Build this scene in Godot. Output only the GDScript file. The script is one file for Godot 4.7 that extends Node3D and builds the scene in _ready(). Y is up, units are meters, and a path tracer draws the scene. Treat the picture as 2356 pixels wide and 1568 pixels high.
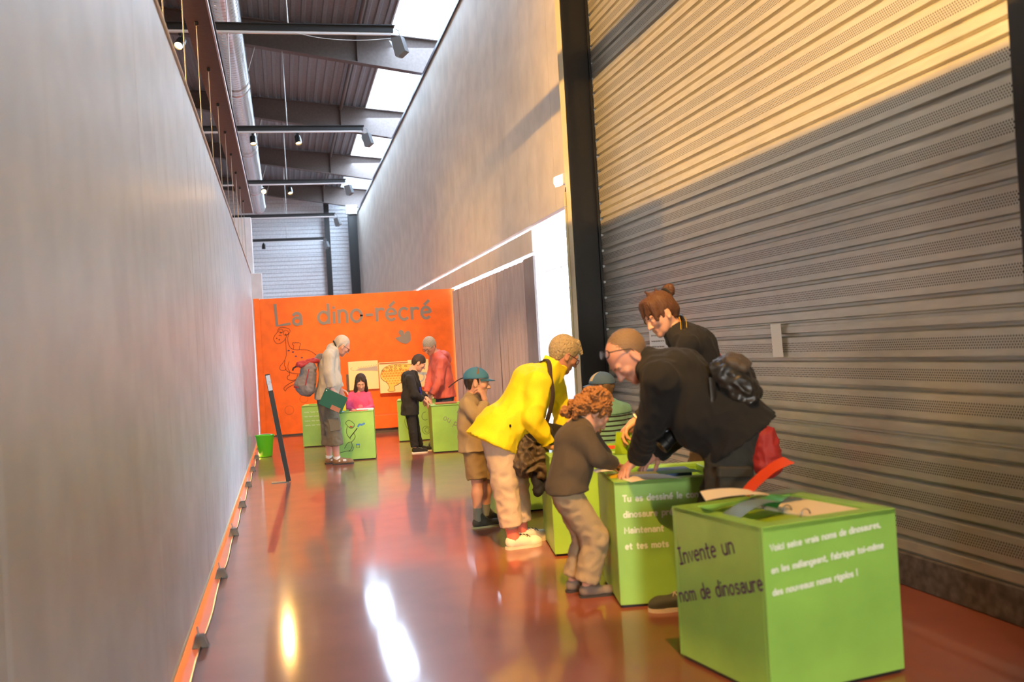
extends Node3D
# A long exhibition hall: grey partition on one side, galvanised perforated cladding on the other, an orange
# banner wall at the end, lime green play cubes and ten visitors bending over them.

var counts := {}
var M := {}
var rng := RandomNumberGenerator.new()
var prof := PackedStringArray()


# ---------------------------------------------------------------- mesh helper
class MB:
	var v := PackedVector3Array()
	var n := PackedVector3Array()
	var uv := PackedVector2Array()
	var c := PackedColorArray()
	var ix := PackedInt32Array()
	var use_color := false

	func vert(p: Vector3, nn: Vector3, t: Vector2 = Vector2.ZERO) -> int:
		v.append(p)
		n.append(nn)
		uv.append(t)
		return v.size() - 1

	func tri_i(a: int, b: int, d: int) -> void:
		# corners given counter-clockwise as seen from outside; Godot's front faces run clockwise
		ix.append(a)
		ix.append(d)
		ix.append(b)

	func tri(a: Vector3, b: Vector3, d: Vector3) -> void:
		var nn := (b - a).cross(d - a).normalized()
		tri_i(vert(a, nn), vert(b, nn), vert(d, nn))

	func quad(a: Vector3, b: Vector3, d: Vector3, e: Vector3, ta := Vector2(0, 1), tb := Vector2(1, 1), td := Vector2(1, 0), te := Vector2(0, 0)) -> void:
		var nn := (b - a).cross(e - a).normalized()
		if nn.length() < 0.5:
			nn = (d - b).cross(a - b).normalized()
		var i := vert(a, nn, ta)
		vert(b, nn, tb)
		vert(d, nn, td)
		vert(e, nn, te)
		tri_i(i, i + 1, i + 2)
		tri_i(i, i + 2, i + 3)

	func box(at: Vector3, size: Vector3, basis := Basis(), bevel := 0.0) -> MB:
		var h := size * 0.5
		var b := minf(bevel, minf(h.x, minf(h.y, h.z)) * 0.9)
		var ax := [Vector3.RIGHT, Vector3.UP, Vector3.BACK]
		for i in 3:
			for s in [-1.0, 1.0]:
				var j := (i + 1) % 3
				var k := (i + 2) % 3
				var u: Vector3 = ax[j] * (h[j] - b)
				var w: Vector3 = ax[k] * (h[k] - b)
				var o: Vector3 = ax[i] * (h[i] * s)
				var q := [o - u - w, o + u - w, o + u + w, o - u + w]
				if s < 0:
					q.reverse()
				quad(at + basis * q[0], at + basis * q[1], at + basis * q[2], at + basis * q[3])
		if b > 0.0:
			for i in 3:
				var j := (i + 1) % 3
				var k := (i + 2) % 3
				for sj in [-1.0, 1.0]:
					for sk in [-1.0, 1.0]:
						var l: Vector3 = ax[i] * (h[i] - b)
						var p1: Vector3 = ax[j] * (h[j] * sj) + ax[k] * ((h[k] - b) * sk)
						var p2: Vector3 = ax[j] * ((h[j] - b) * sj) + ax[k] * (h[k] * sk)
						var q := [p1 - l, p1 + l, p2 + l, p2 - l]
						var out: Vector3 = ax[j] * sj + ax[k] * sk
						if (q[1] - q[0]).cross(q[3] - q[0]).dot(out) < 0:
							q.reverse()
						quad(at + basis * q[0], at + basis * q[1], at + basis * q[2], at + basis * q[3])
			for sx in [-1.0, 1.0]:
				for sy in [-1.0, 1.0]:
					for sz in [-1.0, 1.0]:
						var e := Vector3(sx, sy, sz)
						var p := [e * h - Vector3(0, sy, sz) * b, e * h - Vector3(sx, 0, sz) * b, e * h - Vector3(sx, sy, 0) * b]
						if (p[1] - p[0]).cross(p[2] - p[0]).dot(e) < 0:
							p.reverse()
						tri(at + basis * p[0], at + basis * p[1], at + basis * p[2])
		return self

	func span(lo: Vector3, hi: Vector3, bevel := 0.0) -> MB:
		return box((lo + hi) * 0.5, (hi - lo).abs(), Basis(), bevel)

	# tube along points with one radius or one per point; sq squashes it across its second axis
	func tube(pts: Array, radius, seg := 8, flat_dir := Vector3.ZERO, sq := 1.0, caps := true) -> MB:
		var rings := []
		var up := Vector3.UP if flat_dir == Vector3.ZERO else flat_dir
		var prev := Vector3.ZERO
		for i in pts.size():
			var a: Vector3 = pts[maxi(i - 1, 0)]
			var b: Vector3 = pts[mini(i + 1, pts.size() - 1)]
			var t := (b - a).normalized()
			var s := Vector3.ZERO
			if flat_dir != Vector3.ZERO or prev == Vector3.ZERO:
				s = t.cross(up)
				if s.length() < 0.05:
					s = t.cross(Vector3(0.3, 0.1, 1))
			else:
				s = prev - t * prev.dot(t)
			s = s.normalized()
			prev = s
			var w := t.cross(s).normalized()
			var r: float = radius[i] if radius is Array or radius is PackedFloat32Array else radius
			var ring := []
			for k in seg:
				var g := TAU * k / seg
				var off := s * (cos(g) * r) + w * (sin(g) * r * sq)
				ring.append(vert(pts[i] + off, (s * cos(g) * sq + w * sin(g)).normalized(), Vector2(float(k) / seg, i)))
			rings.append(ring)
		for i in pts.size() - 1:
			for k in seg:
				var k2 := (k + 1) % seg
				tri_i(rings[i][k], rings[i][k2], rings[i + 1][k2])
				tri_i(rings[i][k], rings[i + 1][k2], rings[i + 1][k])
		if caps:
			for e in [0, pts.size() - 1]:
				var q: Vector3 = pts[1] - pts[0] if e == 0 else pts[e - 1] - pts[e]
				var nn := -q.normalized()
				var cc := vert(pts[e], nn)
				var first := v.size()
				for k in seg:
					vert(v[rings[e][k]], nn)
				for k in seg:
					if e == 0:
						tri_i(cc, first + (k + 1) % seg, first + k)
					else:
						tri_i(cc, first + k, first + (k + 1) % seg)
		return self

	# profile of (radius, height) turned round the y axis of the transform
	func lathe(prof_pts: Array, seg := 24, xf := Transform3D()) -> MB:
		for i in prof_pts.size() - 1:
			var p: Vector2 = prof_pts[i]
			var q: Vector2 = prof_pts[i + 1]
			var d := q - p
			var nn2 := Vector2(d.y, -d.x).normalized()
			var first := v.size()
			for k in seg + 1:
				var g := TAU * k / seg
				var dir := Vector3(cos(g), 0, -sin(g))
				var nn := xf.basis * (dir * nn2.x + Vector3.UP * nn2.y)
				vert(xf * (dir * p.x + Vector3.UP * p.y), nn.normalized(), Vector2(float(k) / seg, i))
				vert(xf * (dir * q.x + Vector3.UP * q.y), nn.normalized(), Vector2(float(k) / seg, i + 1))
			for k in seg:
				var a := first + k * 2
				tri_i(a, a + 2, a + 3)
				tri_i(a, a + 3, a + 1)
		return self

	# closed polygon (counter-clockwise in x,y of the transform) with thickness along its z
	func prism(poly: PackedVector2Array, depth: float, xf := Transform3D()) -> MB:
		var area := 0.0
		for i in poly.size():
			var p := poly[i]
			var q := poly[(i + 1) % poly.size()]
			area += p.x * q.y - q.x * p.y
		if area < 0:
			poly = poly.duplicate()
			poly.reverse()
		var t := Geometry2D.triangulate_polygon(poly)
		for k in range(0, t.size(), 3):
			var a := Vector3(poly[t[k]].x, poly[t[k]].y, 0)
			var b := Vector3(poly[t[k + 1]].x, poly[t[k + 1]].y, 0)
			var d := Vector3(poly[t[k + 2]].x, poly[t[k + 2]].y, 0)
			if (b - a).cross(d - a).z < 0:
				var s := b
				b = d
				d = s
			var z := Vector3(0, 0, depth * 0.5)
			tri(xf * (a + z), xf * (b + z), xf * (d + z))
			tri(xf * (a - z), xf * (d - z), xf * (b - z))
		for i in poly.size():
			var p := poly[i]
			var q := poly[(i + 1) % poly.size()]
			quad(xf * Vector3(p.x, p.y, -depth * 0.5), xf * Vector3(q.x, q.y, -depth * 0.5), xf * Vector3(q.x, q.y, depth * 0.5), xf * Vector3(p.x, p.y, depth * 0.5))
		return self

	# ink stroke: a thin flat strip along 2D points, in the x,y plane of the transform
	func stroke(pts: Array, width: float, xf: Transform3D, closed := false) -> MB:
		var m := pts.size()
		if m < 2:
			return self
		var nn := xf.basis.z.normalized()
		var first := v.size()
		for i in m:
			var a: Vector2 = pts[(i - 1 + m) % m] if closed else pts[maxi(i - 1, 0)]
			var b: Vector2 = pts[(i + 1) % m] if closed else pts[mini(i + 1, m - 1)]
			var t := (b - a).normalized()
			var s := Vector2(-t.y, t.x) * width * 0.5
			var p: Vector2 = pts[i]
			if not closed and i == 0:
				p -= t * width * 0.3
			if not closed and i == m - 1:
				p += t * width * 0.3
			vert(xf * Vector3(p.x + s.x, p.y + s.y, 0), nn)
			vert(xf * Vector3(p.x - s.x, p.y - s.y, 0), nn)
		for i in (m if closed else m - 1):
			var a := first + i * 2
			var b := first + ((i + 1) % m) * 2
			tri_i(a, a + 1, b + 1)
			tri_i(a, b + 1, b)
		return self

	func mesh() -> ArrayMesh:
		var arr := []
		arr.resize(Mesh.ARRAY_MAX)
		arr[Mesh.ARRAY_VERTEX] = v
		arr[Mesh.ARRAY_NORMAL] = n
		if uv.size() == v.size():
			arr[Mesh.ARRAY_TEX_UV] = uv
		if use_color and c.size() == v.size():
			arr[Mesh.ARRAY_COLOR] = c
		arr[Mesh.ARRAY_INDEX] = ix
		var m := ArrayMesh.new()
		m.add_surface_from_arrays(Mesh.PRIMITIVE_TRIANGLES, arr)
		return m


# ---------------------------------------------------------------- scene helpers
func numbered(called: String) -> String:
	var k: int = counts.get(called, 0)
	counts[called] = k + 1
	return called if k == 0 else "%s_%03d" % [called, k]


func tag(o: Node, label := "", category := "", group := "", kind := "") -> Node:
	for p in [["label", label], ["category", category], ["group", group], ["kind", kind]]:
		if p[1] != "":
			o.set_meta(p[0], p[1])
	return o


func put(called: String, mb, mat: Material, parent: Node = null) -> MeshInstance3D:
	var o := MeshInstance3D.new()
	o.mesh = mb.mesh() if mb is MB else mb
	o.material_override = null
	for i in o.mesh.get_surface_count():
		o.set_surface_override_material(i, mat)
	o.cast_shadow = GeometryInstance3D.SHADOW_CASTING_SETTING_ON
	if parent == null:
		o.name = numbered(called)
		add_child(o)
	else:
		o.name = called
		parent.add_child(o, true)
	return o


func thing(called: String, label: String, category: String, at := Vector3.ZERO, turn := 0.0, group := "") -> Node3D:
	var o := Node3D.new()
	o.name = numbered(called)
	add_child(o)
	o.position = at
	o.rotation.y = turn
	tag(o, label, category, group)
	return o


func struct(called: String, label: String, mb = null, mat: Material = null) -> Node3D:
	var o: Node3D
	if mb == null:
		o = Node3D.new()
		o.name = numbered(called)
		add_child(o)
	else:
		o = put(called, mb, mat)
	return tag(o, label, "", "", "structure")


func lin(r: float, g: float, b: float) -> Color:
	return Color(r, g, b).linear_to_srgb()


func mat(called: String, col: Color, rough := 0.7, metal := 0.0) -> StandardMaterial3D:
	var m := StandardMaterial3D.new()
	m.resource_name = called
	m.albedo_color = col
	m.roughness = rough
	m.metallic = metal
	m.cull_mode = BaseMaterial3D.CULL_DISABLED
	M[called] = m
	return m


func noise_tex(freq: float, lo: float, hi: float, sd: int, size := 256, normal := false, kind := FastNoiseLite.TYPE_SIMPLEX_SMOOTH, oct := 4) -> NoiseTexture2D:
	var nz := FastNoiseLite.new()
	nz.noise_type = kind
	nz.frequency = freq
	nz.seed = sd
	nz.fractal_octaves = oct
	var t := NoiseTexture2D.new()
	t.noise = nz
	t.width = size
	t.height = size
	t.seamless = true
	if normal:
		t.as_normal_map = true
		t.bump_strength = hi
	else:
		var g := Gradient.new()
		g.set_color(0, Color(lo, lo, lo))
		g.set_color(1, Color(hi, hi, hi))
		t.color_ramp = g
	return t


func tri_tex(m: StandardMaterial3D, albedo: Texture2D, scale: Vector3, rough: Texture2D = null, normal: Texture2D = null, nscale := 0.5) -> StandardMaterial3D:
	m.uv1_triplanar = true
	m.uv1_world_triplanar = true
	m.uv1_scale = scale
	if albedo:
		m.albedo_texture = albedo
	if rough:
		m.roughness_texture = rough
		m.roughness_texture_channel = BaseMaterial3D.TEXTURE_CHANNEL_RED
	if normal:
		m.normal_enabled = true
		m.normal_texture = normal
		m.normal_scale = nscale
	return m


func glow(called: String, col: Color, energy: float) -> StandardMaterial3D:
	var m := mat(called, Color(0.9, 0.9, 0.88), 0.4)
	m.emission_enabled = true
	m.emission = col
	m.emission_energy_multiplier = energy
	return m


func smooth_line(p: Array, per := 6, closed := false) -> Array:
	# Catmull-Rom through 2D points
	var out := []
	var m := p.size()
	for i in (m if closed else m - 1):
		var a: Vector2 = p[(i - 1 + m) % m] if closed else p[maxi(i - 1, 0)]
		var b: Vector2 = p[i]
		var d: Vector2 = p[(i + 1) % m]
		var e: Vector2 = p[(i + 2) % m] if closed else p[mini(i + 2, m - 1)]
		for k in per:
			out.append(b.cubic_interpolate(d, a, e, float(k) / per))
	if not closed:
		out.append(p[m - 1])
	return out


func curve3(p: Array, per := 6) -> Array:
	var out := []
	for i in p.size() - 1:
		var a: Vector3 = p[maxi(i - 1, 0)]
		var b: Vector3 = p[i]
		var d: Vector3 = p[i + 1]
		var e: Vector3 = p[mini(i + 2, p.size() - 1)]
		for k in per:
			out.append(b.cubic_interpolate(d, a, e, float(k) / per))
	out.append(p[p.size() - 1])
	return out


func pts2(flat: Array) -> Array:
	var out := []
	for i in range(0, flat.size(), 2):
		out.append(Vector2(flat[i], flat[i + 1]))
	return out


func aim(from: Vector3, to: Vector3) -> Basis:
	var up := Vector3.UP if absf((to - from).normalized().y) < 0.98 else Vector3.RIGHT
	return Basis.looking_at(to - from, up)

# ---------------------------------------------------------------- building
const LW := -0.51       # face of the grey partition
const RW := 2.95        # face of the cladding and of the pale wall
const FAR := -38.9
const BACK := 5.6
const FACADE := 4.9


func roof_y(x: float) -> float:
	return 8.0 - 0.107 * (x + 0.43)


func beam_y(x: float) -> float:
	return 7.45 - 0.16 * (x + 0.4)


func set_camera_and_light() -> void:
	var cam := Camera3D.new()
	cam.name = "camera"
	add_child(cam)
	cam.position = Vector3(0, 1.29, 0)
	cam.rotation_order = EULER_ORDER_YXZ
	cam.rotation_degrees = Vector3(0.42, -12.86, -3.3)
	var at := CameraAttributesPhysical.new()
	at.frustum_focal_length = 35.0
	at.frustum_focus_distance = 9.5
	at.exposure_aperture = 2.2
	at.frustum_near = 0.05
	at.frustum_far = 400.0
	cam.attributes = at
	cam.keep_aspect = Camera3D.KEEP_HEIGHT
	cam.fov = 37.8
	cam.current = true

	var e := Environment.new()
	e.background_mode = Environment.BG_SKY
	var sm := ProceduralSkyMaterial.new()
	sm.sky_top_color = Color(0.80, 0.89, 1.0)
	sm.sky_horizon_color = Color(0.92, 0.96, 1.0)
	sm.ground_horizon_color = Color(0.80, 0.80, 0.78)
	sm.ground_bottom_color = Color(0.62, 0.62, 0.60)
	sm.sun_angle_max = 1.0
	var sky := Sky.new()
	sky.sky_material = sm
	e.sky = sky
	e.background_energy_multiplier = 7.0
	e.tonemap_mode = Environment.TONE_MAPPER_LINEAR
	e.tonemap_exposure = 2.0
	e.sdfgi_enabled = true
	e.ssao_enabled = true
	e.ssil_enabled = true
	var we := WorldEnvironment.new()
	we.name = "environment"
	we.environment = e
	add_child(we)

	# daylight that comes in through the skylight strip, one light under each bay of glazing
	for k in 4:
		var l := AreaLight3D.new()
		l.name = "skylight_daylight"
		add_child(l, true)
		l.position = Vector3(3.42, 7.42, -12.9 - 7.0 * k)
		l.rotation_degrees = Vector3(-90, 0, 0)
		l.area_size = Vector2(2.1, 6.4)
		l.area_normalize_energy = true
		l.light_color = Color(0.80, 0.90, 1.0)
		l.light_energy = [17.0, 25.0, 32.0, 50.0][k]
		l.area_range = 60.0
		l.shadow_enabled = true
	# daylight of an unseen entrance behind the camera, placed to light the cube fronts
	var w := AreaLight3D.new()
	w.name = "unseen_entrance_daylight"
	add_child(w)
	w.position = Vector3(0.1, 1.95, BACK - 0.12)
	w.rotation_degrees = Vector3(0, 0, 0)
	w.area_size = Vector2(0.8, 1.3)
	w.light_color = Color(1.0, 0.985, 0.95)
	w.light_energy = 22.0
	w.area_range = 60.0
	w.shadow_enabled = true


func make_materials() -> void:
	var fine := noise_tex(0.05, 0.86, 1.0, 3)
	var soft := noise_tex(0.012, 0.9, 1.0, 4)
	var rough_n := noise_tex(0.02, 0.55, 1.0, 5)
	var cloth_n := noise_tex(0.25, 0, 3.0, 6, 256, true)
	var floor_c := noise_tex(0.012, 0.90, 1.0, 11, 512)
	var floor_r := noise_tex(0.012, 0.75, 1.0, 12, 512)
	var m := mat("floor_resin", lin(0.31, 0.088, 0.052), 0.36)
	tri_tex(m, floor_c, Vector3(0.4, 0.4, 0.4))
	m.clearcoat_enabled = true
	m.metallic_specular = 0.22
	m.clearcoat = 0.75
	m.clearcoat_roughness = 0.075
	m = mat("partition_grey", lin(0.54, 0.56, 0.58), 0.42)
	tri_tex(m, soft, Vector3(0.7, 0.7, 0.7))
	m = mat("pale_panel", lin(0.78, 0.71, 0.61), 0.6)
	tri_tex(m, soft, Vector3(0.5, 0.5, 0.5))
	tri_tex(mat("white_paint", lin(0.78, 0.78, 0.76), 0.55), soft, Vector3(0.6, 0.6, 0.6))
	tri_tex(mat("galvanised", lin(0.60, 0.585, 0.51), 0.40, 0.6), noise_tex(0.03, 0.92, 1.0, 31), Vector3(0.5, 2.5, 0.5))
	# perforated strip of the same sheet: staggered punched holes
	var im := Image.create(64, 256, false, Image.FORMAT_RGBA8)
	im.fill(Color(1, 1, 1))
	for row in 5:
		for rep in [-1, 0, 1]:
			var cx: float = 32.0 + 64.0 * rep + (32.0 if row % 2 else 0.0)
			var cy := 256.0 * (row + 0.5) / 5.0
			for y in range(int(cy) - 22, int(cy) + 23):
				for x in 64:
					var dx: float = (x + 0.5 - cx) / 17.0
					var dy: float = (y + 0.5 - cy) / 19.0
					if y >= 0 and y < 256 and pow(absf(dx), 3) + pow(absf(dy), 3) < 1.0:
						im.set_pixel(x, y, Color(0.16, 0.14, 0.12))
	var perf := mat("perforated", lin(0.60, 0.585, 0.51), 0.40, 0.6)
	perf.albedo_texture = ImageTexture.create_from_image(im)
	tri_tex(mat("far_cladding", lin(0.80, 0.83, 0.86), 0.45, 0.1), fine, Vector3(1, 1, 1))
	tri_tex(mat("roof_deck", lin(0.23, 0.25, 0.265), 0.5, 0.1), fine, Vector3(0.8, 0.8, 0.8))
	tri_tex(mat("beam_brown", lin(0.115, 0.088, 0.078), 0.55, 0.1), fine, Vector3(1, 1, 1))
	tri_tex(mat("black_steel", lin(0.012, 0.011, 0.010), 0.5, 0.1), fine, Vector3(1, 1, 1))
	tri_tex(mat("plinth_concrete", lin(0.16, 0.13, 0.11), 0.8), noise_tex(0.04, 0.55, 1.0, 14), Vector3(1.2, 1.2, 1.2))
	mat("dark_hall", lin(0.22, 0.21, 0.20), 0.85)
	var duct_n := noise_tex(0.03, 0.7, 1.0, 9)
	tri_tex(mat("duct_steel", lin(0.62, 0.62, 0.62), 0.26, 0.9), null, Vector3(1, 1, 1), duct_n)
	mat("track_dark", lin(0.035, 0.036, 0.038), 0.4, 0.3)
	mat("track_white", lin(0.75, 0.75, 0.75), 0.4)
	mat("spot_black", lin(0.012, 0.012, 0.012), 0.3, 0.2)
	mat("flood_grey", lin(0.17, 0.18, 0.19), 0.4, 0.2)
	mat("wire", lin(0.42, 0.40, 0.38), 0.4, 0.6)
	mat("alu", lin(0.5, 0.5, 0.5), 0.35, 0.7)
	mat("dark_rail", lin(0.05, 0.05, 0.07), 0.4, 0.4)
	mat("hem_cream", lin(0.62, 0.56, 0.36), 0.6)
	var g := mat("glass", Color(0.9, 0.95, 1.0, 0.06), 0.02)
	g.transparency = BaseMaterial3D.TRANSPARENCY_ALPHA
	tri_tex(mat("orange_fabric", lin(0.84, 0.150, 0.006), 0.65), noise_tex(0.02, 0.9, 1.0, 21), Vector3(0.8, 0.8, 0.8), null, cloth_n, 0.15)
	mat("letter_grey", lin(0.20, 0.18, 0.165), 0.7)
	mat("ink_black", lin(0.02, 0.015, 0.01), 0.7)
	mat("ink_violet", lin(0.10, 0.04, 0.10), 0.7)
	mat("print_white", lin(0.72, 0.80, 0.66), 0.6)
	tri_tex(mat("curtain", lin(0.40, 0.295, 0.245), 0.85), soft, Vector3(1.5, 0.5, 1.5), null, cloth_n, 0.3)
	M.curtain.backlight_enabled = true
	M.curtain.backlight = lin(0.25, 0.2, 0.17)
	tri_tex(mat("curtain_grey", lin(0.42, 0.36, 0.33), 0.8), soft, Vector3(1, 0.5, 1))
	tri_tex(mat("lime", lin(0.30, 0.59, 0.10), 0.38), soft, Vector3(1, 1, 1))
	mat("lime_edge", lin(0.25, 0.36, 0.03), 0.5)
	mat("skid_black", lin(0.01, 0.01, 0.01), 0.6)
	M["cloth_n"] = cloth_n
	M["fine_n"] = fine


# sheet profile given as (depth, height) pairs, extruded along an axis
func profile_sheet(mb: MB, prof_pts: Array, origin: Vector3, out: Vector3, up: Vector3, along: Vector3, length: float, uscale := 1.0) -> void:
	for i in prof_pts.size() - 1:
		var p: Vector2 = prof_pts[i]
		var q: Vector2 = prof_pts[i + 1]
		var a := origin + out * p.x + up * p.y
		var b := origin + out * q.x + up * q.y
		var l := along * length
		var u := length * uscale
		mb.quad(a, a + l, b + l, b, Vector2(0, 1), Vector2(u, 1), Vector2(u, 0), Vector2(0, 0))


func build_shell() -> void:
	struct("floor", "glossy red brown resin floor of the hall", MB.new().span(Vector3(-7.6, -0.2, FAR - 0.3), Vector3(FACADE + 0.3, 0, BACK + 0.3)), M.floor_resin)
	struct("wall_back", "dark wall at the entrance end of the hall", MB.new() \
		.span(Vector3(-7.6, 0, BACK), Vector3(-0.4, 9.0, BACK + 0.25)) \
		.span(Vector3(0.6, 0, BACK), Vector3(RW + 0.3, 9.0, BACK + 0.25)) \
		.span(Vector3(-0.4, 2.7, BACK), Vector3(0.6, 9.0, BACK + 0.25)), M.dark_hall)
	var d := struct("unseen_door_1", "unseen glazed entrance door at the end of the hall")  # out of view, opening for the daylight on the cube fronts
	put("pane", MB.new().span(Vector3(-0.34, 0.05, BACK + 0.1), Vector3(0.54, 2.64, BACK + 0.11)), M.glass, d)
	for x in [-0.37, 0.57]:
		put("frame_post", MB.new().span(Vector3(x - 0.03, 0, BACK + 0.06), Vector3(x + 0.03, 2.7, BACK + 0.16)), M.black_steel, d)
	put("frame_head", MB.new().span(Vector3(-0.4, 2.64, BACK + 0.06), Vector3(0.6, 2.7, BACK + 0.16)), M.black_steel, d)
	struct("wall_left", "dark outer wall of the hall beyond the grey partition", MB.new().span(Vector3(-7.6, 0, FAR), Vector3(-7.35, 9.2, BACK)), M.dark_hall)

	# roof deck: ribbed steel sheets a metre wide running the length of the hall
	var roof := struct("roof", "ribbed metal roof deck above the hall")
	var rib := [Vector2(0, 0), Vector2(0, 0.05), Vector2(0.035, 0.07), Vector2(0.035, 0.13), Vector2(0, 0.15), Vector2(0, 0.2)]
	for k in 10:
		var x0 := -7.45 + 0.98 * k
		var x1 := minf(x0 + 0.98, 2.35)
		var mb := MB.new()
		var slope := Vector3(1, -0.107, 0).normalized()
		var nn := Vector3(0.107, 1, 0).normalized()
		var pr := []
		for r in 5:
			var w := (x1 - x0) / 5.0
			for p in rib:
				if r > 0 and p.y == 0:
					continue
				pr.append(Vector2(-p.x + 0.035, p.y / 0.2 * w + r * w))
		profile_sheet(mb, pr, Vector3(x0, roof_y(x0) - 0.02, BACK), nn, slope, Vector3(0, 0, -1), BACK - FAR, 1.0)
		put("deck_sheet", mb, M.roof_deck, roof)
	var top := PackedVector2Array([Vector2(-7.6, roof_y(-7.6) + 0.05), Vector2(2.35, roof_y(2.35) + 0.05), Vector2(2.35, roof_y(2.35) + 0.25), Vector2(-7.6, roof_y(-7.6) + 0.25)])
	put("roof_slab", MB.new().prism(top, BACK - FAR + 0.5, Transform3D(Basis(), Vector3(0, 0, (BACK + FAR) / 2))), M.dark_hall, roof)
	var eave := PackedVector2Array([Vector2(4.6, roof_y(4.6) + 0.02), Vector2(5.3, roof_y(5.3) + 0.02), Vector2(5.3, roof_y(5.3) + 0.2), Vector2(4.6, roof_y(4.6) + 0.2)])
	put("eave", MB.new().prism(eave, BACK - FAR + 0.5, Transform3D(Basis(), Vector3(0, 0, (BACK + FAR) / 2))), M.dark_hall, roof)
	# skylight strip: flat panes laid between the deck and the eave
	var sky := struct("window_1", "long skylight strip of flat glazed panes along the eave")
	var near := PackedVector2Array([Vector2(2.35, roof_y(2.35)), Vector2(4.7, roof_y(4.7)), Vector2(4.7, roof_y(4.7) + 0.2), Vector2(2.35, roof_y(2.35) + 0.2)])
	put("unseen_closed_bay", MB.new().prism(near, BACK + 9.4, Transform3D(Basis(), Vector3(0, 0, (BACK - 9.4) / 2))), M.roof_deck, roof)  # unseen roof bay without panes, keeps skylight off the near walls
	for k in 10:
		var z0 := -9.4 - 3.2 * k
		var z1 := maxf(z0 - 3.2, FAR)
		for c in 2:
			var xa := 2.35 + 1.125 * c
			var xb := xa + 1.125
			var q := PackedVector2Array([Vector2(xa + 0.01, roof_y(xa)), Vector2(xb - 0.01, roof_y(xb)), Vector2(xb - 0.01, roof_y(xb) + 0.012), Vector2(xa + 0.01, roof_y(xa) + 0.012)])
			put("pane", MB.new().prism(q, z0 - z1 - 0.03, Transform3D(Basis(), Vector3(0, 0, (z0 + z1) / 2))), M.glass, sky)
	for c in 3:
		var xa := 2.35 + 1.125 * c
		put("glazing_bar", MB.new().span(Vector3(xa - 0.015, roof_y(xa) - 0.03, FAR), Vector3(xa + 0.015, roof_y(xa) + 0.03, -9.4)), M.alu, sky)

	# rafters every six metres: web, two flanges, a stiffener
	var zs := [4.2, -1.8, -7.8, -13.8, -19.8, -25.7, -31.7, -37.6]
	for z in zs:
		var b := struct("roof_beam", "brown steel rafter crossing the roof")
		var xa := -7.4
		var xb := 4.7
		var web := PackedVector2Array([Vector2(xa, beam_y(xa)), Vector2(xb, beam_y(xb)), Vector2(xb, roof_y(xb) - 0.06), Vector2(xa, roof_y(xa) - 0.06)])
		put("web", MB.new().prism(web, 0.016, Transform3D(Basis(), Vector3(0, 0, z))), M.beam_brown, b)
		var fl := PackedVector2Array([Vector2(xa, beam_y(xa) - 0.02), Vector2(xb, beam_y(xb) - 0.02), Vector2(xb, beam_y(xb)), Vector2(xa, beam_y(xa))])
		put("flange", MB.new().prism(fl, 0.2, Transform3D(Basis(), Vector3(0, 0, z))), M.beam_brown, b)
		var ft := PackedVector2Array([Vector2(xa, roof_y(xa) - 0.06), Vector2(xb, roof_y(xb) - 0.06), Vector2(xb, roof_y(xb) - 0.04), Vector2(xa, roof_y(xa) - 0.04)])
		put("flange", MB.new().prism(ft, 0.2, Transform3D(Basis(), Vector3(0, 0, z))), M.beam_brown, b)
		for x in [-5.5, -3.0, 1.72]:
			put("stiffener", MB.new().span(Vector3(x - 0.012, beam_y(x), z - 0.09), Vector3(x + 0.012, roof_y(x) - 0.06, z + 0.09)), M.beam_brown, b)
	for x in [-4.6, -2.2, 1.72]:
		struct("roof_purlin", "round brown purlin under the roof deck", MB.new().tube([Vector3(x, roof_y(x) - 0.11, BACK), Vector3(x, roof_y(x) - 0.11, FAR)], 0.045, 8), M.beam_brown)


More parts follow.
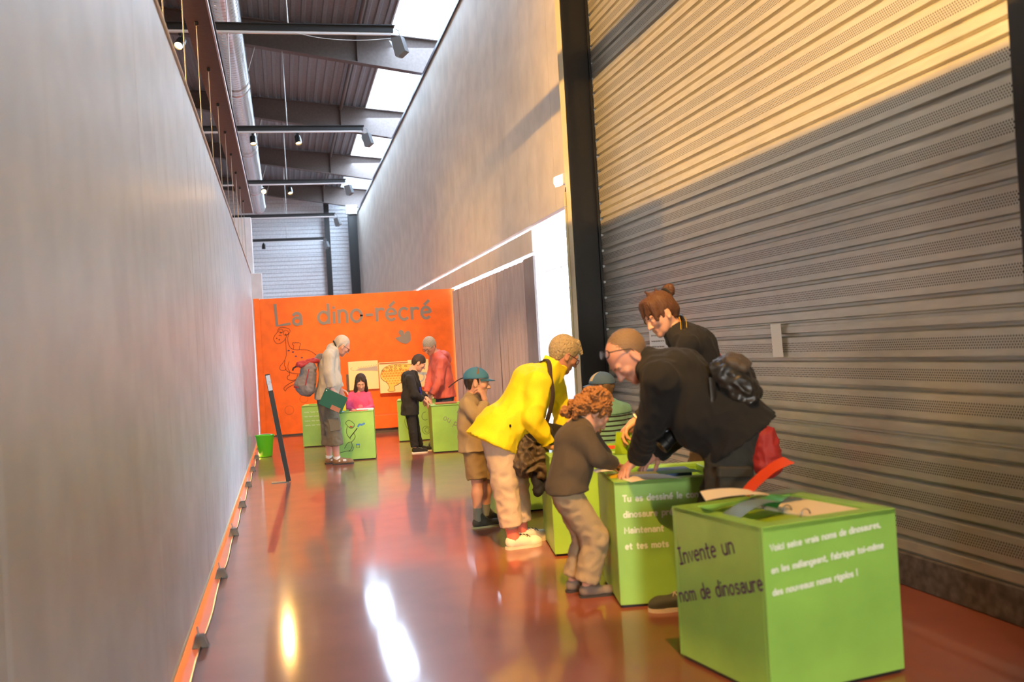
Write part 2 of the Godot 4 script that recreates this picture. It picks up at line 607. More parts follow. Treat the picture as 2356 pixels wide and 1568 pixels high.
func build_right_wall() -> void:
	# cladding trays 0.59 m high: three perforated bands between recessed grooves
	var w := struct("wall_right", "galvanised perforated cladding wall of horizontal trays")
	var z0 := BACK
	var z1 := -8.97
	var L := z0 - z1
	var pitch := 0.1475
	for t in 13:
		var y0 := 0.166 + 0.59 * t
		var plain := MB.new()
		var perf := MB.new()
		var o := Vector3(RW, y0, z1)
		var out := Vector3(-1, 0, 0)
		var up := Vector3.UP
		var al := Vector3(0, 0, 1)
		var pr := [Vector2(-0.012, 0.0), Vector2(-0.012, 0.006), Vector2(0, 0.012)]
		var centers := [0.074, 0.2215, 0.369, 0.5165]
		for i in 4:
			var c: float = centers[i]
			pr.append(Vector2(0, c - 0.016))
			pr.append(Vector2(-0.034, c - 0.006))
			pr.append(Vector2(-0.034, c + 0.010))
			pr.append(Vector2(0, c + 0.013))
			if i < 3:
				var mid: float = c + pitch * 0.5
				pr.append(Vector2(0, mid - 0.030))
				profile_sheet(plain, pr, o, out, up, al, L)
				profile_sheet(perf, [Vector2(0, mid - 0.030), Vector2(0, mid + 0.030)], o, out, up, al, L, 1.0 / 0.0168)
				pr = [Vector2(0, mid + 0.030)]
		pr.append(Vector2(0, 0.566))
		pr.append(Vector2(-0.008, 0.570))
		pr.append(Vector2(-0.008, 0.584))
		pr.append(Vector2(0.004, 0.588))
		pr.append(Vector2(-0.012, 0.59))
		profile_sheet(plain, pr, o, out, up, al, L)
		var tray := put("tray", plain, M.galvanised, w)
		put("perforated_band", perf, M.perforated, tray)
	struct("wall_right_core", "solid core of the wall behind the cladding trays", MB.new().span(Vector3(RW + 0.06, 0, z1), Vector3(RW + 0.3, 9.0, BACK)), M.dark_hall)
	struct("baseboard_right", "dark concrete plinth below the cladding", MB.new().span(Vector3(RW - 0.012, 0, z1), Vector3(RW + 0.06, 0.166, BACK), 0.006), M.plinth_concrete)
	# H columns in front of the cladding
	for z in [-9.05, -3.15]:
		var c := struct("steel_column", "black steel column standing against the right wall")
		put("flange", MB.new().span(Vector3(2.68, 0, z - 0.02), Vector3(2.70, 7.2, z + 0.15)), M.black_steel, c)
		put("flange", MB.new().span(Vector3(2.925, 0, z - 0.15), Vector3(2.945, 7.2, z + 0.15)), M.black_steel, c)
		put("web", MB.new().span(Vector3(2.70, 0, z + 0.1), Vector3(2.925, 7.2, z + 0.118)), M.black_steel, c)

	# pale wall hung above the opening, in tall panels with open joints
	var p := struct("wall_right_upper", "tall pale grey panel wall hung above the opening")
	var k := 0
	var zz := -9.2
	while zz > FAR + 0.2:
		var ze := maxf(zz - 1.2, FAR + 0.1)
		put("panel", MB.new().span(Vector3(RW, 2.752, ze + 0.003), Vector3(RW + 0.06, 6.72, zz - 0.003), 0.003), M.pale_panel, p)
		zz -= 1.2
		k += 1
	put("backing", MB.new().span(Vector3(RW + 0.061, 2.76, FAR + 0.1), Vector3(RW + 0.09, 6.70, -9.2)), M.pale_panel, p)
	put("top_rail", MB.new().span(Vector3(RW - 0.03, 6.72, FAR + 0.1), Vector3(RW + 0.1, 6.78, -9.2)), M.dark_rail, p)
	var tr := struct("lit_flange_1", "lit side of the black column flange, painted on as a pale strip", MB.new().span(Vector3(2.674, 0, -9.075), Vector3(2.6795, 6.9, -8.915), 0.002), M.hem_cream)  # light on the flange side, put into the colour of a thin strip
	# valance under it and the flat end panel of the curtain
	var val := struct("wall_right_valance", "pale valance strip under the upper wall")
	for i in 5:
		var za := -11.55 - 2.2 * i
		put("panel", MB.new().span(Vector3(RW, 2.43, za - 2.195), Vector3(RW + 0.03, 2.695, za), 0.002), M.pale_panel, val)
	struct("wall_right_end", "flat grey panel at the end of the curtain", MB.new().span(Vector3(RW, 0.01, -12.05), Vector3(RW + 0.03, 2.385, -11.55), 0.003), M.curtain_grey)
	var cz := [-12.07, -13.35, -13.75, -15.3, -17.0, -17.66]
	for i in cz.size() - 1:
		var za: float = cz[i]
		var zb: float = cz[i + 1] - (0.05 if i < 4 else 0.0)
		var n := int((za - zb) / 0.02) + 2
		var mb := MB.new()
		var rows := 13
		var grid := []
		for r in rows:
			var y := 2.375 - (2.36) * r / (rows - 1)
			var line := []
			for q in n:
				var z := lerpf(za, zb, float(q) / (n - 1))
				var fold := 0.016 * sin(z * 23.0 + 1.3 * sin(y * 0.8 + i)) * (0.5 + 0.5 * r / rows) + 0.008 * sin(z * 61.0 + y)
				line.append(mb.vert(Vector3(RW + 0.03 + fold + 0.006 * (i % 2), y, z), Vector3.LEFT, Vector2(z, y)))
			grid.append(line)
		for r in rows:
			for q in n:
				var dz: Vector3 = mb.v[grid[r][mini(q + 1, n - 1)]] - mb.v[grid[r][maxi(q - 1, 0)]]
				mb.n[grid[r][q]] = Vector3(-1, 0, dz.x / dz.z).normalized()
		for r in rows - 1:
			for q in n - 1:
				mb.tri_i(grid[r][q], grid[r + 1][q + 1], grid[r + 1][q])
				mb.tri_i(grid[r][q], grid[r][q + 1], grid[r + 1][q + 1])
		var cu := put("curtain", mb, M.curtain)
		tag(cu, ["narrow brown curtain beside the flat grey end panel", "second brown curtain from the bright opening, a narrow strip", "wide brown curtain in the middle of the curtain row", "wide brown curtain next to the orange banner", "last narrow brown curtain touching the orange banner"][i], "curtain", "brown curtains below the pale wall")

	# glazed facade behind the pale wall
	var f := struct("window_2", "bright glazed facade behind the pale wall")
	var zf := -9.2
	while zf > FAR:
		var ze := maxf(zf - 2.0, FAR)
		put("pane", MB.new().span(Vector3(FACADE, 0.05, ze + 0.03), Vector3(FACADE + 0.012, 7.3, zf - 0.03)), M.glass, f)
		put("mullion", MB.new().span(Vector3(FACADE - 0.04, 0, zf - 0.03), Vector3(FACADE + 0.05, 7.4, zf + 0.03)), M.white_paint, f)
		zf -= 2.0
	put("rail", MB.new().span(Vector3(FACADE - 0.03, 2.7, FAR), Vector3(FACADE + 0.04, 2.78, -9.2)), M.white_paint, f)
	struct("wall_right_return", "white return wall closing the bay beside the column", MB.new().span(Vector3(RW + 0.001, 0, -9.1), Vector3(FACADE + 0.3, 8.0, -8.951)), M.white_paint)
	struct("ground", "pale paving outside the facade", MB.new().span(Vector3(FACADE + 0.3, -0.3, -60), Vector3(40, -0.05, 20)), M.plinth_concrete)
	M.plinth_concrete.albedo_color = M.plinth_concrete.albedo_color


func build_left_partition() -> void:
	var p := struct("wall_partition", "light grey partition of tall narrow panels held by wires")
	var z := 3.4
	rng.seed = 5
	while z > -17.9:
		var ze := maxf(z - 0.535, -17.95)
		var top := 3.03 - 0.015 * maxf(0.0, -ze - 7.0)
		var h := top - 0.04
		var b := Basis(Vector3.UP, deg_to_rad(rng.randf_range(-0.10, 0.10)))
		put("panel", MB.new().box(Vector3(LW - 0.02, 0.04 + h / 2, (z + ze) / 2), Vector3(0.04, h, z - ze - 0.0006), b, 0.0012), M.partition_grey, p)
		z -= 0.535
	var rail := MB.new()
	rail.tube([Vector3(LW - 0.02, 3.045, 3.4), Vector3(LW - 0.02, 3.045, -7.0), Vector3(LW - 0.02, 2.885, -17.95)], 0.026, 6)
	put("top_rail", rail, M.dark_rail, p)
	put("top_bead", MB.new().tube([Vector3(LW + 0.006, 3.022, 3.4), Vector3(LW + 0.006, 3.022, -7.0), Vector3(LW + 0.006, 2.862, -17.95)], 0.009, 6), M.white_paint, p)
	put("hem", MB.new().span(Vector3(LW - 0.045, 0.03, -17.95), Vector3(LW + 0.004, 0.055, 3.4), 0.004), M.hem_cream, p)
	# black floor anchors every metre and a half, with a short stay each
	var nth := ["nearest", "second nearest", "third nearest", "fourth nearest", "fifth nearest", "sixth nearest", "seventh nearest", "farthest visible"]
	for i in 8:
		var az := -4.815 - 1.503 * i
		var a := thing("floor_anchor", nth[i] + " black wedge floor anchor in the row at the partition's foot", "floor anchor", Vector3(-0.452, 0, az), 0, "floor anchors along the partition")
		var q := PackedVector2Array([Vector2(-0.038, 0.001), Vector2(0.038, 0.001), Vector2(0.020, 0.056), Vector2(-0.020, 0.056)])
		put("wedge", MB.new().prism(q, 0.05), M.spot_black, a)
		put("stay", MB.new().tube([Vector3(-0.005, 0.05, 0), Vector3(-0.012, 0.095, 0)], 0.004, 6), M.wire, a)
	var cab := MB.new()
	var cp := []
	for i in 60:
		cp.append(Vector3(-0.447 + 0.006 * sin(i * 1.3), 0.004, 1.0 - i * 0.31))
	tag(put("floor_cable", cab.tube(cp, 0.0045, 6), M.spot_black), "thin black cable lying along the foot of the grey partition", "cable")
	# unseen light channel behind the partition, placed to light the floor under its hem
	var lc := thing("unseen_light_channel", "unseen warm light strip behind the foot of the grey partition", "light strip", Vector3(-0.72, 0, -7.2))
	put("housing", MB.new().span(Vector3(-0.05, 0, -10.4), Vector3(0.0, 0.09, 10.4)), M.alu, lc)
	put("lamp_strip", MB.new().span(Vector3(0.0, 0.012, -10.4), Vector3(0.006, 0.07, 10.4)), glow("strip_glow", Color(1.0, 0.72, 0.42), 2.0), lc)
	for i in 4:
		var l := AreaLight3D.new()
		l.name = "unseen_strip_light"
		lc.add_child(l, true)
		l.position = Vector3(0.012, 0.045, 7.8 - 5.2 * i)
		l.rotation_degrees = Vector3(0, -90, 0)
		l.area_size = Vector2(5.1, 0.055)
		l.light_color = Color(1.0, 0.72, 0.42)
		l.light_energy = 5.0
		l.area_range = 20.0
		l.shadow_enabled = true

	# carrying beam and its wires
	var bm := struct("partition_beam", "brown steel carrying beam hung above the partition")
	put("flange", MB.new().span(Vector3(-0.61, 3.95, -18.2), Vector3(-0.42, 3.962, 3.0)), M.beam_brown, bm)
	put("web", MB.new().span(Vector3(-0.52, 3.962, -18.2), Vector3(-0.508, 4.12, 3.0)), M.beam_brown, bm)
	put("flange", MB.new().span(Vector3(-0.61, 4.12, -18.2), Vector3(-0.42, 4.132, 3.0)), M.beam_brown, bm)
	put("edge_strip", MB.new().span(Vector3(-0.425, 3.94, -18.2), Vector3(-0.412, 3.975, 3.0)), M.alu, bm)
	for i in 14:
		var hz := -0.5 - 1.25 * i
		var wr := thing("hanger_wire", "thin steel hanger wire between the brown beam and the top of the grey partition", "wire", Vector3(LW - 0.02, 3.04 - 0.0, hz), 0, "hanger wires of the partition")
		var y0 := -0.015 * maxf(0.0, -hz - 7.0)
		put("wire", MB.new().tube([Vector3(0, y0, 0), Vector3(0, 0.915, 0)], 0.004, 5), M.wire, wr)
		put("hook", MB.new().box(Vector3(0, 0.895, 0), Vector3(0.03, 0.03, 0.03), Basis(), 0.005), M.spot_black, wr)
	for z2 in [-1.8, -7.8, -13.8]:
		var s := struct("beam_hanger", "steel rod hanging the carrying beam from the rafter above")
		put("rod", MB.new().tube([Vector3(-0.515, 4.13, z2), Vector3(-0.515, beam_y(-0.5) - 0.02, z2)], 0.008, 6), M.wire, s)


func build_far_end() -> void:
	var w := struct("wall_far", "silvery ribbed metal wall at the far end of the hall")
	for t in 14:
		var y0 := 0.59 * t
		var mb := MB.new()
		var pr := [Vector2(-0.015, 0.0), Vector2(0, 0.012)]
		for c in [0.074, 0.2215, 0.369, 0.5165]:
			pr.append_array([Vector2(0, c - 0.02), Vector2(-0.035, c - 0.01), Vector2(-0.035, c + 0.01), Vector2(0, c + 0.022)])
		pr.append_array([Vector2(0, 0.578), Vector2(-0.015, 0.59)])
		profile_sheet(mb, pr, Vector3(-7.5, y0, FAR), Vector3(0, 0, 1), Vector3.UP, Vector3.RIGHT, FACADE + 7.6)
		put("tray", mb, M.far_cladding, w)
	struct("wall_far_core", "solid core behind the far ribbed wall", MB.new().span(Vector3(-7.6, 0, FAR - 0.3), Vector3(FACADE + 0.3, 9.0, FAR - 0.06)), M.dark_hall)
	var c := struct("steel_post", "slim dark steel post in front of the far ribbed wall")
	put("flange", MB.new().span(Vector3(1.72, 0, FAR + 0.36), Vector3(1.92, 7.3, FAR + 0.38)), M.black_steel, c)
	put("web", MB.new().span(Vector3(1.81, 0, FAR + 0.1), Vector3(1.83, 7.3, FAR + 0.36)), M.black_steel, c)
	c = struct("steel_column", "black steel column at the far right corner")
	put("flange", MB.new().span(Vector3(2.56, 0, -37.75), Vector3(2.58, 6.95, -37.45)), M.black_steel, c)
	put("web", MB.new().span(Vector3(2.58, 0, -37.61), Vector3(2.9, 6.95, -37.59)), M.black_steel, c)
	put("haunch_plate", MB.new().span(Vector3(2.5, 6.65, -37.72), Vector3(2.9, 6.98, -37.48)), M.white_paint, c)
	# white blocks that show past the end of the partition
	struct("wall_white_block", "tall white wall block standing past the end of the partition", MB.new().span(Vector3(-3.2, 0, -23.4), Vector3(-0.585, 4.56, -23.0), 0.01), M.white_paint)
	struct("wall_white_step", "lower white wall block in front of the taller one", MB.new().span(Vector3(-1.6, 0, -22.99), Vector3(-0.41, 3.28, -22.7), 0.01), M.white_paint)


func build_ducts_and_tracks() -> void:
	# spiral duct: a lock seam turns round it
	var d := thing("spiral_duct", "long galvanised spiral ventilation duct under the rafters", "air duct", Vector3(-0.66, 6.8, -15.0))
	var mb := MB.new()
	var R := 0.26
	var za := 18.0
	var zb := -21.2
	mb.tube([Vector3(0, 0, za), Vector3(0, 0, zb)], R, 32, Vector3.ZERO, 1.0, false)
	put("pipe", mb, M.duct_steel, d)
	var seam := MB.new()
	var sp := []
	var turns := int((za - zb) / 0.145)
	for i in turns * 14 + 1:
		var g := TAU * i / 14.0
		sp.append(Vector3(cos(g) * (R + 0.002), sin(g) * (R + 0.002), za - 0.145 * i / 14.0))
	put("lock_seam", seam.tube(sp, 0.007, 4), M.duct_steel, d)
	put("end_cap", MB.new().lathe([Vector2(0, 0.0), Vector2(R, 0.0), Vector2(R + 0.012, 0.02), Vector2(R + 0.012, 0.05)], 32, Transform3D(Basis(Vector3.RIGHT, PI / 2), Vector3(0, 0, zb - 0.02))), M.duct_steel, d)
	for z in [13.2, 7.2, 1.2, -4.8, -10.7, -16.7, -20.6]:
		put("coupling", MB.new().lathe([Vector2(R, -0.06), Vector2(R + 0.012, -0.05), Vector2(R + 0.012, 0.05), Vector2(R, 0.06)], 32, Transform3D(Basis(Vector3.RIGHT, PI / 2), Vector3(0, 0, z - 0.5))), M.duct_steel, d)
		var ring := []
		for i in 25:
			var g := TAU * i / 24.0
			ring.append(Vector3(cos(g) * (R + 0.01), sin(g) * (R + 0.01), z))
		var st := put("hanger_strap", MB.new().tube(ring, 0.008, 5), M.wire, d)
		put("hanger_wire", MB.new().tube([Vector3(R * 0.95, 0.1, z), Vector3(0.42, beam_y(-0.3) - 6.8, z)], 0.006, 5), M.wire, st)

	# lighting tracks hung under each rafter
	var zs := [-1.8, -7.8, -13.8, -19.8, -25.7, -31.7, -37.5]
	var ends := [1.74, 1.74, 1.71, 1.745, 1.74, 1.75, 1.63]
	for i in zs.size():
		var z: float = zs[i]
		var xe: float = ends[i]
		var y := 5.80 if i < 6 else 5.74
		var t := thing("lighting_track", ["", "", "nearest suspended lighting track, across the top of the picture", "second suspended lighting track from the camera, with two black spots", "third suspended lighting track from the camera, with a glaring spot", "fourth suspended lighting track, just under the end of the duct", "last suspended lighting track in front of the far ribbed wall"][i] if i >= 2 else ["suspended lighting track over the entrance end of the hall", "suspended lighting track above the green cubes and visitors"][i], "lighting track", Vector3(0, y, z), 0, "suspended lighting tracks")
		put("channel", MB.new().span(Vector3(-4.5, -0.03, -0.03), Vector3(xe, 0.05, 0.03)), M.track_dark, t)
		put("top_flange", MB.new().span(Vector3(-4.5, 0.05, -0.07), Vector3(xe + 0.02, 0.062, 0.07)), M.track_dark, t)
		put("white_rail", MB.new().span(Vector3(-4.5, -0.066, -0.02), Vector3(xe - 0.03, -0.03, 0.02), 0.004), M.track_white, t)
		for x in [-3.6, 0.28]:
			put("hanging_rod", MB.new().tube([Vector3(x, 0.06, 0), Vector3(x - 0.02, beam_y(x) - y - 0.02, 0)], 0.009, 6), M.wire, t)
		if i == 2:
			put("loose_cable", MB.new().tube(curve3([Vector3(0.35, -0.05, 0.02), Vector3(0.75, -0.13, 0.03), Vector3(1.25, -0.15, 0.03), Vector3(xe, -0.11, 0.02)], 6), 0.005, 5), M.track_white, t)
		# asymmetric floodlight at the end
		var fl := thing("floodlight", ["grey floodlight on the track over the entrance end", "grey floodlight on the track above the green cubes", "grey floodlight at the end of the nearest visible track", "grey floodlight at the end of the second track", "grey floodlight at the end of the third track", "grey floodlight at the end of the fourth track", "grey floodlight at the end of the last track"][i], "floodlight", Vector3(xe + 0.03, y - 0.06, z), 0, "floodlights at the track ends")
		var bb := Basis(Vector3(0, 0, 1), deg_to_rad(18)) * Basis(Vector3(0, 1, 0), deg_to_rad(-25))
		put("bracket", MB.new().tube([Vector3(0.0, 0.08, 0), Vector3(0.05, 0.06, 0), Vector3(0.05, -0.03, 0)], 0.008, 6), M.flood_grey, fl)
		var prof2 := PackedVector2Array([Vector2(-0.09, -0.13), Vector2(-0.05, -0.15), Vector2(0.07, -0.11), Vector2(0.08, 0.10), Vector2(-0.06, 0.12)])
		put("housing", MB.new().prism(prof2, 0.2, Transform3D(bb, Vector3(0.05, -0.15, 0))), M.flood_grey, fl)
		put("glass", MB.new().box(Vector3(0.05, -0.15, 0) + bb * Vector3(-0.083, -0.005, 0), Vector3(0.004, 0.22, 0.17), bb * Basis(Vector3(0, 0, 1), 0.12)), M.track_white, fl)

	# black spots clipped to the rails, those on the first two tracks unseen, placed to light cubes, people and banner: [track, x, aim, lit energy]
	var spots := [
		[0, 1.25, Vector3(1.8, 0.4, -4.6), 10.0, 19.0, "unseen black spot on the entrance track, aimed at the nearest cubes"],
		[0, 0.5, Vector3(1.6, 0.75, -6.6), 34.0, 12.5, "unseen black spot on the entrance track, aimed at the woman in yellow"],
		[0, 0.0, Vector3(1.5, 0.5, -5.1), 20.0, 8.5, "unseen black spot on the entrance track, aimed at the curly haired child"],
		[1, 0.4, Vector3(2.05, 0.6, -13.2), 30.0, 12.0, "unseen black spot on the track above the cubes, aimed at the fossil cube"],
		[1, -0.1, Vector3(0.7, 0.8, -12.9), 18.0, 12.0, "unseen black spot on the track above the cubes, aimed at the old man"],
		[2, -1.13, Vector3(-2.8, 1.0, -9.0), 5.0, 26.0, "black spot under the nearest visible track, beside the partition top"],
		[1, 1.3, Vector3(2.0, 1.3, -17.6), 35.0, 13.0, "unseen black spot on the track above the cubes, aimed at the banner title"],
		[1, 0.8, Vector3(0.4, 1.2, -17.6), 35.0, 13.0, "unseen black spot on the track above the cubes, aimed at the banner drawing"],
		[3, -0.38, Vector3(-0.1, 0.5, -17.5), 3.0, 26.0, "black spot next to the duct on the second track"],
		[3, 0.47, Vector3(1.1, 0.7, -17.5), 3.0, 26.0, "black spot under the middle of the second track"],
		[4, -0.30, Vector3(0.2, 1.0, -14.0), 6.0, 26.0, "glaring spot beside the duct on the third track"],
		[4, 0.34, Vector3(0.8, 1.0, -23.5), 3.0, 26.0, "black spot under the middle of the third track"],
		[6, -0.55, Vector3(-0.8, 1.0, -38.0), 2.0, 26.0, "tiny spot on the last track by the far wall"],
	]
	for i in spots.size():
		var s: Array = spots[i]
		var z: float = zs[s[0]]
		var at := Vector3(s[1], (5.80 if s[0] < 6 else 5.74) - 0.068, z)
		var o := thing("spotlight", s[5], "spotlight", at, 0, "black spots on the tracks")
		put("adapter", MB.new().box(Vector3(0, -0.022, 0), Vector3(0.05, 0.034, 0.03), Basis(), 0.006), M.spot_black, o)
		put("arm", MB.new().tube([Vector3(0, -0.03, 0), Vector3(0.0, -0.09, 0)], 0.008, 6), M.spot_black, o)
		var pivot := Vector3(0, -0.135, 0)
		var dir: Vector3 = (s[2] - (at + pivot)).normalized()
		var b := aim(Vector3.ZERO, dir)
		var xf := Transform3D(b * Basis(Vector3.RIGHT, -PI / 2), pivot)
		put("head", MB.new().lathe([Vector2(0, -0.10), Vector2(0.035, -0.095), Vector2(0.058, -0.07), Vector2(0.064, 0.0), Vector2(0.064, 0.095), Vector2(0.056, 0.097), Vector2(0.054, 0.07)], 20, xf), M.spot_black, o)
		var bulb := put("lamp_lens", MB.new().lathe([Vector2(0.054, 0.068), Vector2(0.03, 0.078), Vector2(0, 0.08)], 20, xf), M.lamp_glow, o)
		var l := SpotLight3D.new()
		l.name = "spot_light"
		o.add_child(l)
		l.position = pivot + dir * 0.092
		l.basis = aim(Vector3.ZERO, dir)
		l.spot_angle = s[4]
		l.spot_angle_attenuation = 0.6
		l.light_color = Color(1.0, 0.75, 0.42)
		l.light_energy = s[3]
		l.light_size = 0.05
		l.spot_range = 60.0
		l.shadow_enabled = true


func build_small_fixtures() -> void:
	# unseen long luminaires over the other half of the hall, placed to light the pale wall
	for k in 3:
		var lu := thing("unseen_luminaire", ["unseen long white luminaire over the other half of the hall, nearest the entrance", "middle unseen long white luminaire over the other half of the hall", "last unseen long white luminaire over the other half of the hall"][k], "luminaire", Vector3(-5.0, 7.0, -4.0 - 11.5 * k), 0, "unseen long luminaires")
		put("housing", MB.new().span(Vector3(-0.4, 0.0, -5.0), Vector3(0.4, 0.09, 5.0), 0.01), M.alu, lu)
		put("light_diffuser", MB.new().span(Vector3(-0.37, -0.012, -4.97), Vector3(0.37, 0.0, 4.97)), M.panel_glow, lu)
		for z in [-4.0, 4.0]:
			put("hanging_rod", MB.new().tube([Vector3(0, 0.09, z), Vector3(0, roof_y(-5.0) - 7.05, z)], 0.008, 6), M.wire, lu)
		var al := AreaLight3D.new()
		al.name = "unseen_luminaire_light"
		lu.add_child(al)
		al.position = Vector3(0, -0.02, 0)
		al.rotation_degrees = Vector3(-90, 0, 0)
		al.area_size = Vector2(0.72, 9.9)
		al.light_color = Color(1.0, 0.95, 0.88)
		al.light_energy = 7.0
		al.area_range = 60.0
		al.shadow_enabled = true
	# unseen warm floods across the hall, placed to light the cladding; the partition cuts their light off below its shadow line
	for i in 4:
		var z: float = [-1.5, -5.0, -8.5, -14.0][i]
		var fl := thing("unseen_wall_flood", ["unseen warm wall flood on the far side of the hall, nearest the entrance", "second unseen warm wall flood on the far side of the hall", "third unseen warm wall flood on the far side of the hall", "last unseen warm wall flood on the far side of the hall"][i], "floodlight", Vector3(-7.3, 4.3, z))
		put("bracket", MB.new().box(Vector3(0.02, 0, 0), Vector3(0.06, 0.08, 0.08), Basis(), 0.006), M.flood_grey, fl)
		put("housing", MB.new().box(Vector3(0.11, 0, 0), Vector3(0.12, 0.22, 0.34), Basis(), 0.012), M.flood_grey, fl)
		put("lamp_lens", MB.new().box(Vector3(0.173, 0, 0), Vector3(0.006, 0.18, 0.30)), M.lamp_glow, fl)
		var l := SpotLight3D.new()
		l.name = "unseen_flood_light"
		fl.add_child(l)
		l.position = Vector3(0.19, 0, 0)
		l.basis = aim(Vector3.ZERO, Vector3(10, -0.4, [0.3, -0.5, 1.0, -1.0][i]))
		l.spot_angle = 30.0
		l.spot_angle_attenuation = 0.8
		l.light_color = Color(1.0, 0.75, 0.40)
		l.light_energy = [60.0, 88.0, 30.0, 5.0][i]
		l.light_size = 0.06
		l.spot_range = 60.0
		l.shadow_enabled = true
	var e := thing("emergency_light", "small white emergency light box on the black column", "emergency light", Vector3(2.66, 2.86, -9.1))
	put("body", MB.new().box(Vector3(0.03, 0.01, 0), Vector3(0.09, 0.1, 0.10), Basis(), 0.008), M.white_paint, e)
	var q := PackedVector2Array([Vector2(-0.08, -0.02), Vector2(-0.06, -0.06), Vector2(-0.012, -0.05), Vector2(-0.012, 0.05), Vector2(-0.075, 0.03)])
	put("diffuser", MB.new().prism(q, 0.09), glow("emergency_light_glow", Color(1, 1, 0.97), 0.9), e)
	var c := thing("cable_duct", "thin pale cable duct running down the black column", "cable duct", Vector3(2.655, 0, -9.06))
	put("cover", MB.new().span(Vector3(0, 0, -0.012), Vector3(0.018, 2.74, 0.012), 0.003), M.hem_cream, c)
	put("cable", MB.new().tube([Vector3(0.015, 2.73, 0), Vector3(0.02, 2.78, 0.005), Vector3(0.04, 2.82, 0)], 0.006, 6), M.spot_black, c)
	for y in [2.6, 1.83]:
		put("clip", MB.new().box(Vector3(0.012, y, 0.0), Vector3(0.03, 0.012, 0.03)), M.alu, c)

# ---------------------------------------------------------------- lettering (single strokes, as painted by hand)
func arc(cx: float, cy: float, rx: float, ry: float, a0: float, a1: float, n := 10) -> Array:
	var out := []
	for i in n + 1:
		var a := deg_to_rad(lerpf(a0, a1, float(i) / n))
		out.append(Vector2(cx + cos(a) * rx, cy + sin(a) * ry))
	return out


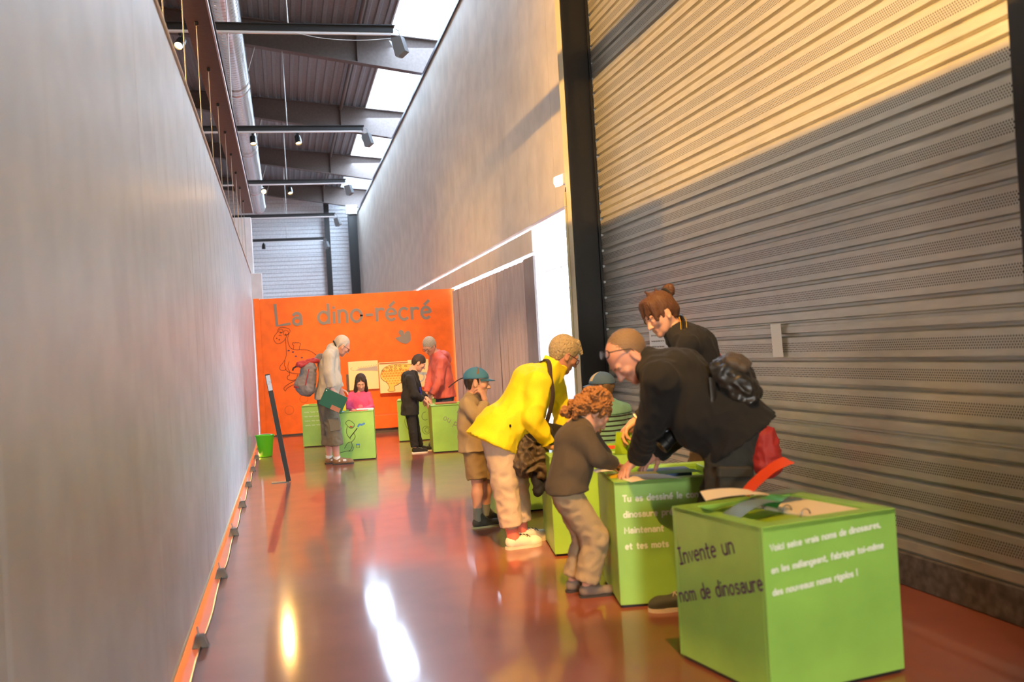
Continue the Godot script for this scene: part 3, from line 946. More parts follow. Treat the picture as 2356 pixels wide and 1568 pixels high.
# strokes in units where a small letter is 0.5 high; returns [width, strokes]
func glyph(ch: String) -> Array:
	var bowl := arc(0.2, 0.25, 0.2, 0.25, 0, 360, 18)
	match ch:
		"a": return [0.4, [arc(0.2, 0.33, 0.17, 0.17, 150, 0, 8) + [Vector2(0.37, 0.0)], arc(0.2, 0.15, 0.17, 0.15, 60, 330, 12)]]
		"b": return [0.4, [[Vector2(0, 0.8), Vector2(0, 0)], bowl]]
		"c": return [0.36, [arc(0.2, 0.25, 0.2, 0.25, 50, 310, 14)]]
		"d": return [0.42, [bowl, [Vector2(0.4, 0.82), Vector2(0.4, 0.0)]]]
		"e", "é", "è", "ê":
			var s := [[Vector2(0.03, 0.26), Vector2(0.37, 0.28)], arc(0.2, 0.25, 0.2, 0.25, 8, 310, 14)]
			if ch == "é":
				s.append([Vector2(0.16, 0.62), Vector2(0.34, 0.78)])
			elif ch == "è":
				s.append([Vector2(0.08, 0.78), Vector2(0.26, 0.62)])
			elif ch == "ê":
				s.append([Vector2(0.06, 0.6), Vector2(0.2, 0.75), Vector2(0.34, 0.6)])
			return [0.4, s]
		"à": return [0.4, [arc(0.2, 0.33, 0.17, 0.17, 150, 0, 8) + [Vector2(0.37, 0.0)], arc(0.2, 0.15, 0.17, 0.15, 60, 330, 12), [Vector2(0.08, 0.78), Vector2(0.24, 0.62)]]]
		"f": return [0.3, [arc(0.26, 0.64, 0.14, 0.16, 60, 180, 6) + [Vector2(0.12, 0)], [Vector2(0, 0.47), Vector2(0.28, 0.47)]]]
		"g": return [0.42, [bowl, [Vector2(0.4, 0.48), Vector2(0.4, -0.12)] + arc(0.2, -0.12, 0.2, 0.16, 0, -150, 8)]]
		"h": return [0.4, [[Vector2(0, 0.8), Vector2(0, 0)], arc(0.19, 0.31, 0.19, 0.18, 170, 0, 8) + [Vector2(0.38, 0)]]]
		"i": return [0.06, [[Vector2(0.03, 0.48), Vector2(0.03, 0)], [Vector2(0.03, 0.68), Vector2(0.03, 0.72)]]]
		"l": return [0.06, [[Vector2(0.03, 0.82), Vector2(0.03, 0)]]]
		"m": return [0.62, [[Vector2(0, 0.5), Vector2(0, 0)], arc(0.15, 0.33, 0.15, 0.16, 170, 0, 7) + [Vector2(0.3, 0)], arc(0.45, 0.33, 0.15, 0.16, 170, 0, 7) + [Vector2(0.6, 0)]]]
		"n": return [0.4, [[Vector2(0, 0.5), Vector2(0, 0)], arc(0.19, 0.31, 0.19, 0.18, 170, 0, 8) + [Vector2(0.38, 0)]]]
		"o": return [0.42, [bowl]]
		"p": return [0.4, [[Vector2(0, 0.5), Vector2(0, -0.3)], bowl]]
		"q": return [0.42, [bowl, [Vector2(0.4, 0.5), Vector2(0.4, -0.3)]]]
		"r": return [0.3, [[Vector2(0, 0.5), Vector2(0, 0)], arc(0.19, 0.28, 0.19, 0.2, 165, 55, 6)]]
		"s": return [0.34, [arc(0.17, 0.37, 0.15, 0.13, 40, 230, 8) + arc(0.17, 0.13, 0.16, 0.13, 60, -140, 9)]]
		"t": return [0.3, [[Vector2(0.12, 0.7), Vector2(0.12, 0.12)] + arc(0.22, 0.1, 0.1, 0.1, 180, 290, 5), [Vector2(0, 0.48), Vector2(0.28, 0.48)]]]
		"u": return [0.4, [[Vector2(0, 0.5)] + arc(0.19, 0.19, 0.19, 0.19, 180, 360, 9) + [Vector2(0.38, 0.5)], [Vector2(0.38, 0.2), Vector2(0.38, 0)]]]
		"v": return [0.36, [[Vector2(0, 0.5), Vector2(0.18, 0), Vector2(0.36, 0.5)]]]
		"x": return [0.36, [[Vector2(0, 0.5), Vector2(0.36, 0)], [Vector2(0.36, 0.5), Vector2(0, 0)]]]
		"z": return [0.34, [[Vector2(0, 0.48), Vector2(0.33, 0.48), Vector2(0, 0.02), Vector2(0.34, 0.02)]]]
		"-": return [0.36, [[Vector2(0.03, 0.26), Vector2(0.33, 0.26)]]]
		"'": return [0.06, [[Vector2(0.03, 0.8), Vector2(0.03, 0.64)]]]
		",": return [0.08, [[Vector2(0.05, 0.04), Vector2(0.0, -0.12)]]]
		".": return [0.06, [[Vector2(0.03, 0.0), Vector2(0.03, 0.04)]]]
		"!": return [0.08, [[Vector2(0.04, 0.85), Vector2(0.04, 0.2)], [Vector2(0.04, 0.0), Vector2(0.04, 0.04)]]]
		"?": return [0.36, [arc(0.17, 0.64, 0.16, 0.16, 170, -60, 8) + [Vector2(0.16, 0.32), Vector2(0.16, 0.2)], [Vector2(0.16, 0.0), Vector2(0.16, 0.04)]]]
		"L": return [0.46, [[Vector2(0.0, 0.86), Vector2(0.03, 0.0), Vector2(0.46, 0.05)]]]
		"I": return [0.3, [[Vector2(0.15, 0.8), Vector2(0.15, 0)], [Vector2(0, 0.8), Vector2(0.3, 0.8)], [Vector2(0, 0), Vector2(0.3, 0)]]]
		"V": return [0.5, [[Vector2(0, 0.8), Vector2(0.25, 0), Vector2(0.5, 0.8)]]]
		"F": return [0.42, [[Vector2(0, 0), Vector2(0, 0.8), Vector2(0.42, 0.8)], [Vector2(0, 0.42), Vector2(0.34, 0.42)]]]
		"T": return [0.5, [[Vector2(0.25, 0), Vector2(0.25, 0.8)], [Vector2(0, 0.8), Vector2(0.5, 0.8)]]]
		"M": return [0.6, [[Vector2(0, 0), Vector2(0.04, 0.8), Vector2(0.3, 0.25), Vector2(0.56, 0.8), Vector2(0.6, 0)]]]
	return [0.3, []]


func text_width(s: String) -> float:
	var w := 0.0
	for ch in s:
		w += glyph(ch)[0] + 0.16
	return w


# strokes of a line of text starting at the transform's origin, unit = height scale
func write(mb: MB, s: String, unit: float, thick: float, xf: Transform3D, gap := 0.16) -> void:
	var x := 0.0
	for ch in s:
		var g := glyph(ch)
		for st in g[1]:
			var p := []
			for q in st:
				p.append(Vector2((q.x + x) * unit, q.y * unit))
			mb.stroke(p, thick, xf.translated_local(Vector3(0, 0, 0.0004 * g[1].find(st))))
		x += g[0] + gap


# the same, one part for each word (or each letter)
func write_parts(parent: Node, called: String, m: Material, s: String, unit: float, thick: float, xf: Transform3D, gap := 0.16, letters := false) -> void:
	var x := 0.0
	var mb := MB.new()
	for ch in s + " ":
		if (ch == " " or letters) and mb.v.size() > 0:
			put(called, mb, m, parent)
			mb = MB.new()
		var g := glyph(ch)
		for st in g[1]:
			var p := []
			for q in st:
				p.append(Vector2((q.x + x) * unit, q.y * unit))
			mb.stroke(p, thick, xf.translated_local(Vector3(0, 0, 0.0004 * g[1].find(st))))
		x += g[0] + gap


func squiggle(mb: MB, length: float, unit: float, thick: float, xf: Transform3D, sd: int) -> void:
	# handwriting too far away to read
	var r := RandomNumberGenerator.new()
	r.seed = sd
	var x := 0.0
	while x < length:
		var w := r.randf_range(0.6, 1.6) * unit * 2.0
		var p := []
		var k := 0.0
		while k < w:
			p.append(Vector2(x + k, unit * (0.25 + 0.24 * sin(k / unit * 9.0) + r.randf_range(-0.05, 0.08))))
			k += unit * 0.12
		mb.stroke(p, thick, xf)
		x += w + unit * 0.5


# ---------------------------------------------------------------- orange banner wall
func build_banner() -> void:
	var Z := -17.7
	var b := thing("banner_wall", "orange fabric banner wall with a grey title across the end of the aisle", "banner wall", Vector3(0, 0, 0))
	# cloth with slight creases
	var mb := MB.new()
	var nx := 90
	var ny := 40
	var grid := []
	var nz := FastNoiseLite.new()
	nz.seed = 8
	nz.frequency = 0.9
	for j in ny + 1:
		var line := []
		for i in nx + 1:
			var x := lerpf(-0.38, 3.03, float(i) / nx)
			var top := 2.385 + 0.012 * (x + 0.4)
			var y := lerpf(0.03, top, float(j) / ny)
			var crease := 0.006 * exp(-pow((x - 2.45 - (2.4 - y) * -0.28) * 14.0, 2)) + 0.006 * exp(-pow((x - 2.62 - (2.4 - y) * -0.35) * 14.0, 2))
			line.append(mb.vert(Vector3(x, y, Z + 0.012 + 0.004 * nz.get_noise_2d(x, y * 0.4) + crease), Vector3.BACK))
		grid.append(line)
	for j in ny + 1:
		for i in nx + 1:
			var dx: Vector3 = mb.v[grid[j][mini(i + 1, nx)]] - mb.v[grid[j][maxi(i - 1, 0)]]
			var dy: Vector3 = mb.v[grid[mini(j + 1, ny)][i]] - mb.v[grid[maxi(j - 1, 0)][i]]
			mb.n[grid[j][i]] = dx.cross(dy).normalized()
	for j in ny:
		for i in nx:
			mb.tri_i(grid[j][i], grid[j][i + 1], grid[j + 1][i + 1])
			mb.tri_i(grid[j][i], grid[j + 1][i + 1], grid[j + 1][i])
	put("fabric", mb, M.orange_fabric, b)
	put("side_flap", MB.new().box(Vector3(-0.435, 1.21, Z + 0.03), Vector3(0.10, 2.37, 0.02), Basis(Vector3.UP, 0.25), 0.004), M.orange_fabric, b)
	put("frame", MB.new().span(Vector3(-0.46, 0.02, Z - 0.07), Vector3(3.02, 2.37, Z)), M.orange_fabric, b)
	put("foot_strip", MB.new().span(Vector3(-0.46, 0, Z - 0.06), Vector3(3.02, 0.03, Z + 0.03)), M.black_steel, b)
	var F := Z + 0.032
	# title, each letter where it stands
	var base := 1.915
	var title := [["L", -0.125, 0.23, 0.42], ["a", 0.155, 0.155, 0.40], ["d", 0.60, 0.185, 0.40], ["i", 0.855, 0.02, 0.38], ["n", 0.952, 0.145, 0.43], ["o", 1.165, 0.19, 0.42], ["-", 1.425, 0.115, 0.42], ["r", 1.612, 0.125, 0.43], ["é", 1.785, 0.165, 0.40], ["c", 2.01, 0.155, 0.40], ["r", 2.235, 0.12, 0.40], ["é", 2.41, 0.16, 0.40]]
	for t in title:
		var g := glyph(t[0])
		var lm := MB.new()
		var sx: float = t[2] / maxf(g[0], 0.05) if t[0] != "i" else 0.4
		for st in g[1]:
			var p := []
			for q in st:
				p.append(Vector2(t[1] + q.x * sx, base + q.y * t[3]))
			lm.stroke(p, 0.05, Transform3D(Basis(), Vector3(0, 0, F + 0.0008 * g[1].find(st))))
		put("letter", lm, M.letter_grey, b)
	# line drawing of a long-necked dinosaur
	var lines := [
		[-0.083, 1.864, -0.051, 1.879, 0.028, 1.871, 0.091, 1.847, 0.104, 1.805, 0.087, 1.774, 0.045, 1.743, 0.027, 1.695, -0.008, 1.648, -0.065, 1.61, -0.129, 1.606, -0.166, 1.649, -0.179, 1.698, -0.152, 1.754, -0.11, 1.8, -0.1, 1.84, -0.083, 1.864],
		[0.087, 1.774, 0.059, 1.693, 0.062, 1.612, 0.082, 1.545, 0.12, 1.502, 0.198, 1.477, 0.294, 1.476, 0.39, 1.463, 0.483, 1.408, 0.574, 1.304, 0.631, 1.169, 0.642, 1.07],
		[0.018, 1.687, 0.021, 1.598, 0.021, 1.5, 0.019, 1.402, -0.009, 1.322, -0.053, 1.259, -0.095, 1.213, -0.105, 1.165, -0.067, 1.138, -0.011, 1.143, -0.001, 1.183, -0.023, 1.225, -0.01, 1.306],
		[0.06, 1.285, 0.038, 1.221, 0.037, 1.156, 0.066, 1.106],
		[-0.01, 1.159, 0.035, 1.107, 0.113, 1.078, 0.208, 1.064, 0.288, 1.072, 0.37, 1.103],
		[0.05, 1.107, 0.055, 1.049, 0.023, 1.035, 0.012, 0.995, 0.043, 0.968, 0.106, 0.956, 0.163, 0.977, 0.191, 1.049],
		[0.143, 1.493, 0.152, 1.558, 0.132, 1.575, 0.141, 1.607, 0.165, 1.599, 0.189, 1.608, 0.213, 1.6, 0.237, 1.602, 0.268, 1.584, 0.267, 1.559, 0.249, 1.528, 0.243, 1.479],
		[0.368, 1.062, 0.285, 1.027, 0.17, 0.96, 0.056, 0.91, -0.035, 0.851, -0.053, 0.812, -0.031, 0.778, -0.005, 0.817, 0.085, 0.868, 0.199, 0.901, 0.329, 0.95],
		[-0.09, 1.742, -0.066, 1.747, -0.047, 1.735]]
	var dm := MB.new()
	var xf := Transform3D(Basis(), Vector3(0, 0, F + 0.001))
	for l in lines:
		dm.stroke(smooth_line(pts2(l)), 0.008, xf)
	for c in [[-0.051, 1.817, 0.036], [0.032, 1.781, 0.044]]:
		dm.stroke(arc(c[0], c[1], c[2], c[2], 0, 360, 20), 0.007, xf)
	for c in [[-0.052, 1.794, 0.006], [0.029, 1.755, 0.007], [-0.127, 1.695, 0.005], [-0.086, 1.669, 0.006]]:
		dm.stroke(arc(c[0], c[1], c[2], c[2], 0, 360, 8), 0.012, xf)
	for c in [[0.275, 0.623, 0.07], [0.017, 0.444, 0.075], [0.322, 0.862, 0.05]]:
		dm.stroke(arc(c[0], c[1], c[2], c[2], 0, 360, 24), 0.004, xf)
	put("dinosaur_drawing", dm, M.ink_black, b)
	for c in [[0.062, 1.473], [0.133, 1.444], [0.179, 1.368], [0.279, 1.338]]:
		var q := PackedVector2Array()
		for p in arc(c[0], c[1], 0.02, 0.013, 0, 345, 14):
			q.append(p)
		put("violet_dot", MB.new().prism(q, 0.002, xf), M.ink_violet, b)
	var paw := PackedVector2Array()
	for p in smooth_line(pts2([1.919, 1.585, 1.97, 1.607, 2.013, 1.622, 1.982, 1.673, 1.99, 1.715, 2.027, 1.73, 2.068, 1.702, 2.081, 1.643, 2.1, 1.684, 2.143, 1.707, 2.184, 1.679, 2.193, 1.595, 2.184, 1.529, 2.131, 1.49, 2.08, 1.484, 1.998, 1.514]), 4, true):
		paw.append(p)
	put("footprint", MB.new().prism(paw, 0.003, xf), M.letter_grey, b)

	# orange bench below the pictures
	var bn := thing("display_bench", "orange display bench under the dinosaur puzzle boards", "bench", Vector3(1.65, 0, -17.4))
	put("body", MB.new().span(Vector3(-0.66, 0.06, -0.26), Vector3(0.75, 0.70, 0.22), 0.006), M.orange_fabric, bn)
	put("ledge", MB.new().span(Vector3(-0.70, 0.075, 0.23), Vector3(0.78, 0.30, 0.62), 0.006), M.orange_fabric, bn)
	put("dark_base_strip", MB.new().span(Vector3(-0.66, 0, -0.2), Vector3(0.74, 0.07, 0.55)), M.beam_brown, bn)  # dark strip filling the gap under the bench
	# puzzle boards
	mat("board_cream", lin(0.80, 0.62, 0.33), 0.6)
	mat("spot_orange", lin(0.75, 0.24, 0.02), 0.6)
	mat("body_yellow", lin(0.86, 0.50, 0.10), 0.6)
	mat("tail_grey", lin(0.36, 0.33, 0.30), 0.6)
	mat("head_blue", lin(0.36, 0.45, 0.55), 0.6)
	mat("tail_brown", lin(0.35, 0.12, 0.05), 0.6)
	var boards := [[Vector2(1.03, 0.735), Vector2(0.505, 0.485), -17.10, "cream puzzle board with a spiky grey dinosaur tail"], [Vector2(1.542, 0.652), Vector2(0.585, 0.525), -17.04, "cream puzzle board with a giraffe spotted dinosaur body"], [Vector2(2.045, 0.72), Vector2(0.36, 0.47), -17.10, "cream puzzle board with a blue grey dinosaur head"]]
	for i in 3:
		var q: Array = boards[i]
		var o := thing("puzzle_board", q[3], "puzzle board", Vector3(q[0].x, q[0].y, q[2]), 0, "dinosaur puzzle boards")
		o.rotation.x = deg_to_rad(-3.0)
		put("board", MB.new().span(Vector3(0, 0, -0.02), Vector3(q[1].x, q[1].y, 0), 0.003), M.board_cream, o)
		var f := Transform3D(Basis(), Vector3(0, 0, 0.003))
		if i == 0:
			var t := PackedVector2Array()
			for p in pts2([0.10, 0.33, 0.2, 0.365, 0.35, 0.372, 0.495, 0.39, 0.5, 0.30, 0.39, 0.315, 0.25, 0.32]):
				t.append(p)
			put("tail_print", MB.new().prism(t, 0.003, f), M.tail_grey, o)
			var sp := MB.new()
			for k in 8:
				var x := 0.16 + 0.043 * k
				var y := 0.36 + 0.03 * k / 8.0
				sp.stroke([Vector2(x, y), Vector2(x + 0.018, y + 0.03), Vector2(x + 0.03, y)], 0.004, Transform3D(Basis(), Vector3(0, 0, 0.004)))
			sp.stroke(smooth_line(pts2([0.10, 0.33, 0.06, 0.34, 0.04, 0.37, 0.07, 0.38])), 0.004, Transform3D(Basis(), Vector3(0, 0, 0.004)))
			put("spike_print", sp, M.ink_black, o)
		elif i == 1:
			var t := PackedVector2Array()
			var outline := smooth_line(pts2([0.02, 0.30, 0.08, 0.42, 0.2, 0.47, 0.35, 0.48, 0.50, 0.47, 0.57, 0.44, 0.575, 0.2, 0.46, 0.16, 0.42, 0.14, 0.36, 0.16, 0.28, 0.12, 0.24, 0.10, 0.25, 0.03, 0.16, 0.02, 0.13, 0.05, 0.16, 0.09, 0.12, 0.18, 0.06, 0.22]), 4, true)
			for p in outline:
				t.append(p)
			put("body_print", MB.new().prism(t, 0.003, f), M.body_yellow, o)
			var ol := MB.new().stroke(outline, 0.007, Transform3D(Basis(), Vector3(0, 0, 0.006)), true)
			rng.seed = 4
			for gy in 7:
				for gx in 11:
					var c := Vector2(0.05 + 0.048 * gx + (0.024 if gy % 2 else 0.0), 0.16 + 0.042 * gy)
					var s := 0.0215 if gy > 2 else 0.014
					if Geometry2D.is_point_in_polygon(c, t) and c.y < 0.38 and Geometry2D.is_point_in_polygon(c + Vector2(0, -0.02), t):
						var pp := PackedVector2Array()
						for k in 6:
							var a := TAU * k / 6.0 + rng.randf() * 0.6
							pp.append(c + Vector2(cos(a) * s * rng.randf_range(0.85, 1.25), sin(a) * s * rng.randf_range(0.8, 1.1)))
						put("patch_print", MB.new().prism(pp, 0.002, Transform3D(Basis(), Vector3(0, 0, 0.0055))), M.spot_orange, o)
			for c in [[0.07, 0.385], [0.14, 0.425], [0.21, 0.44], [0.29, 0.455], [0.36, 0.45], [0.2, 0.395], [0.28, 0.41], [0.37, 0.40], [0.46, 0.44]]:
				ol.stroke(arc(c[0], c[1], 0.022, 0.013, 0, 360, 12), 0.008, Transform3D(Basis(Vector3.BACK, 0.0), Vector3(0, 0, 0.0065)))
			put("outline_print", ol, M.ink_black, o)
			put("back_stripe", MB.new().span(Vector3(0.01, 0.492, 0.001), Vector3(0.5, 0.515, 0.004)), M.tail_brown, o)
		else:
			var ol := MB.new()
			ol.stroke(smooth_line(pts2([0.02, 0.26, 0.1, 0.30, 0.2, 0.24, 0.3, 0.22])), 0.05, f)
			ol.stroke(smooth_line(pts2([0.25, 0.23, 0.27, 0.16, 0.23, 0.10, 0.12, 0.07])), 0.02, f)
			put("head_print", ol, M.head_blue, o)
	tag(put("dark_board", MB.new().box(Vector3(1.015, 0.86, -17.14), Vector3(0.05, 0.30, 0.02), Basis(), 0.003), M.beam_brown), "narrow dark board edge beside the cream tail board", "board")


# ---------------------------------------------------------------- play cubes
const CUBE := 0.602
const CUBE_H := 0.613


func play_cube(center: Vector2, turn_deg: float, label: String) -> Node3D:
	var o := thing("play_cube", label, "play cube", Vector3(center.x, 0, center.y), deg_to_rad(turn_deg), "lime green play cubes")
	var h := CUBE / 2
	for k in 4:
		var b := Basis(Vector3.UP, PI / 2 * k)
		put("side_panel", MB.new().box(b * Vector3(0, CUBE_H / 2 + 0.006, h - 0.009), Vector3(CUBE - 0.0005 - (0.036 if k % 2 else 0.0), CUBE_H - 0.014, 0.018), b, 0.0025), M.lime, o)
	for k in 4:
		var b := Basis(Vector3.UP, PI / 2 * k)
		put("top_frame", MB.new().box(b * Vector3(0, CUBE_H - 0.011, h - 0.036), Vector3(CUBE - (0.144 if k % 2 else 0.0), 0.021, 0.072), b, 0.0025), M.lime, o)
	put("tray", MB.new().span(Vector3(-h + 0.05, CUBE_H - 0.07, -h + 0.05), Vector3(h - 0.05, CUBE_H - 0.05, h - 0.05)), M.lime, o)
	for k in 4:
		var b := Basis(Vector3.UP, PI / 2 * k)
		put("tray_side", MB.new().box(b * Vector3(0, CUBE_H - 0.04, h - 0.066), Vector3(CUBE - 0.13, 0.045, 0.008), b), M.lime, o)
	put("base", MB.new().span(Vector3(-h + 0.012, 0, -h + 0.012), Vector3(h - 0.012, 0.014, h - 0.012)), M.skid_black, o)
	return o


func corner_center(p: Vector2, turn_deg: float, right := false) -> Vector2:
	# centre of a cube from its front left (or front right) floor corner
	var t := deg_to_rad(turn_deg)
	var ax := Vector2(cos(t), -sin(t))
	var az := Vector2(-sin(t), -cos(t))
	return p + ax * (CUBE / 2 * (-1.0 if right else 1.0)) + az * CUBE / 2


# transform of a cube's vertical face for writing on it: 0 front, 1 right, 2 back, 3 left; origin at lower left corner
func face(k: int) -> Transform3D:
	var b := Basis(Vector3.UP, PI / 2 * k)
	return Transform3D(b, b * Vector3(-CUBE / 2, 0, CUBE / 2 + 0.0012))


func build_cubes() -> void:
	# nearest cube with the name album
	var c1 := play_cube(Vector2(1.843, -3.569), 9.4, "nearest lime green cube, lettered for inventing a dinosaur name")
	var f := face(3) * Transform3D(Basis(Vector3.BACK, deg_to_rad(16)), Vector3(0.045, 0.385, 0))
	write_parts(c1, "letter", M.ink_violet, "Invente un", 0.078, 0.0085, f, 0.16, true)
	f = face(3) * Transform3D(Basis(Vector3.BACK, deg_to_rad(16)), Vector3(0.03, 0.23, 0))
	write_parts(c1, "letter", M.ink_violet, "nom de dinosaure", 0.0695, 0.0085, f, 0.16, true)
	var rows := ["Voici seize vrais noms de dinosaures,", "en les mélangeant, fabrique toi-même", "des nouveaux noms rigolos !"]
	for i in 3:
		f = face(0) * Transform3D(Basis(Vector3.BACK, deg_to_rad(3.0)), Vector3(0.03, 0.525 - 0.078 * i, 0))
		write_parts(c1, "word", M.print_white, rows[i], 0.0272, 0.0062, f, 0.17)

	var c2 := play_cube(corner_center(Vector2(1.52, -4.62), -10.0), -10.0, "lime green cube under the hands of the man in black")
	rows = ["Tu as dessiné le contour", "dinosaure préféré à l'aide", "Maintenant", "et tes mots"]
	for i in 4:
		f = face(0) * Transform3D(Basis(), Vector3(0.04, 0.515 - 0.077 * i, 0))
		write_parts(c2, "word", M.print_white, rows[i], 0.036, 0.0072, f, 0.18)

	play_cube(corner_center(Vector2(1.543, -5.915), -8.5), -8.5, "lime green cube between the woman in yellow and the curly haired child")
	play_cube(corner_center(Vector2(1.531, -7.60), 3.0), 3.0, "lime green cube behind the legs of the woman in yellow")

	var c5 := play_cube(corner_center(Vector2(1.041, -12.62), -6.0, true), -6.0, "lime green cube with a painting dinosaur drawn on its front")
	var t := MB.new()
	var fx := face(0)
	for l in [[0.27, 0.44, 0.25, 0.475, 0.28, 0.505, 0.31, 0.50, 0.345, 0.47, 0.36, 0.44, 0.34, 0.41, 0.31, 0.405, 0.28, 0.43], [0.27, 0.44, 0.255, 0.37, 0.265, 0.32, 0.30, 0.27], [0.30, 0.42, 0.33, 0.415, 0.345, 0.435],
		[0.345, 0.34, 0.36, 0.30, 0.34, 0.26, 0.31, 0.235], [0.31, 0.235, 0.315, 0.18, 0.285, 0.13, 0.22, 0.12, 0.15, 0.10, 0.11, 0.05], [0.22, 0.16, 0.26, 0.22, 0.30, 0.235], [0.33, 0.17, 0.315, 0.125, 0.27, 0.12]]:
		t.stroke(smooth_line(pts2(l)), 0.006, fx)
	t.stroke(pts2([0.295, 0.29, 0.39, 0.40]), 0.011, fx)
	for s in [[0.37, 0.2, 0.37, 0.155, 0.405, 0.155, 0.405, 0.2]]:
		t.stroke(pts2(s), 0.005, fx)
	put("dinosaur_drawing", t, M.ink_black, c5)
	mat("paint_blue", lin(0.06, 0.22, 0.55), 0.5)
	t = MB.new()
	t.stroke(smooth_line(pts2([0.40, 0.42, 0.42, 0.445, 0.45, 0.44, 0.48, 0.455])), 0.024, fx)
	t.stroke(pts2([0.37, 0.197, 0.405, 0.197]), 0.016, fx)
	put("paint_splash", t, M.paint_blue, c5)
	mat("mouth_red", lin(0.5, 0.04, 0.02), 0.5)
	put("mouth_print", MB.new().stroke(pts2([0.305, 0.43, 0.325, 0.425]), 0.014, fx), M.mouth_red, c5)

	var c6 := play_cube(corner_center(Vector2(0.19, -15.1), -6.0), -6.0, "far lime green cube with faint white writing behind the old man's legs")
	t = MB.new()
	for i in 4:
		t = MB.new()
		squiggle(t, 0.5, 0.03, 0.004, face(0) * Transform3D(Basis(), Vector3(0.04, 0.51 - 0.065 * i, 0)), 30 + i)
		put("text_line", t, M.print_white, c6)

	var c7 := play_cube(corner_center(Vector2(1.575, -14.8), -8.0), -8.0, "far lime green cube behind the legs of the boy in the black hoodie")
	t = MB.new()
	for l in [[0.10, 0.38, 0.12, 0.36, 0.10, 0.30, 0.13, 0.20, 0.2, 0.14], [0.14, 0.38, 0.13, 0.28, 0.2, 0.18, 0.27, 0.15], [0.42, 0.42, 0.37, 0.40, 0.36, 0.33, 0.40, 0.30, 0.44, 0.31]]:
		t.stroke(smooth_line(pts2(l)), 0.005, face(0))
	t.stroke(arc(0.41, 0.15, 0.055, 0.06, 0, 360, 18), 0.005, face(0))
	t.stroke(arc(0.42, 0.15, 0.03, 0.035, 0, 360, 14), 0.005, face(0))
	put("dinosaur_drawing", t, M.ink_black, c7)
	put("grey_patch", MB.new().stroke(pts2([0.14, 0.50, 0.19, 0.36]), 0.05, face(0)), M.letter_grey, c7)

	var c8 := play_cube(corner_center(Vector2(1.794, -12.75), -4.0), -4.0, "bright lime green cube lettered with a fossil question")
	write_parts(c8, "letter", M.letter_grey, "Fossile", 0.095, 0.007, face(0) * Transform3D(Basis(Vector3.BACK, deg_to_rad(-31)), Vector3(0.33, 0.50, 0)), 0.16, true)
	write_parts(c8, "letter", M.letter_grey, "ou pas fossile ?", 0.095, 0.007, face(0) * Transform3D(Basis(Vector3.BACK, deg_to_rad(-31)), Vector3(0.145, 0.425, 0)), 0.16, true)


func sheet(corners: Array, sag := 0.0, n := 8) -> MB:
	# a bent sheet of card between four corners (counter-clockwise from above), with thickness
	var mb := MB.new()
	for side in [0, 1]:
		var first := mb.v.size()
		for j in n + 1:
			for i in n + 1:
				var u := float(i) / n
				var w := float(j) / n
				var p: Vector3 = (corners[0] * (1 - u) + corners[1] * u) * (1 - w) + (corners[3] * (1 - u) + corners[2] * u) * w
				p.y += sag * 4.0 * u * (1 - u) - (0.0015 if side else 0.0)
				mb.vert(p, Vector3.UP)
		for j in n:
			for i in n:
				var a := first + j * (n + 1) + i
				if side == 0:
					mb.tri_i(a, a + 1, a + n + 2)
					mb.tri_i(a, a + n + 2, a + n + 1)
				else:
					mb.tri_i(a, a + n + 2, a + 1)
					mb.tri_i(a, a + n + 1, a + n + 2)
		for j in n + 1:
			for i in n + 1:
				var k := first + j * (n + 1) + i
				var dx := mb.v[first + j * (n + 1) + mini(i + 1, n)] - mb.v[first + j * (n + 1) + maxi(i - 1, 0)]
				var dy := mb.v[first + mini(j + 1, n) * (n + 1) + i] - mb.v[first + maxi(j - 1, 0) * (n + 1) + i]
				mb.n[k] = dx.cross(dy).normalized() * (1.0 if side == 0 else -1.0)
				if mb.n[k].y < 0 and side == 0 or mb.n[k].y > 0 and side == 1:
					mb.n[k] = -mb.n[k]
	return mb


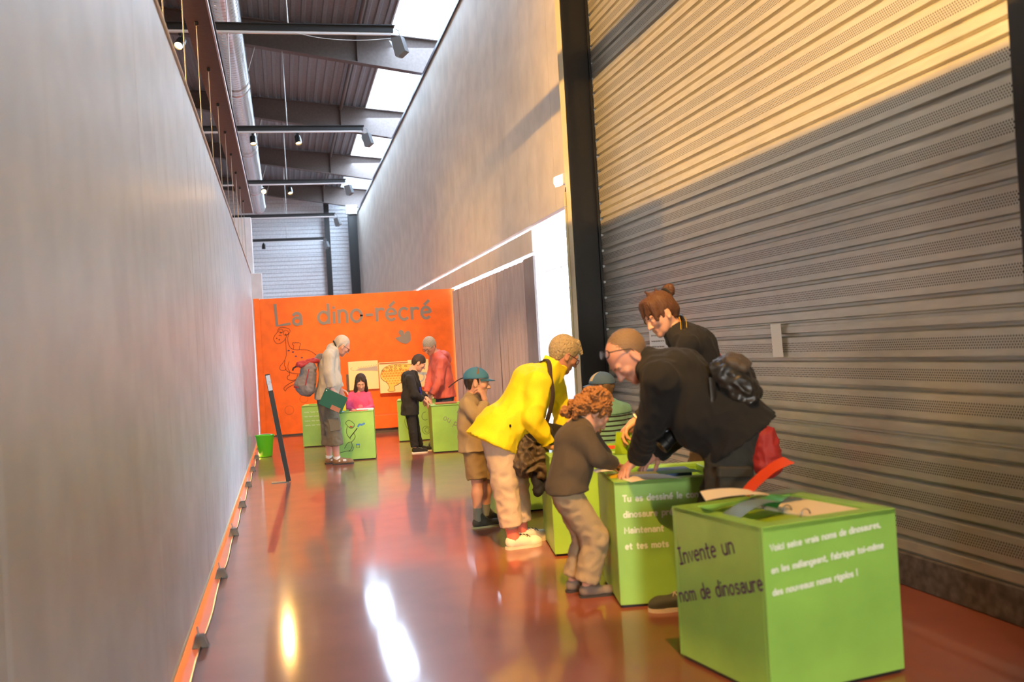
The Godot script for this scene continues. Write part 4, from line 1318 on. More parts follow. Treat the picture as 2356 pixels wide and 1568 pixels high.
func build_table_things() -> void:
	mat("paper_cream", lin(0.78, 0.70, 0.55), 0.7)
	mat("paper_white", lin(0.80, 0.80, 0.78), 0.6)
	mat("card_red", lin(0.78, 0.075, 0.02), 0.45)
	mat("card_green", lin(0.06, 0.30, 0.05), 0.4)
	mat("card_lime", lin(0.30, 0.50, 0.02), 0.4)
	mat("card_slate", lin(0.16, 0.24, 0.24), 0.4)
	mat("card_blue", lin(0.10, 0.20, 0.42), 0.5)
	mat("card_yellow", lin(0.85, 0.62, 0.01), 0.5)
	mat("ring_steel", lin(0.25, 0.25, 0.25), 0.3, 0.9)
	# ring album lying open in the nearest cube; its leaves are turned up
	var a := thing("ring_album", "ring album of name cards lying open on the nearest cube", "album", Vector3(1.843, CUBE_H - 0.049, -3.569), deg_to_rad(9.4))
	put("cover", MB.new().span(Vector3(-0.235, 0, -0.235), Vector3(0.235, 0.006, 0.235), 0.002), M.paper_cream, a)
	put("page_block", MB.new().span(Vector3(-0.01, 0.006, -0.225), Vector3(0.23, 0.04, 0.215), 0.003), M.paper_cream, a)
	put("page", sheet([Vector3(-0.23, 0.012, 0.22), Vector3(0.0, 0.03, 0.22), Vector3(0.0, 0.03, 0.08), Vector3(-0.23, 0.012, 0.08)], 0.01), M.card_lime, a)
	put("page", sheet([Vector3(-0.23, 0.012, 0.07), Vector3(0.0, 0.03, 0.07), Vector3(0.0, 0.03, -0.07), Vector3(-0.23, 0.012, -0.07)], 0.012), M.card_lime, a)
	put("page", sheet([Vector3(-0.23, 0.012, -0.08), Vector3(0.0, 0.03, -0.08), Vector3(0.0, 0.03, -0.22), Vector3(-0.23, 0.012, -0.22)], 0.01), M.card_lime, a)
	put("page", sheet([Vector3(-0.27, 0.035, 0.10), Vector3(-0.02, 0.075, 0.08), Vector3(-0.02, 0.075, -0.02), Vector3(-0.27, 0.035, -0.02)], 0.03), M.card_slate, a)
	put("page", sheet([Vector3(-0.06, 0.06, 0.07), Vector3(0.03, 0.085, 0.06), Vector3(0.03, 0.085, -0.04), Vector3(-0.06, 0.06, -0.04)], 0.02), M.card_green, a)
	put("page", sheet([Vector3(-0.30, 0.10, -0.05), Vector3(0.02, 0.085, -0.05), Vector3(0.02, 0.09, -0.18), Vector3(-0.24, 0.115, -0.18)], 0.012), M.paper_cream, a)
	put("page", sheet([Vector3(-0.05, 0.08, -0.12), Vector3(0.22, 0.185, -0.17), Vector3(0.24, 0.20, -0.27), Vector3(-0.03, 0.08, -0.22)], 0.02), M.card_red, a)
	put("page", sheet([Vector3(0.02, 0.085, -0.08), Vector3(0.22, 0.075, -0.10), Vector3(0.22, 0.075, -0.20), Vector3(0.02, 0.085, -0.20)], 0.0), M.card_slate, a)
	for z in [0.16, 0.05, -0.06, -0.17]:
		var ring := []
		for i in 17:
			var g := TAU * i / 16.0
			ring.append(Vector3(0.0 + cos(g) * 0.022, 0.036 + sin(g) * 0.026, z))
		put("ring", MB.new().tube(ring, 0.0028, 6), M.ring_steel, a)
	# papers on the cube of the man in black
	var tp := CUBE_H + 0.001
	tag(put("paper_sheet", sheet([Vector3(1.585, tp + 0.001, -4.552), Vector3(1.83, tp + 0.004, -4.505), Vector3(1.82, tp + 0.003, -4.70), Vector3(1.58, tp + 0.004, -4.74)], 0.008), M.paper_cream), "curled cream paper hanging over the front edge of the cube", "paper")
	tag(put("drawing_card", sheet([Vector3(1.55, tp - 0.0, -4.75), Vector3(1.80, tp, -4.70), Vector3(1.82, tp + 0.002, -4.85), Vector3(1.58, tp + 0.002, -4.90)], 0.003), M.card_yellow), "yellow drawing card under the man's hand", "card")
	tag(put("drawing_card", sheet([Vector3(1.55, tp + 0.001, -5.0), Vector3(1.64, tp + 0.004, -4.98), Vector3(1.66, tp + 0.004, -5.10), Vector3(1.57, tp + 0.001, -5.13)], 0.002), M.paper_white), "small white card at the corner of the cube by the child", "card")
	tag(put("picture_book", MB.new().box(Vector3(1.925, tp - 0.028, -4.985), Vector3(0.26, 0.034, 0.16), Basis(Vector3.UP, deg_to_rad(-10)), 0.003), M.card_blue), "blue picture book lying at the back of the cube", "book")
	tag(put("drawing_card", sheet([Vector3(1.84, tp - 0.012, -4.82), Vector3(2.05, tp - 0.012, -4.78), Vector3(2.06, tp - 0.01, -4.9), Vector3(1.85, tp - 0.01, -4.93)], 0.002), M.card_green), "green drawing card sunk in the tray of the cube", "card")
	# cube by the boy in stripes
	tag(put("game_strip", MB.new().box(Vector3(2.03, CUBE_H + 0.012, -6.05), Vector3(0.24, 0.02, 0.03), Basis(Vector3.UP, deg_to_rad(-8)), 0.003), M.card_red), "thin red strip lying across the yellow green cube top", "strip")
	# far cubes
	tag(put("paper_sheet", sheet([Vector3(0.52, tp + 0.001, -12.66), Vector3(0.68, tp + 0.001, -12.64), Vector3(0.69, tp + 0.004, -12.8), Vector3(0.53, tp + 0.004, -12.83)], 0.0), M.card_blue), "blue sheet on the cube in front of the girl in pink", "paper")
	tag(put("paper_sheet", sheet([Vector3(0.75, tp + 0.001, -12.68), Vector3(0.97, tp + 0.001, -12.66), Vector3(0.98, tp + 0.004, -12.74), Vector3(0.76, tp + 0.004, -12.77)], 0.0), M.card_red), "red sheet on the cube in front of the girl in pink", "paper")
	tag(put("paper_sheet", sheet([Vector3(0.85, tp + 0.001, -12.9), Vector3(1.06, tp + 0.001, -12.88), Vector3(1.08, tp + 0.006, -13.12), Vector3(0.87, tp + 0.006, -13.15)], 0.0), M.paper_white), "white sheet on the cube in front of the girl in pink", "paper")
	tag(put("paper_sheet", sheet([Vector3(0.42, tp + 0.001, -15.2), Vector3(0.62, tp + 0.001, -15.18), Vector3(0.63, tp + 0.02, -15.4), Vector3(0.45, tp + 0.02, -15.42)], 0.01), M.paper_white), "white papers on the far cube behind the old man", "paper")
	tag(put("fossil_tray", MB.new().box(Vector3(2.03, tp + 0.008, -13.05), Vector3(0.28, 0.014, 0.34), Basis(Vector3.UP, -0.1), 0.003), M.tail_brown), "flat brown tray on the fossil cube under the woman's hand", "tray")


func build_floor_things() -> void:
	# leaning steel sign stand
	var s := thing("sign_stand", "slim leaning steel sign stand with a white label near the partition", "sign stand", Vector3(-0.038, 0, -10.95))
	mat("steel_dark", lin(0.085, 0.085, 0.08), 0.35, 0.6)
	put("foot_plate", MB.new().span(Vector3(-0.178, 0.0, -0.075), Vector3(0.006, 0.009, 0.05), 0.002), M.steel_dark, s)
	var dir := Vector3(-0.157, 1.142, 0.06).normalized()
	var bar := Basis(dir.cross(Vector3(0.25, 0, 1)).normalized(), dir, Vector3.ZERO)
	bar.x = dir.cross(Vector3(0.25, 0, 1.0)).normalized()
	bar.z = bar.x.cross(dir).normalized()
	put("bar", MB.new().box(dir * 0.585 + Vector3(0, 0.008, 0), Vector3(0.052, 1.17, 0.009), bar, 0.002), M.steel_dark, s)
	put("label_plate", MB.new().box(dir * 1.075 + Vector3(0, 0.008, 0) + bar.z * 0.007, Vector3(0.044, 0.165, 0.004), bar, 0.001), M.paper_white, s)
	var lt := MB.new()
	for i in 3:
		squiggle(lt, 0.026, 0.008, 0.0015, Transform3D(bar, dir * (1.06 + 0.014 * i) + Vector3(0, 0.008, 0) + bar.z * 0.0095 - bar.x * 0.016), 60 + i)
	put("label_lettering", lt, M.letter_grey, s)
	# green bucket
	var b := thing("bucket", "translucent green plastic bucket at the end of the partition", "bucket", Vector3(-0.335, 0, -14.1))
	var gm := mat("bucket_green", lin(0.16, 0.62, 0.03), 0.25)
	gm.backlight_enabled = true
	gm.backlight = lin(0.2, 0.7, 0.05)
	put("pail", MB.new().lathe([Vector2(0.0, 0.004), Vector2(0.082, 0.004), Vector2(0.088, 0.012), Vector2(0.122, 0.285), Vector2(0.130, 0.286), Vector2(0.133, 0.298), Vector2(0.126, 0.302), Vector2(0.118, 0.292), Vector2(0.084, 0.016), Vector2(0.0, 0.014)], 36), gm, b)
	var hd := []
	for i in 17:
		var g := PI * i / 16.0
		hd.append(Vector3(cos(g) * 0.131, 0.285 + sin(g) * 0.018, 0.01 - sin(g) * 0.131))
	put("handle", MB.new().tube(hd, 0.0035, 6), M.paper_white, b)
	# paper slip on the cladding, small poster behind the woman
	tag(put("paper_slip", sheet([Vector3(2.93, 1.145, -5.50), Vector3(2.93, 1.145, -5.63), Vector3(2.925, 1.345, -5.635), Vector3(2.925, 1.345, -5.505)], 0.0, 4), M.paper_white), "narrow blank paper slip taped to the cladding", "paper slip")
	var po := thing("wall_notice", "small printed notice on the cladding behind the woman in black", "notice", Vector3(2.935, 1.27, -7.55), deg_to_rad(-90))
	put("sheet", MB.new().span(Vector3(-0.2, -0.11, 0), Vector3(0.2, 0.11, 0.004)), M.paper_white, po)
	var pm := MB.new()
	for i in 4:
		pm = MB.new()
		squiggle(pm, 0.26, 0.02, 0.004, Transform3D(Basis(), Vector3(-0.15, 0.05 - 0.045 * i, 0.006)), 70 + i)
		put("text_line", pm, M.letter_grey, po)

# ---------------------------------------------------------------- soft bodies: distance field on a grid, meshed as surface nets
class Sdf:
	var h := 0.01
	var o := Vector3.ZERO
	var nx := 0
	var ny := 0
	var nz := 0
	var d := PackedFloat32Array()

	func _init(lo: Vector3, hi: Vector3, cell: float) -> void:
		h = cell
		o = lo - Vector3.ONE * cell * 2.0
		var s := (hi - lo) / cell
		nx = int(s.x) + 5
		ny = int(s.y) + 5
		nz = int(s.z) + 5
		d.resize(nx * ny * nz)
		d.fill(1.0)

	func _range(lo: Vector3, hi: Vector3) -> Array:
		var a := (lo - o) / h
		var b := (hi - o) / h
		return [maxi(int(a.x), 0), mini(int(b.x) + 2, nx), maxi(int(a.y), 0), mini(int(b.y) + 2, ny), maxi(int(a.z), 0), mini(int(b.z) + 2, nz)]

	# tapered capsule, optionally squashed along sd (factor sq > 1) and cut square at its end
	func cone(a: Vector3, b: Vector3, ra: float, rb: float, k := 0.02, flat := false, sd := Vector3.ZERO, sq := 1.0) -> void:
		var m := maxf(ra, rb) + k + h * 1.5
		var mm := Vector3.ONE * m
		var r := _range(a.min(b) - mm, a.max(b) + mm)
		var ba := b - a
		var l := maxf(ba.length(), 1e-5)
		var inv := 1.0 / (l * l)
		var dr := rb - ra
		var squash := sq != 1.0
		for z in range(r[4], r[5]):
			var pz: float = o.z + z * h
			for y in range(r[2], r[3]):
				var py: float = o.y + y * h
				var row: int = (z * ny + y) * nx
				for x in range(r[0], r[1]):
					var pa := Vector3(o.x + x * h, py, pz) - a
					var u := pa.dot(ba) * inv
					var t := clampf(u, 0.0, 1.0)
					var q := pa - ba * t
					if squash:
						q += sd * (q.dot(sd) * (sq - 1.0))
					var e := q.length() - (ra + dr * t)
					if flat and u > 1.0:
						e = maxf(e, (u - 1.0) * l)
					var i: int = row + x
					var w: float = d[i]
					var g := k - absf(w - e)
					if g > 0.0:
						d[i] = minf(w, e) - g * g / k * 0.25
					elif e < w:
						d[i] = e

	func ball(c: Vector3, r3: Vector3, k := 0.02, sub := false) -> void:
		var mm := r3 + Vector3.ONE * (k + h * 1.5)
		var r := _range(c - mm, c + mm)
		var inv := Vector3.ONE / r3
		var inv2 := inv * inv
		for z in range(r[4], r[5]):
			for y in range(r[2], r[3]):
				var row: int = (z * ny + y) * nx
				for x in range(r[0], r[1]):
					var p := Vector3(o.x + x * h, o.y + y * h, o.z + z * h) - c
					var k0 := (p * inv).length()
					var k1 := maxf((p * inv2).length(), 1e-4)
					var e := k0 * (k0 - 1.0) / k1
					var i: int = row + x
					var w: float = d[i]
					if sub:
						var g := k - absf(w + e)
						var big := maxf(w, -e)
						d[i] = big + (g * g / k * 0.25 if g > 0.0 else 0.0)
					else:
						var g := k - absf(w - e)
						if g > 0.0:
							d[i] = minf(w, e) - g * g / k * 0.25
						elif e < w:
							d[i] = e

	# cut away everything on the side the normal points to (inside a sphere, if given)
	func cut(p0: Vector3, n: Vector3, within := Vector3.ZERO, radius := 0.0, jitter := 0.0) -> void:
		n = n.normalized()
		var ns := FastNoiseLite.new()
		ns.frequency = 40.0
		ns.seed = 77
		for z in nz:
			for y in ny:
				var row := (z * ny + y) * nx
				for x in nx:
					var i := row + x
					if d[i] < 0.05:
						var p := Vector3(o.x + x * h, o.y + y * h, o.z + z * h)
						if radius <= 0.0 or p.distance_squared_to(within) < radius * radius:
							d[i] = maxf(d[i], (p - p0).dot(n) + (jitter * ns.get_noise_3dv(p) if jitter > 0.0 else 0.0))

	# hollow out: keep a shell below another field
	func carve(other: Sdf) -> void:
		for i in d.size():
			d[i] = maxf(d[i], -other.d[i])

	func build(mb, xf := Transform3D(), amp := 0.0, freq := 8.0, sd := 1, ridged := true, stretch := Vector3.ONE, strand := false) -> void:
		var ids := PackedInt32Array()
		ids.resize(nx * ny * nz)
		var sx := 1
		var sy := nx
		var sz := nx * ny
		var pos := PackedVector3Array()
		var quads := PackedInt32Array()
		var off := PackedInt32Array([0, sx, sy, sx + sy, sz, sx + sz, sy + sz, sx + sy + sz])
		var edges := PackedInt32Array([0, 1, 2, 3, 4, 5, 6, 7, 0, 2, 1, 3, 4, 6, 5, 7, 0, 4, 1, 5, 2, 6, 3, 7])
		var cpos := PackedVector3Array([Vector3(0, 0, 0), Vector3(1, 0, 0), Vector3(0, 1, 0), Vector3(1, 1, 0), Vector3(0, 0, 1), Vector3(1, 0, 1), Vector3(0, 1, 1), Vector3(1, 1, 1)])
		for z in nz - 1:
			for y in ny - 1:
				var row := (z * ny + y) * nx
				for x in nx - 1:
					var i := row + x
					var v0 := d[i]
					if v0 > h * 3.0 or v0 < -h * 3.0:
						continue
					var neg := 0
					for c in 8:
						if d[i + off[c]] < 0.0:
							neg += 1
					if neg == 0 or neg == 8:
						continue
					var sum := Vector3.ZERO
					var cnt := 0
					for e in range(0, 24, 2):
						var ca := edges[e]
						var cb := edges[e + 1]
						var da := d[i + off[ca]]
						var db := d[i + off[cb]]
						if (da < 0.0) != (db < 0.0):
							sum += cpos[ca].lerp(cpos[cb], da / (da - db))
							cnt += 1
					pos.append(o + (Vector3(x, y, z) + sum / cnt) * h)
					ids[i] = pos.size()
					if x > 0 and y > 0 and z > 0:
						var s0 := v0 < 0.0
						if s0 != (d[i + sx] < 0.0):
							_quad(quads, ids, i, i - sy, i - sy - sz, i - sz, not s0)
						if s0 != (d[i + sy] < 0.0):
							_quad(quads, ids, i, i - sx, i - sx - sz, i - sz, s0)
						if s0 != (d[i + sz] < 0.0):
							_quad(quads, ids, i, i - sx, i - sx - sy, i - sy, not s0)
		var n := PackedVector3Array()
		n.resize(pos.size())
		_normals(pos, quads, n)
		if amp != 0.0:
			var ns := FastNoiseLite.new()
			ns.seed = sd
			ns.noise_type = FastNoiseLite.TYPE_SIMPLEX_SMOOTH
			ns.frequency = freq
			ns.fractal_octaves = 2
			for i in pos.size():
				var q := pos[i] * stretch
				if strand:
					var fl := Vector3(pos[i].x, 0, pos[i].z + 0.02)
					q = fl.normalized() * 0.1 + Vector3(0, pos[i].y * 0.14 + fl.length() * 0.25, 0)
				var a := ns.get_noise_3dv(q)
				pos[i] += n[i] * (amp * (0.35 - absf(a) * 1.6) if ridged else amp * a)
			n.fill(Vector3.ZERO)
			_normals(pos, quads, n)
		var mirrored := xf.basis.determinant() < 0.0
		var first: int = mb.v.size()
		for i in pos.size():
			mb.vert(xf * pos[i], (xf.basis * n[i]).normalized())
		for q in range(0, quads.size(), 4):
			if mirrored:
				mb.tri_i(first + quads[q], first + quads[q + 2], first + quads[q + 1])
				mb.tri_i(first + quads[q], first + quads[q + 3], first + quads[q + 2])
			else:
				mb.tri_i(first + quads[q], first + quads[q + 1], first + quads[q + 2])
				mb.tri_i(first + quads[q], first + quads[q + 2], first + quads[q + 3])

	func _quad(quads: PackedInt32Array, ids: PackedInt32Array, a: int, b: int, c: int, e: int, flip: bool) -> void:
		if ids[a] == 0 or ids[b] == 0 or ids[c] == 0 or ids[e] == 0:
			return
		if flip:
			quads.append(ids[a] - 1)
			quads.append(ids[e] - 1)
			quads.append(ids[c] - 1)
			quads.append(ids[b] - 1)
		else:
			quads.append(ids[a] - 1)
			quads.append(ids[b] - 1)
			quads.append(ids[c] - 1)
			quads.append(ids[e] - 1)

	func _normals(pos: PackedVector3Array, quads: PackedInt32Array, n: PackedVector3Array) -> void:
		for q in range(0, quads.size(), 4):
			var c := (pos[quads[q + 2]] - pos[quads[q]]).cross(pos[quads[q + 3]] - pos[quads[q + 1]])
			for k in 4:
				n[quads[q + k]] += c
		for i in n.size():
			n[i] = n[i].normalized()

const PEOPLE := {
	"grandpa": {"hed": Vector3(0.679, 1.436, -12.350), "nek": Vector3(0.587, 1.404, -12.350), "che": Vector3(0.514, 1.211, -12.350), "pel": Vector3(0.463, 0.853, -12.350), "shR": Vector3(0.508, 1.327, -12.180), "elR": Vector3(0.498, 1.119, -12.100), "wrR": Vector3(0.519, 0.936, -12.100), "shL": Vector3(0.566, 1.347, -12.520), "elL": Vector3(0.598, 1.107, -12.590), "wrL": Vector3(0.641, 0.915, -12.590), "hpR": Vector3(0.472, 0.802, -12.270), "knR": Vector3(0.520, 0.446, -12.260), "anR": Vector3(0.543, 0.082, -12.280), "hpL": Vector3(0.457, 0.797, -12.430), "knL": Vector3(0.475, 0.438, -12.440), "anL": Vector3(0.457, 0.082, -12.470), "toR": Vector3(0.732, 0.000, -12.280), "toL": Vector3(0.627, 0.000, -12.470), "s": 0.96, "f": Vector3(0.78, -0.58, -0.2), "u": Vector3(0.55, 0.8, 0)},
	"girl": {"hed": Vector3(0.956, 0.950, -13.330), "nek": Vector3(0.939, 0.799, -13.380), "che": Vector3(0.928, 0.707, -13.380), "pel": Vector3(0.909, 0.459, -13.380), "shR": Vector3(0.829, 0.783, -13.380), "elR": Vector3(0.766, 0.628, -13.320), "wrR": Vector3(0.821, 0.604, -13.140), "shL": Vector3(1.047, 0.774, -13.380), "elL": Vector3(1.080, 0.618, -13.320), "wrL": Vector3(0.944, 0.596, -13.140), "hpR": Vector3(0.866, 0.422, -13.380), "knR": Vector3(0.849, 0.204, -13.380), "anR": Vector3(0.839, 0.058, -13.380), "hpL": Vector3(0.958, 0.415, -13.380), "knL": Vector3(0.951, 0.196, -13.380), "anL": Vector3(0.942, 0.058, -13.380), "toR": Vector3(0.811, 0.000, -13.230), "toL": Vector3(0.941, 0.000, -13.230), "s": 0.68, "f": Vector3(-0.05, -0.5, 0.86), "u": Vector3(0, 0.86, 0.5)},
	"hoodie": {"hed": Vector3(1.696, 1.160, -13.000), "nek": Vector3(1.614, 1.028, -13.000), "che": Vector3(1.578, 0.905, -13.000), "pel": Vector3(1.549, 0.600, -13.000), "shR": Vector3(1.560, 0.966, -12.870), "elR": Vector3(1.594, 0.773, -12.820), "wrR": Vector3(1.710, 0.696, -12.880), "shL": Vector3(1.644, 0.967, -13.130), "elL": Vector3(1.708, 0.778, -13.170), "wrL": Vector3(1.784, 0.701, -13.080), "hpR": Vector3(1.544, 0.558, -12.930), "knR": Vector3(1.563, 0.285, -12.930), "anR": Vector3(1.580, 0.067, -12.940), "hpL": Vector3(1.584, 0.549, -13.070), "knL": Vector3(1.622, 0.270, -13.090), "anL": Vector3(1.669, 0.067, -13.140), "toR": Vector3(1.742, 0.000, -12.940), "toL": Vector3(1.783, 0.000, -13.140), "s": 0.79, "f": Vector3(0.85, -0.5, 0.12), "u": Vector3(0.45, 0.85, 0)},
	"coral": {"hed": Vector3(1.946, 1.379, -13.660), "nek": Vector3(2.045, 1.265, -13.720), "che": Vector3(2.096, 1.099, -13.720), "pel": Vector3(2.124, 0.722, -13.720), "shL": Vector3(2.096, 1.171, -13.570), "elL": Vector3(2.023, 0.878, -13.480), "wrL": Vector3(1.906, 0.720, -13.480), "shR": Vector3(2.047, 1.211, -13.880), "elR": Vector3(1.964, 0.947, -13.880), "wrR": Vector3(1.881, 0.732, -13.720), "hpL": Vector3(2.140, 0.662, -13.650), "knL": Vector3(2.111, 0.298, -13.640), "anL": Vector3(2.098, 0.082, -13.640), "hpR": Vector3(2.114, 0.659, -13.800), "knR": Vector3(2.081, 0.290, -13.800), "anR": Vector3(2.068, 0.082, -13.800), "toL": Vector3(1.926, 0.000, -13.580), "toR": Vector3(1.891, 0.000, -13.760), "s": 0.97, "f": Vector3(-0.62, -0.58, 0.52), "u": Vector3(-0.42, 0.8, 0.38)},
	"cap_boy": {"hed": Vector3(1.363, 1.046, -7.200), "nek": Vector3(1.321, 0.933, -7.200), "che": Vector3(1.309, 0.832, -7.200), "pel": Vector3(1.318, 0.608, -7.200), "shR": Vector3(1.257, 0.904, -7.090), "elR": Vector3(1.325, 0.791, -7.010), "wrR": Vector3(1.389, 0.921, -7.070), "shL": Vector3(1.372, 0.887, -7.310), "elL": Vector3(1.408, 0.745, -7.350), "wrL": Vector3(1.434, 0.641, -7.280), "hpR": Vector3(1.298, 0.570, -7.140), "knR": Vector3(1.309, 0.345, -7.130), "anR": Vector3(1.297, 0.063, -7.140), "hpL": Vector3(1.355, 0.554, -7.270), "knL": Vector3(1.402, 0.320, -7.280), "anL": Vector3(1.396, 0.063, -7.330), "toR": Vector3(1.431, 0.000, -7.170), "toL": Vector3(1.505, 0.000, -7.350), "s": 0.74, "f": Vector3(0.93, -0.12, 0.32), "u": Vector3(0.12, 0.98, 0)},
	"yellow": {"hed": Vector3(1.795, 1.221, -6.350), "nek": Vector3(1.696, 1.117, -6.350), "che": Vector3(1.573, 1.042, -6.350), "pel": Vector3(1.335, 0.774, -6.350), "shR": Vector3(1.569, 1.060, -6.190), "elR": Vector3(1.508, 0.838, -6.140), "wrR": Vector3(1.613, 0.652, -6.190), "shL": Vector3(1.754, 1.027, -6.520), "elL": Vector3(1.822, 0.835, -6.550), "wrL": Vector3(1.786, 0.655, -6.450), "hpR": Vector3(1.301, 0.726, -6.260), "knR": Vector3(1.325, 0.445, -6.260), "anR": Vector3(1.367, 0.081, -6.280), "hpL": Vector3(1.366, 0.709, -6.430), "knL": Vector3(1.441, 0.400, -6.440), "anL": Vector3(1.470, 0.081, -6.480), "toR": Vector3(1.499, 0.000, -6.300), "toL": Vector3(1.619, 0.000, -6.480), "s": 0.95, "f": Vector3(0.84, -0.5, -0.12), "u": Vector3(0.5, 0.86, 0)},
	"curly": {"hed": Vector3(1.542, 0.925, -4.950), "nek": Vector3(1.463, 0.863, -4.950), "che": Vector3(1.430, 0.791, -4.950), "pel": Vector3(1.374, 0.560, -4.950), "shR": Vector3(1.444, 0.827, -4.850), "elR": Vector3(1.505, 0.716, -4.800), "wrR": Vector3(1.615, 0.663, -4.890), "shL": Vector3(1.522, 0.822, -5.060), "elL": Vector3(1.622, 0.695, -5.100), "wrL": Vector3(1.646, 0.646, -5.130), "hpR": Vector3(1.360, 0.525, -4.890), "knR": Vector3(1.494, 0.295, -4.890), "anR": Vector3(1.433, 0.056, -4.900), "hpL": Vector3(1.388, 0.507, -5.010), "knL": Vector3(1.487, 0.278, -5.020), "anL": Vector3(1.400, 0.056, -5.040), "toR": Vector3(1.546, 0.000, -4.900), "toL": Vector3(1.537, 0.000, -5.060), "s": 0.66, "f": Vector3(0.68, -0.72, 0.1), "u": Vector3(0.7, 0.7, 0)},
	"stripe": {"hed": Vector3(2.217, 0.963, -6.900), "nek": Vector3(2.246, 0.844, -6.900), "che": Vector3(2.277, 0.763, -6.900), "pel": Vector3(2.272, 0.510, -6.900), "shL": Vector3(2.158, 0.806, -6.840), "elL": Vector3(2.131, 0.685, -6.800), "wrL": Vector3(2.224, 0.592, -6.920), "shR": Vector3(2.403, 0.792, -6.960), "elR": Vector3(2.438, 0.653, -6.950), "wrR": Vector3(2.410, 0.566, -6.980), "hpL": Vector3(2.220, 0.470, -6.870), "knL": Vector3(2.205, 0.282, -6.880), "anL": Vector3(2.191, 0.063, -6.880), "hpR": Vector3(2.332, 0.454, -6.950), "knR": Vector3(2.327, 0.263, -6.950), "anR": Vector3(2.313, 0.063, -6.950), "toL": Vector3(2.210, 0.000, -7.040), "toR": Vector3(2.320, 0.000, -7.100), "s": 0.74, "f": Vector3(-0.86, -0.1, -0.5), "u": Vector3(-0.06, 0.99, 0)},
	"man": {"hed": Vector3(1.577, 1.215, -4.460), "nek": Vector3(1.667, 1.177, -4.440), "che": Vector3(1.795, 1.100, -4.400), "pel": Vector3(1.999, 0.880, -4.300), "shL": Vector3(1.646, 1.112, -4.240), "elL": Vector3(1.635, 0.903, -4.360), "wrL": Vector3(1.681, 0.712, -4.700), "shR": Vector3(1.808, 1.095, -4.600), "elR": Vector3(1.958, 0.857, -4.720), "wrR": Vector3(1.881, 0.700, -4.940), "hpL": Vector3(1.940, 0.857, -4.200), "knL": Vector3(1.921, 0.469, -4.190), "anL": Vector3(1.904, 0.083, -4.210), "hpR": Vector3(2.066, 0.837, -4.400), "knR": Vector3(1.964, 0.429, -4.420), "anR": Vector3(1.847, 0.083, -4.480), "toL": Vector3(1.753, 0.000, -4.210), "toR": Vector3(1.657, 0.000, -4.500), "s": 0.98, "f": Vector3(-0.62, -0.78, 0.08), "u": Vector3(-0.78, 0.62, 0)},
	"woman": {"hed": Vector3(2.077, 1.428, -5.300), "nek": Vector3(2.168, 1.325, -5.300), "che": Vector3(2.273, 1.232, -5.300), "pel": Vector3(2.364, 0.903, -5.300), "shL": Vector3(2.176, 1.248, -5.150), "elL": Vector3(2.061, 0.990, -5.160), "wrL": Vector3(1.864, 0.850, -5.220), "shR": Vector3(2.354, 1.268, -5.470), "elR": Vector3(2.489, 1.016, -5.500), "wrR": Vector3(2.336, 0.825, -5.400), "hpL": Vector3(2.315, 0.861, -5.220), "knL": Vector3(2.231, 0.526, -5.220), "anL": Vector3(2.208, 0.082, -5.240), "hpR": Vector3(2.424, 0.845, -5.380), "knR": Vector3(2.379, 0.494, -5.390), "anR": Vector3(2.380, 0.082, -5.400), "toL": Vector3(2.054, 0.000, -5.260), "toR": Vector3(2.233, 0.000, -5.440), "s": 0.97, "f": Vector3(-0.84, -0.48, 0.2), "u": Vector3(-0.46, 0.88, 0)},
}

# ---------------------------------------------------------------- people
var cur: Node3D           # the person being built
var bx := Transform3D()   # world to that person's own axes
var J := {}
var S := 1.0


func cloth(called: String, col: Color, rough := 0.85, nscale := 0.35) -> StandardMaterial3D:
	var m := mat(called, col, rough)
	m.uv1_triplanar = true
	m.uv1_scale = Vector3(9, 9, 9)
	if not M.has("weave"):
		M["weave"] = noise_tex(0.05, 0.93, 1.0, 43)
	m.albedo_texture = M.weave
	m.normal_enabled = true
	m.normal_texture = M.cloth_n
	m.normal_scale = nscale
	m.rim_enabled = true
	m.rim = 0.25
	m.rim_tint = 0.6
	return m


func hair_mat(called: String, col: Color, scale: Vector3) -> void:
	var m := cloth(called, col, 0.62, 0.6)
	m.uv1_scale = scale
	if not M.has("strand_n"):
		M["strand_n"] = noise_tex(0.06, 0.42, 1.0, 41)
	m.albedo_texture = M.strand_n


func skin(called: String, col: Color) -> StandardMaterial3D:
	var m := mat(called, col, 0.5)
	m.subsurf_scatter_enabled = true
	m.subsurf_scatter_strength = 0.12
	return m


func bounds(keys: Array, pad: float) -> Array:
	var lo := Vector3.ONE * 1e6
	var hi := -lo
	for k in keys:
		var p: Vector3 = J[k] if k is String else k
		lo = lo.min(p)
		hi = hi.max(p)
	return [lo - Vector3.ONE * pad, hi + Vector3.ONE * pad]


func begin(key: String, label: String) -> void:
	J = PEOPLE[key]
	S = J.s
	var base: Vector3 = (J.anL + J.anR) * 0.5
	base.y = 0.0
	cur = thing("person", label, "person", base, 0.0, "visitors")
	bx = Transform3D(Basis(), -base)


func side_axis(a: String, b: String) -> Vector3:
	return (J[a] - J[b]).normalized()


func head_frame() -> Transform3D:
	var z: Vector3 = J.f.normalized()
	var x: Vector3 = J.u.cross(z).normalized()
	var y := z.cross(x).normalized()
	return Transform3D(Basis(x, y, z), J.hed)


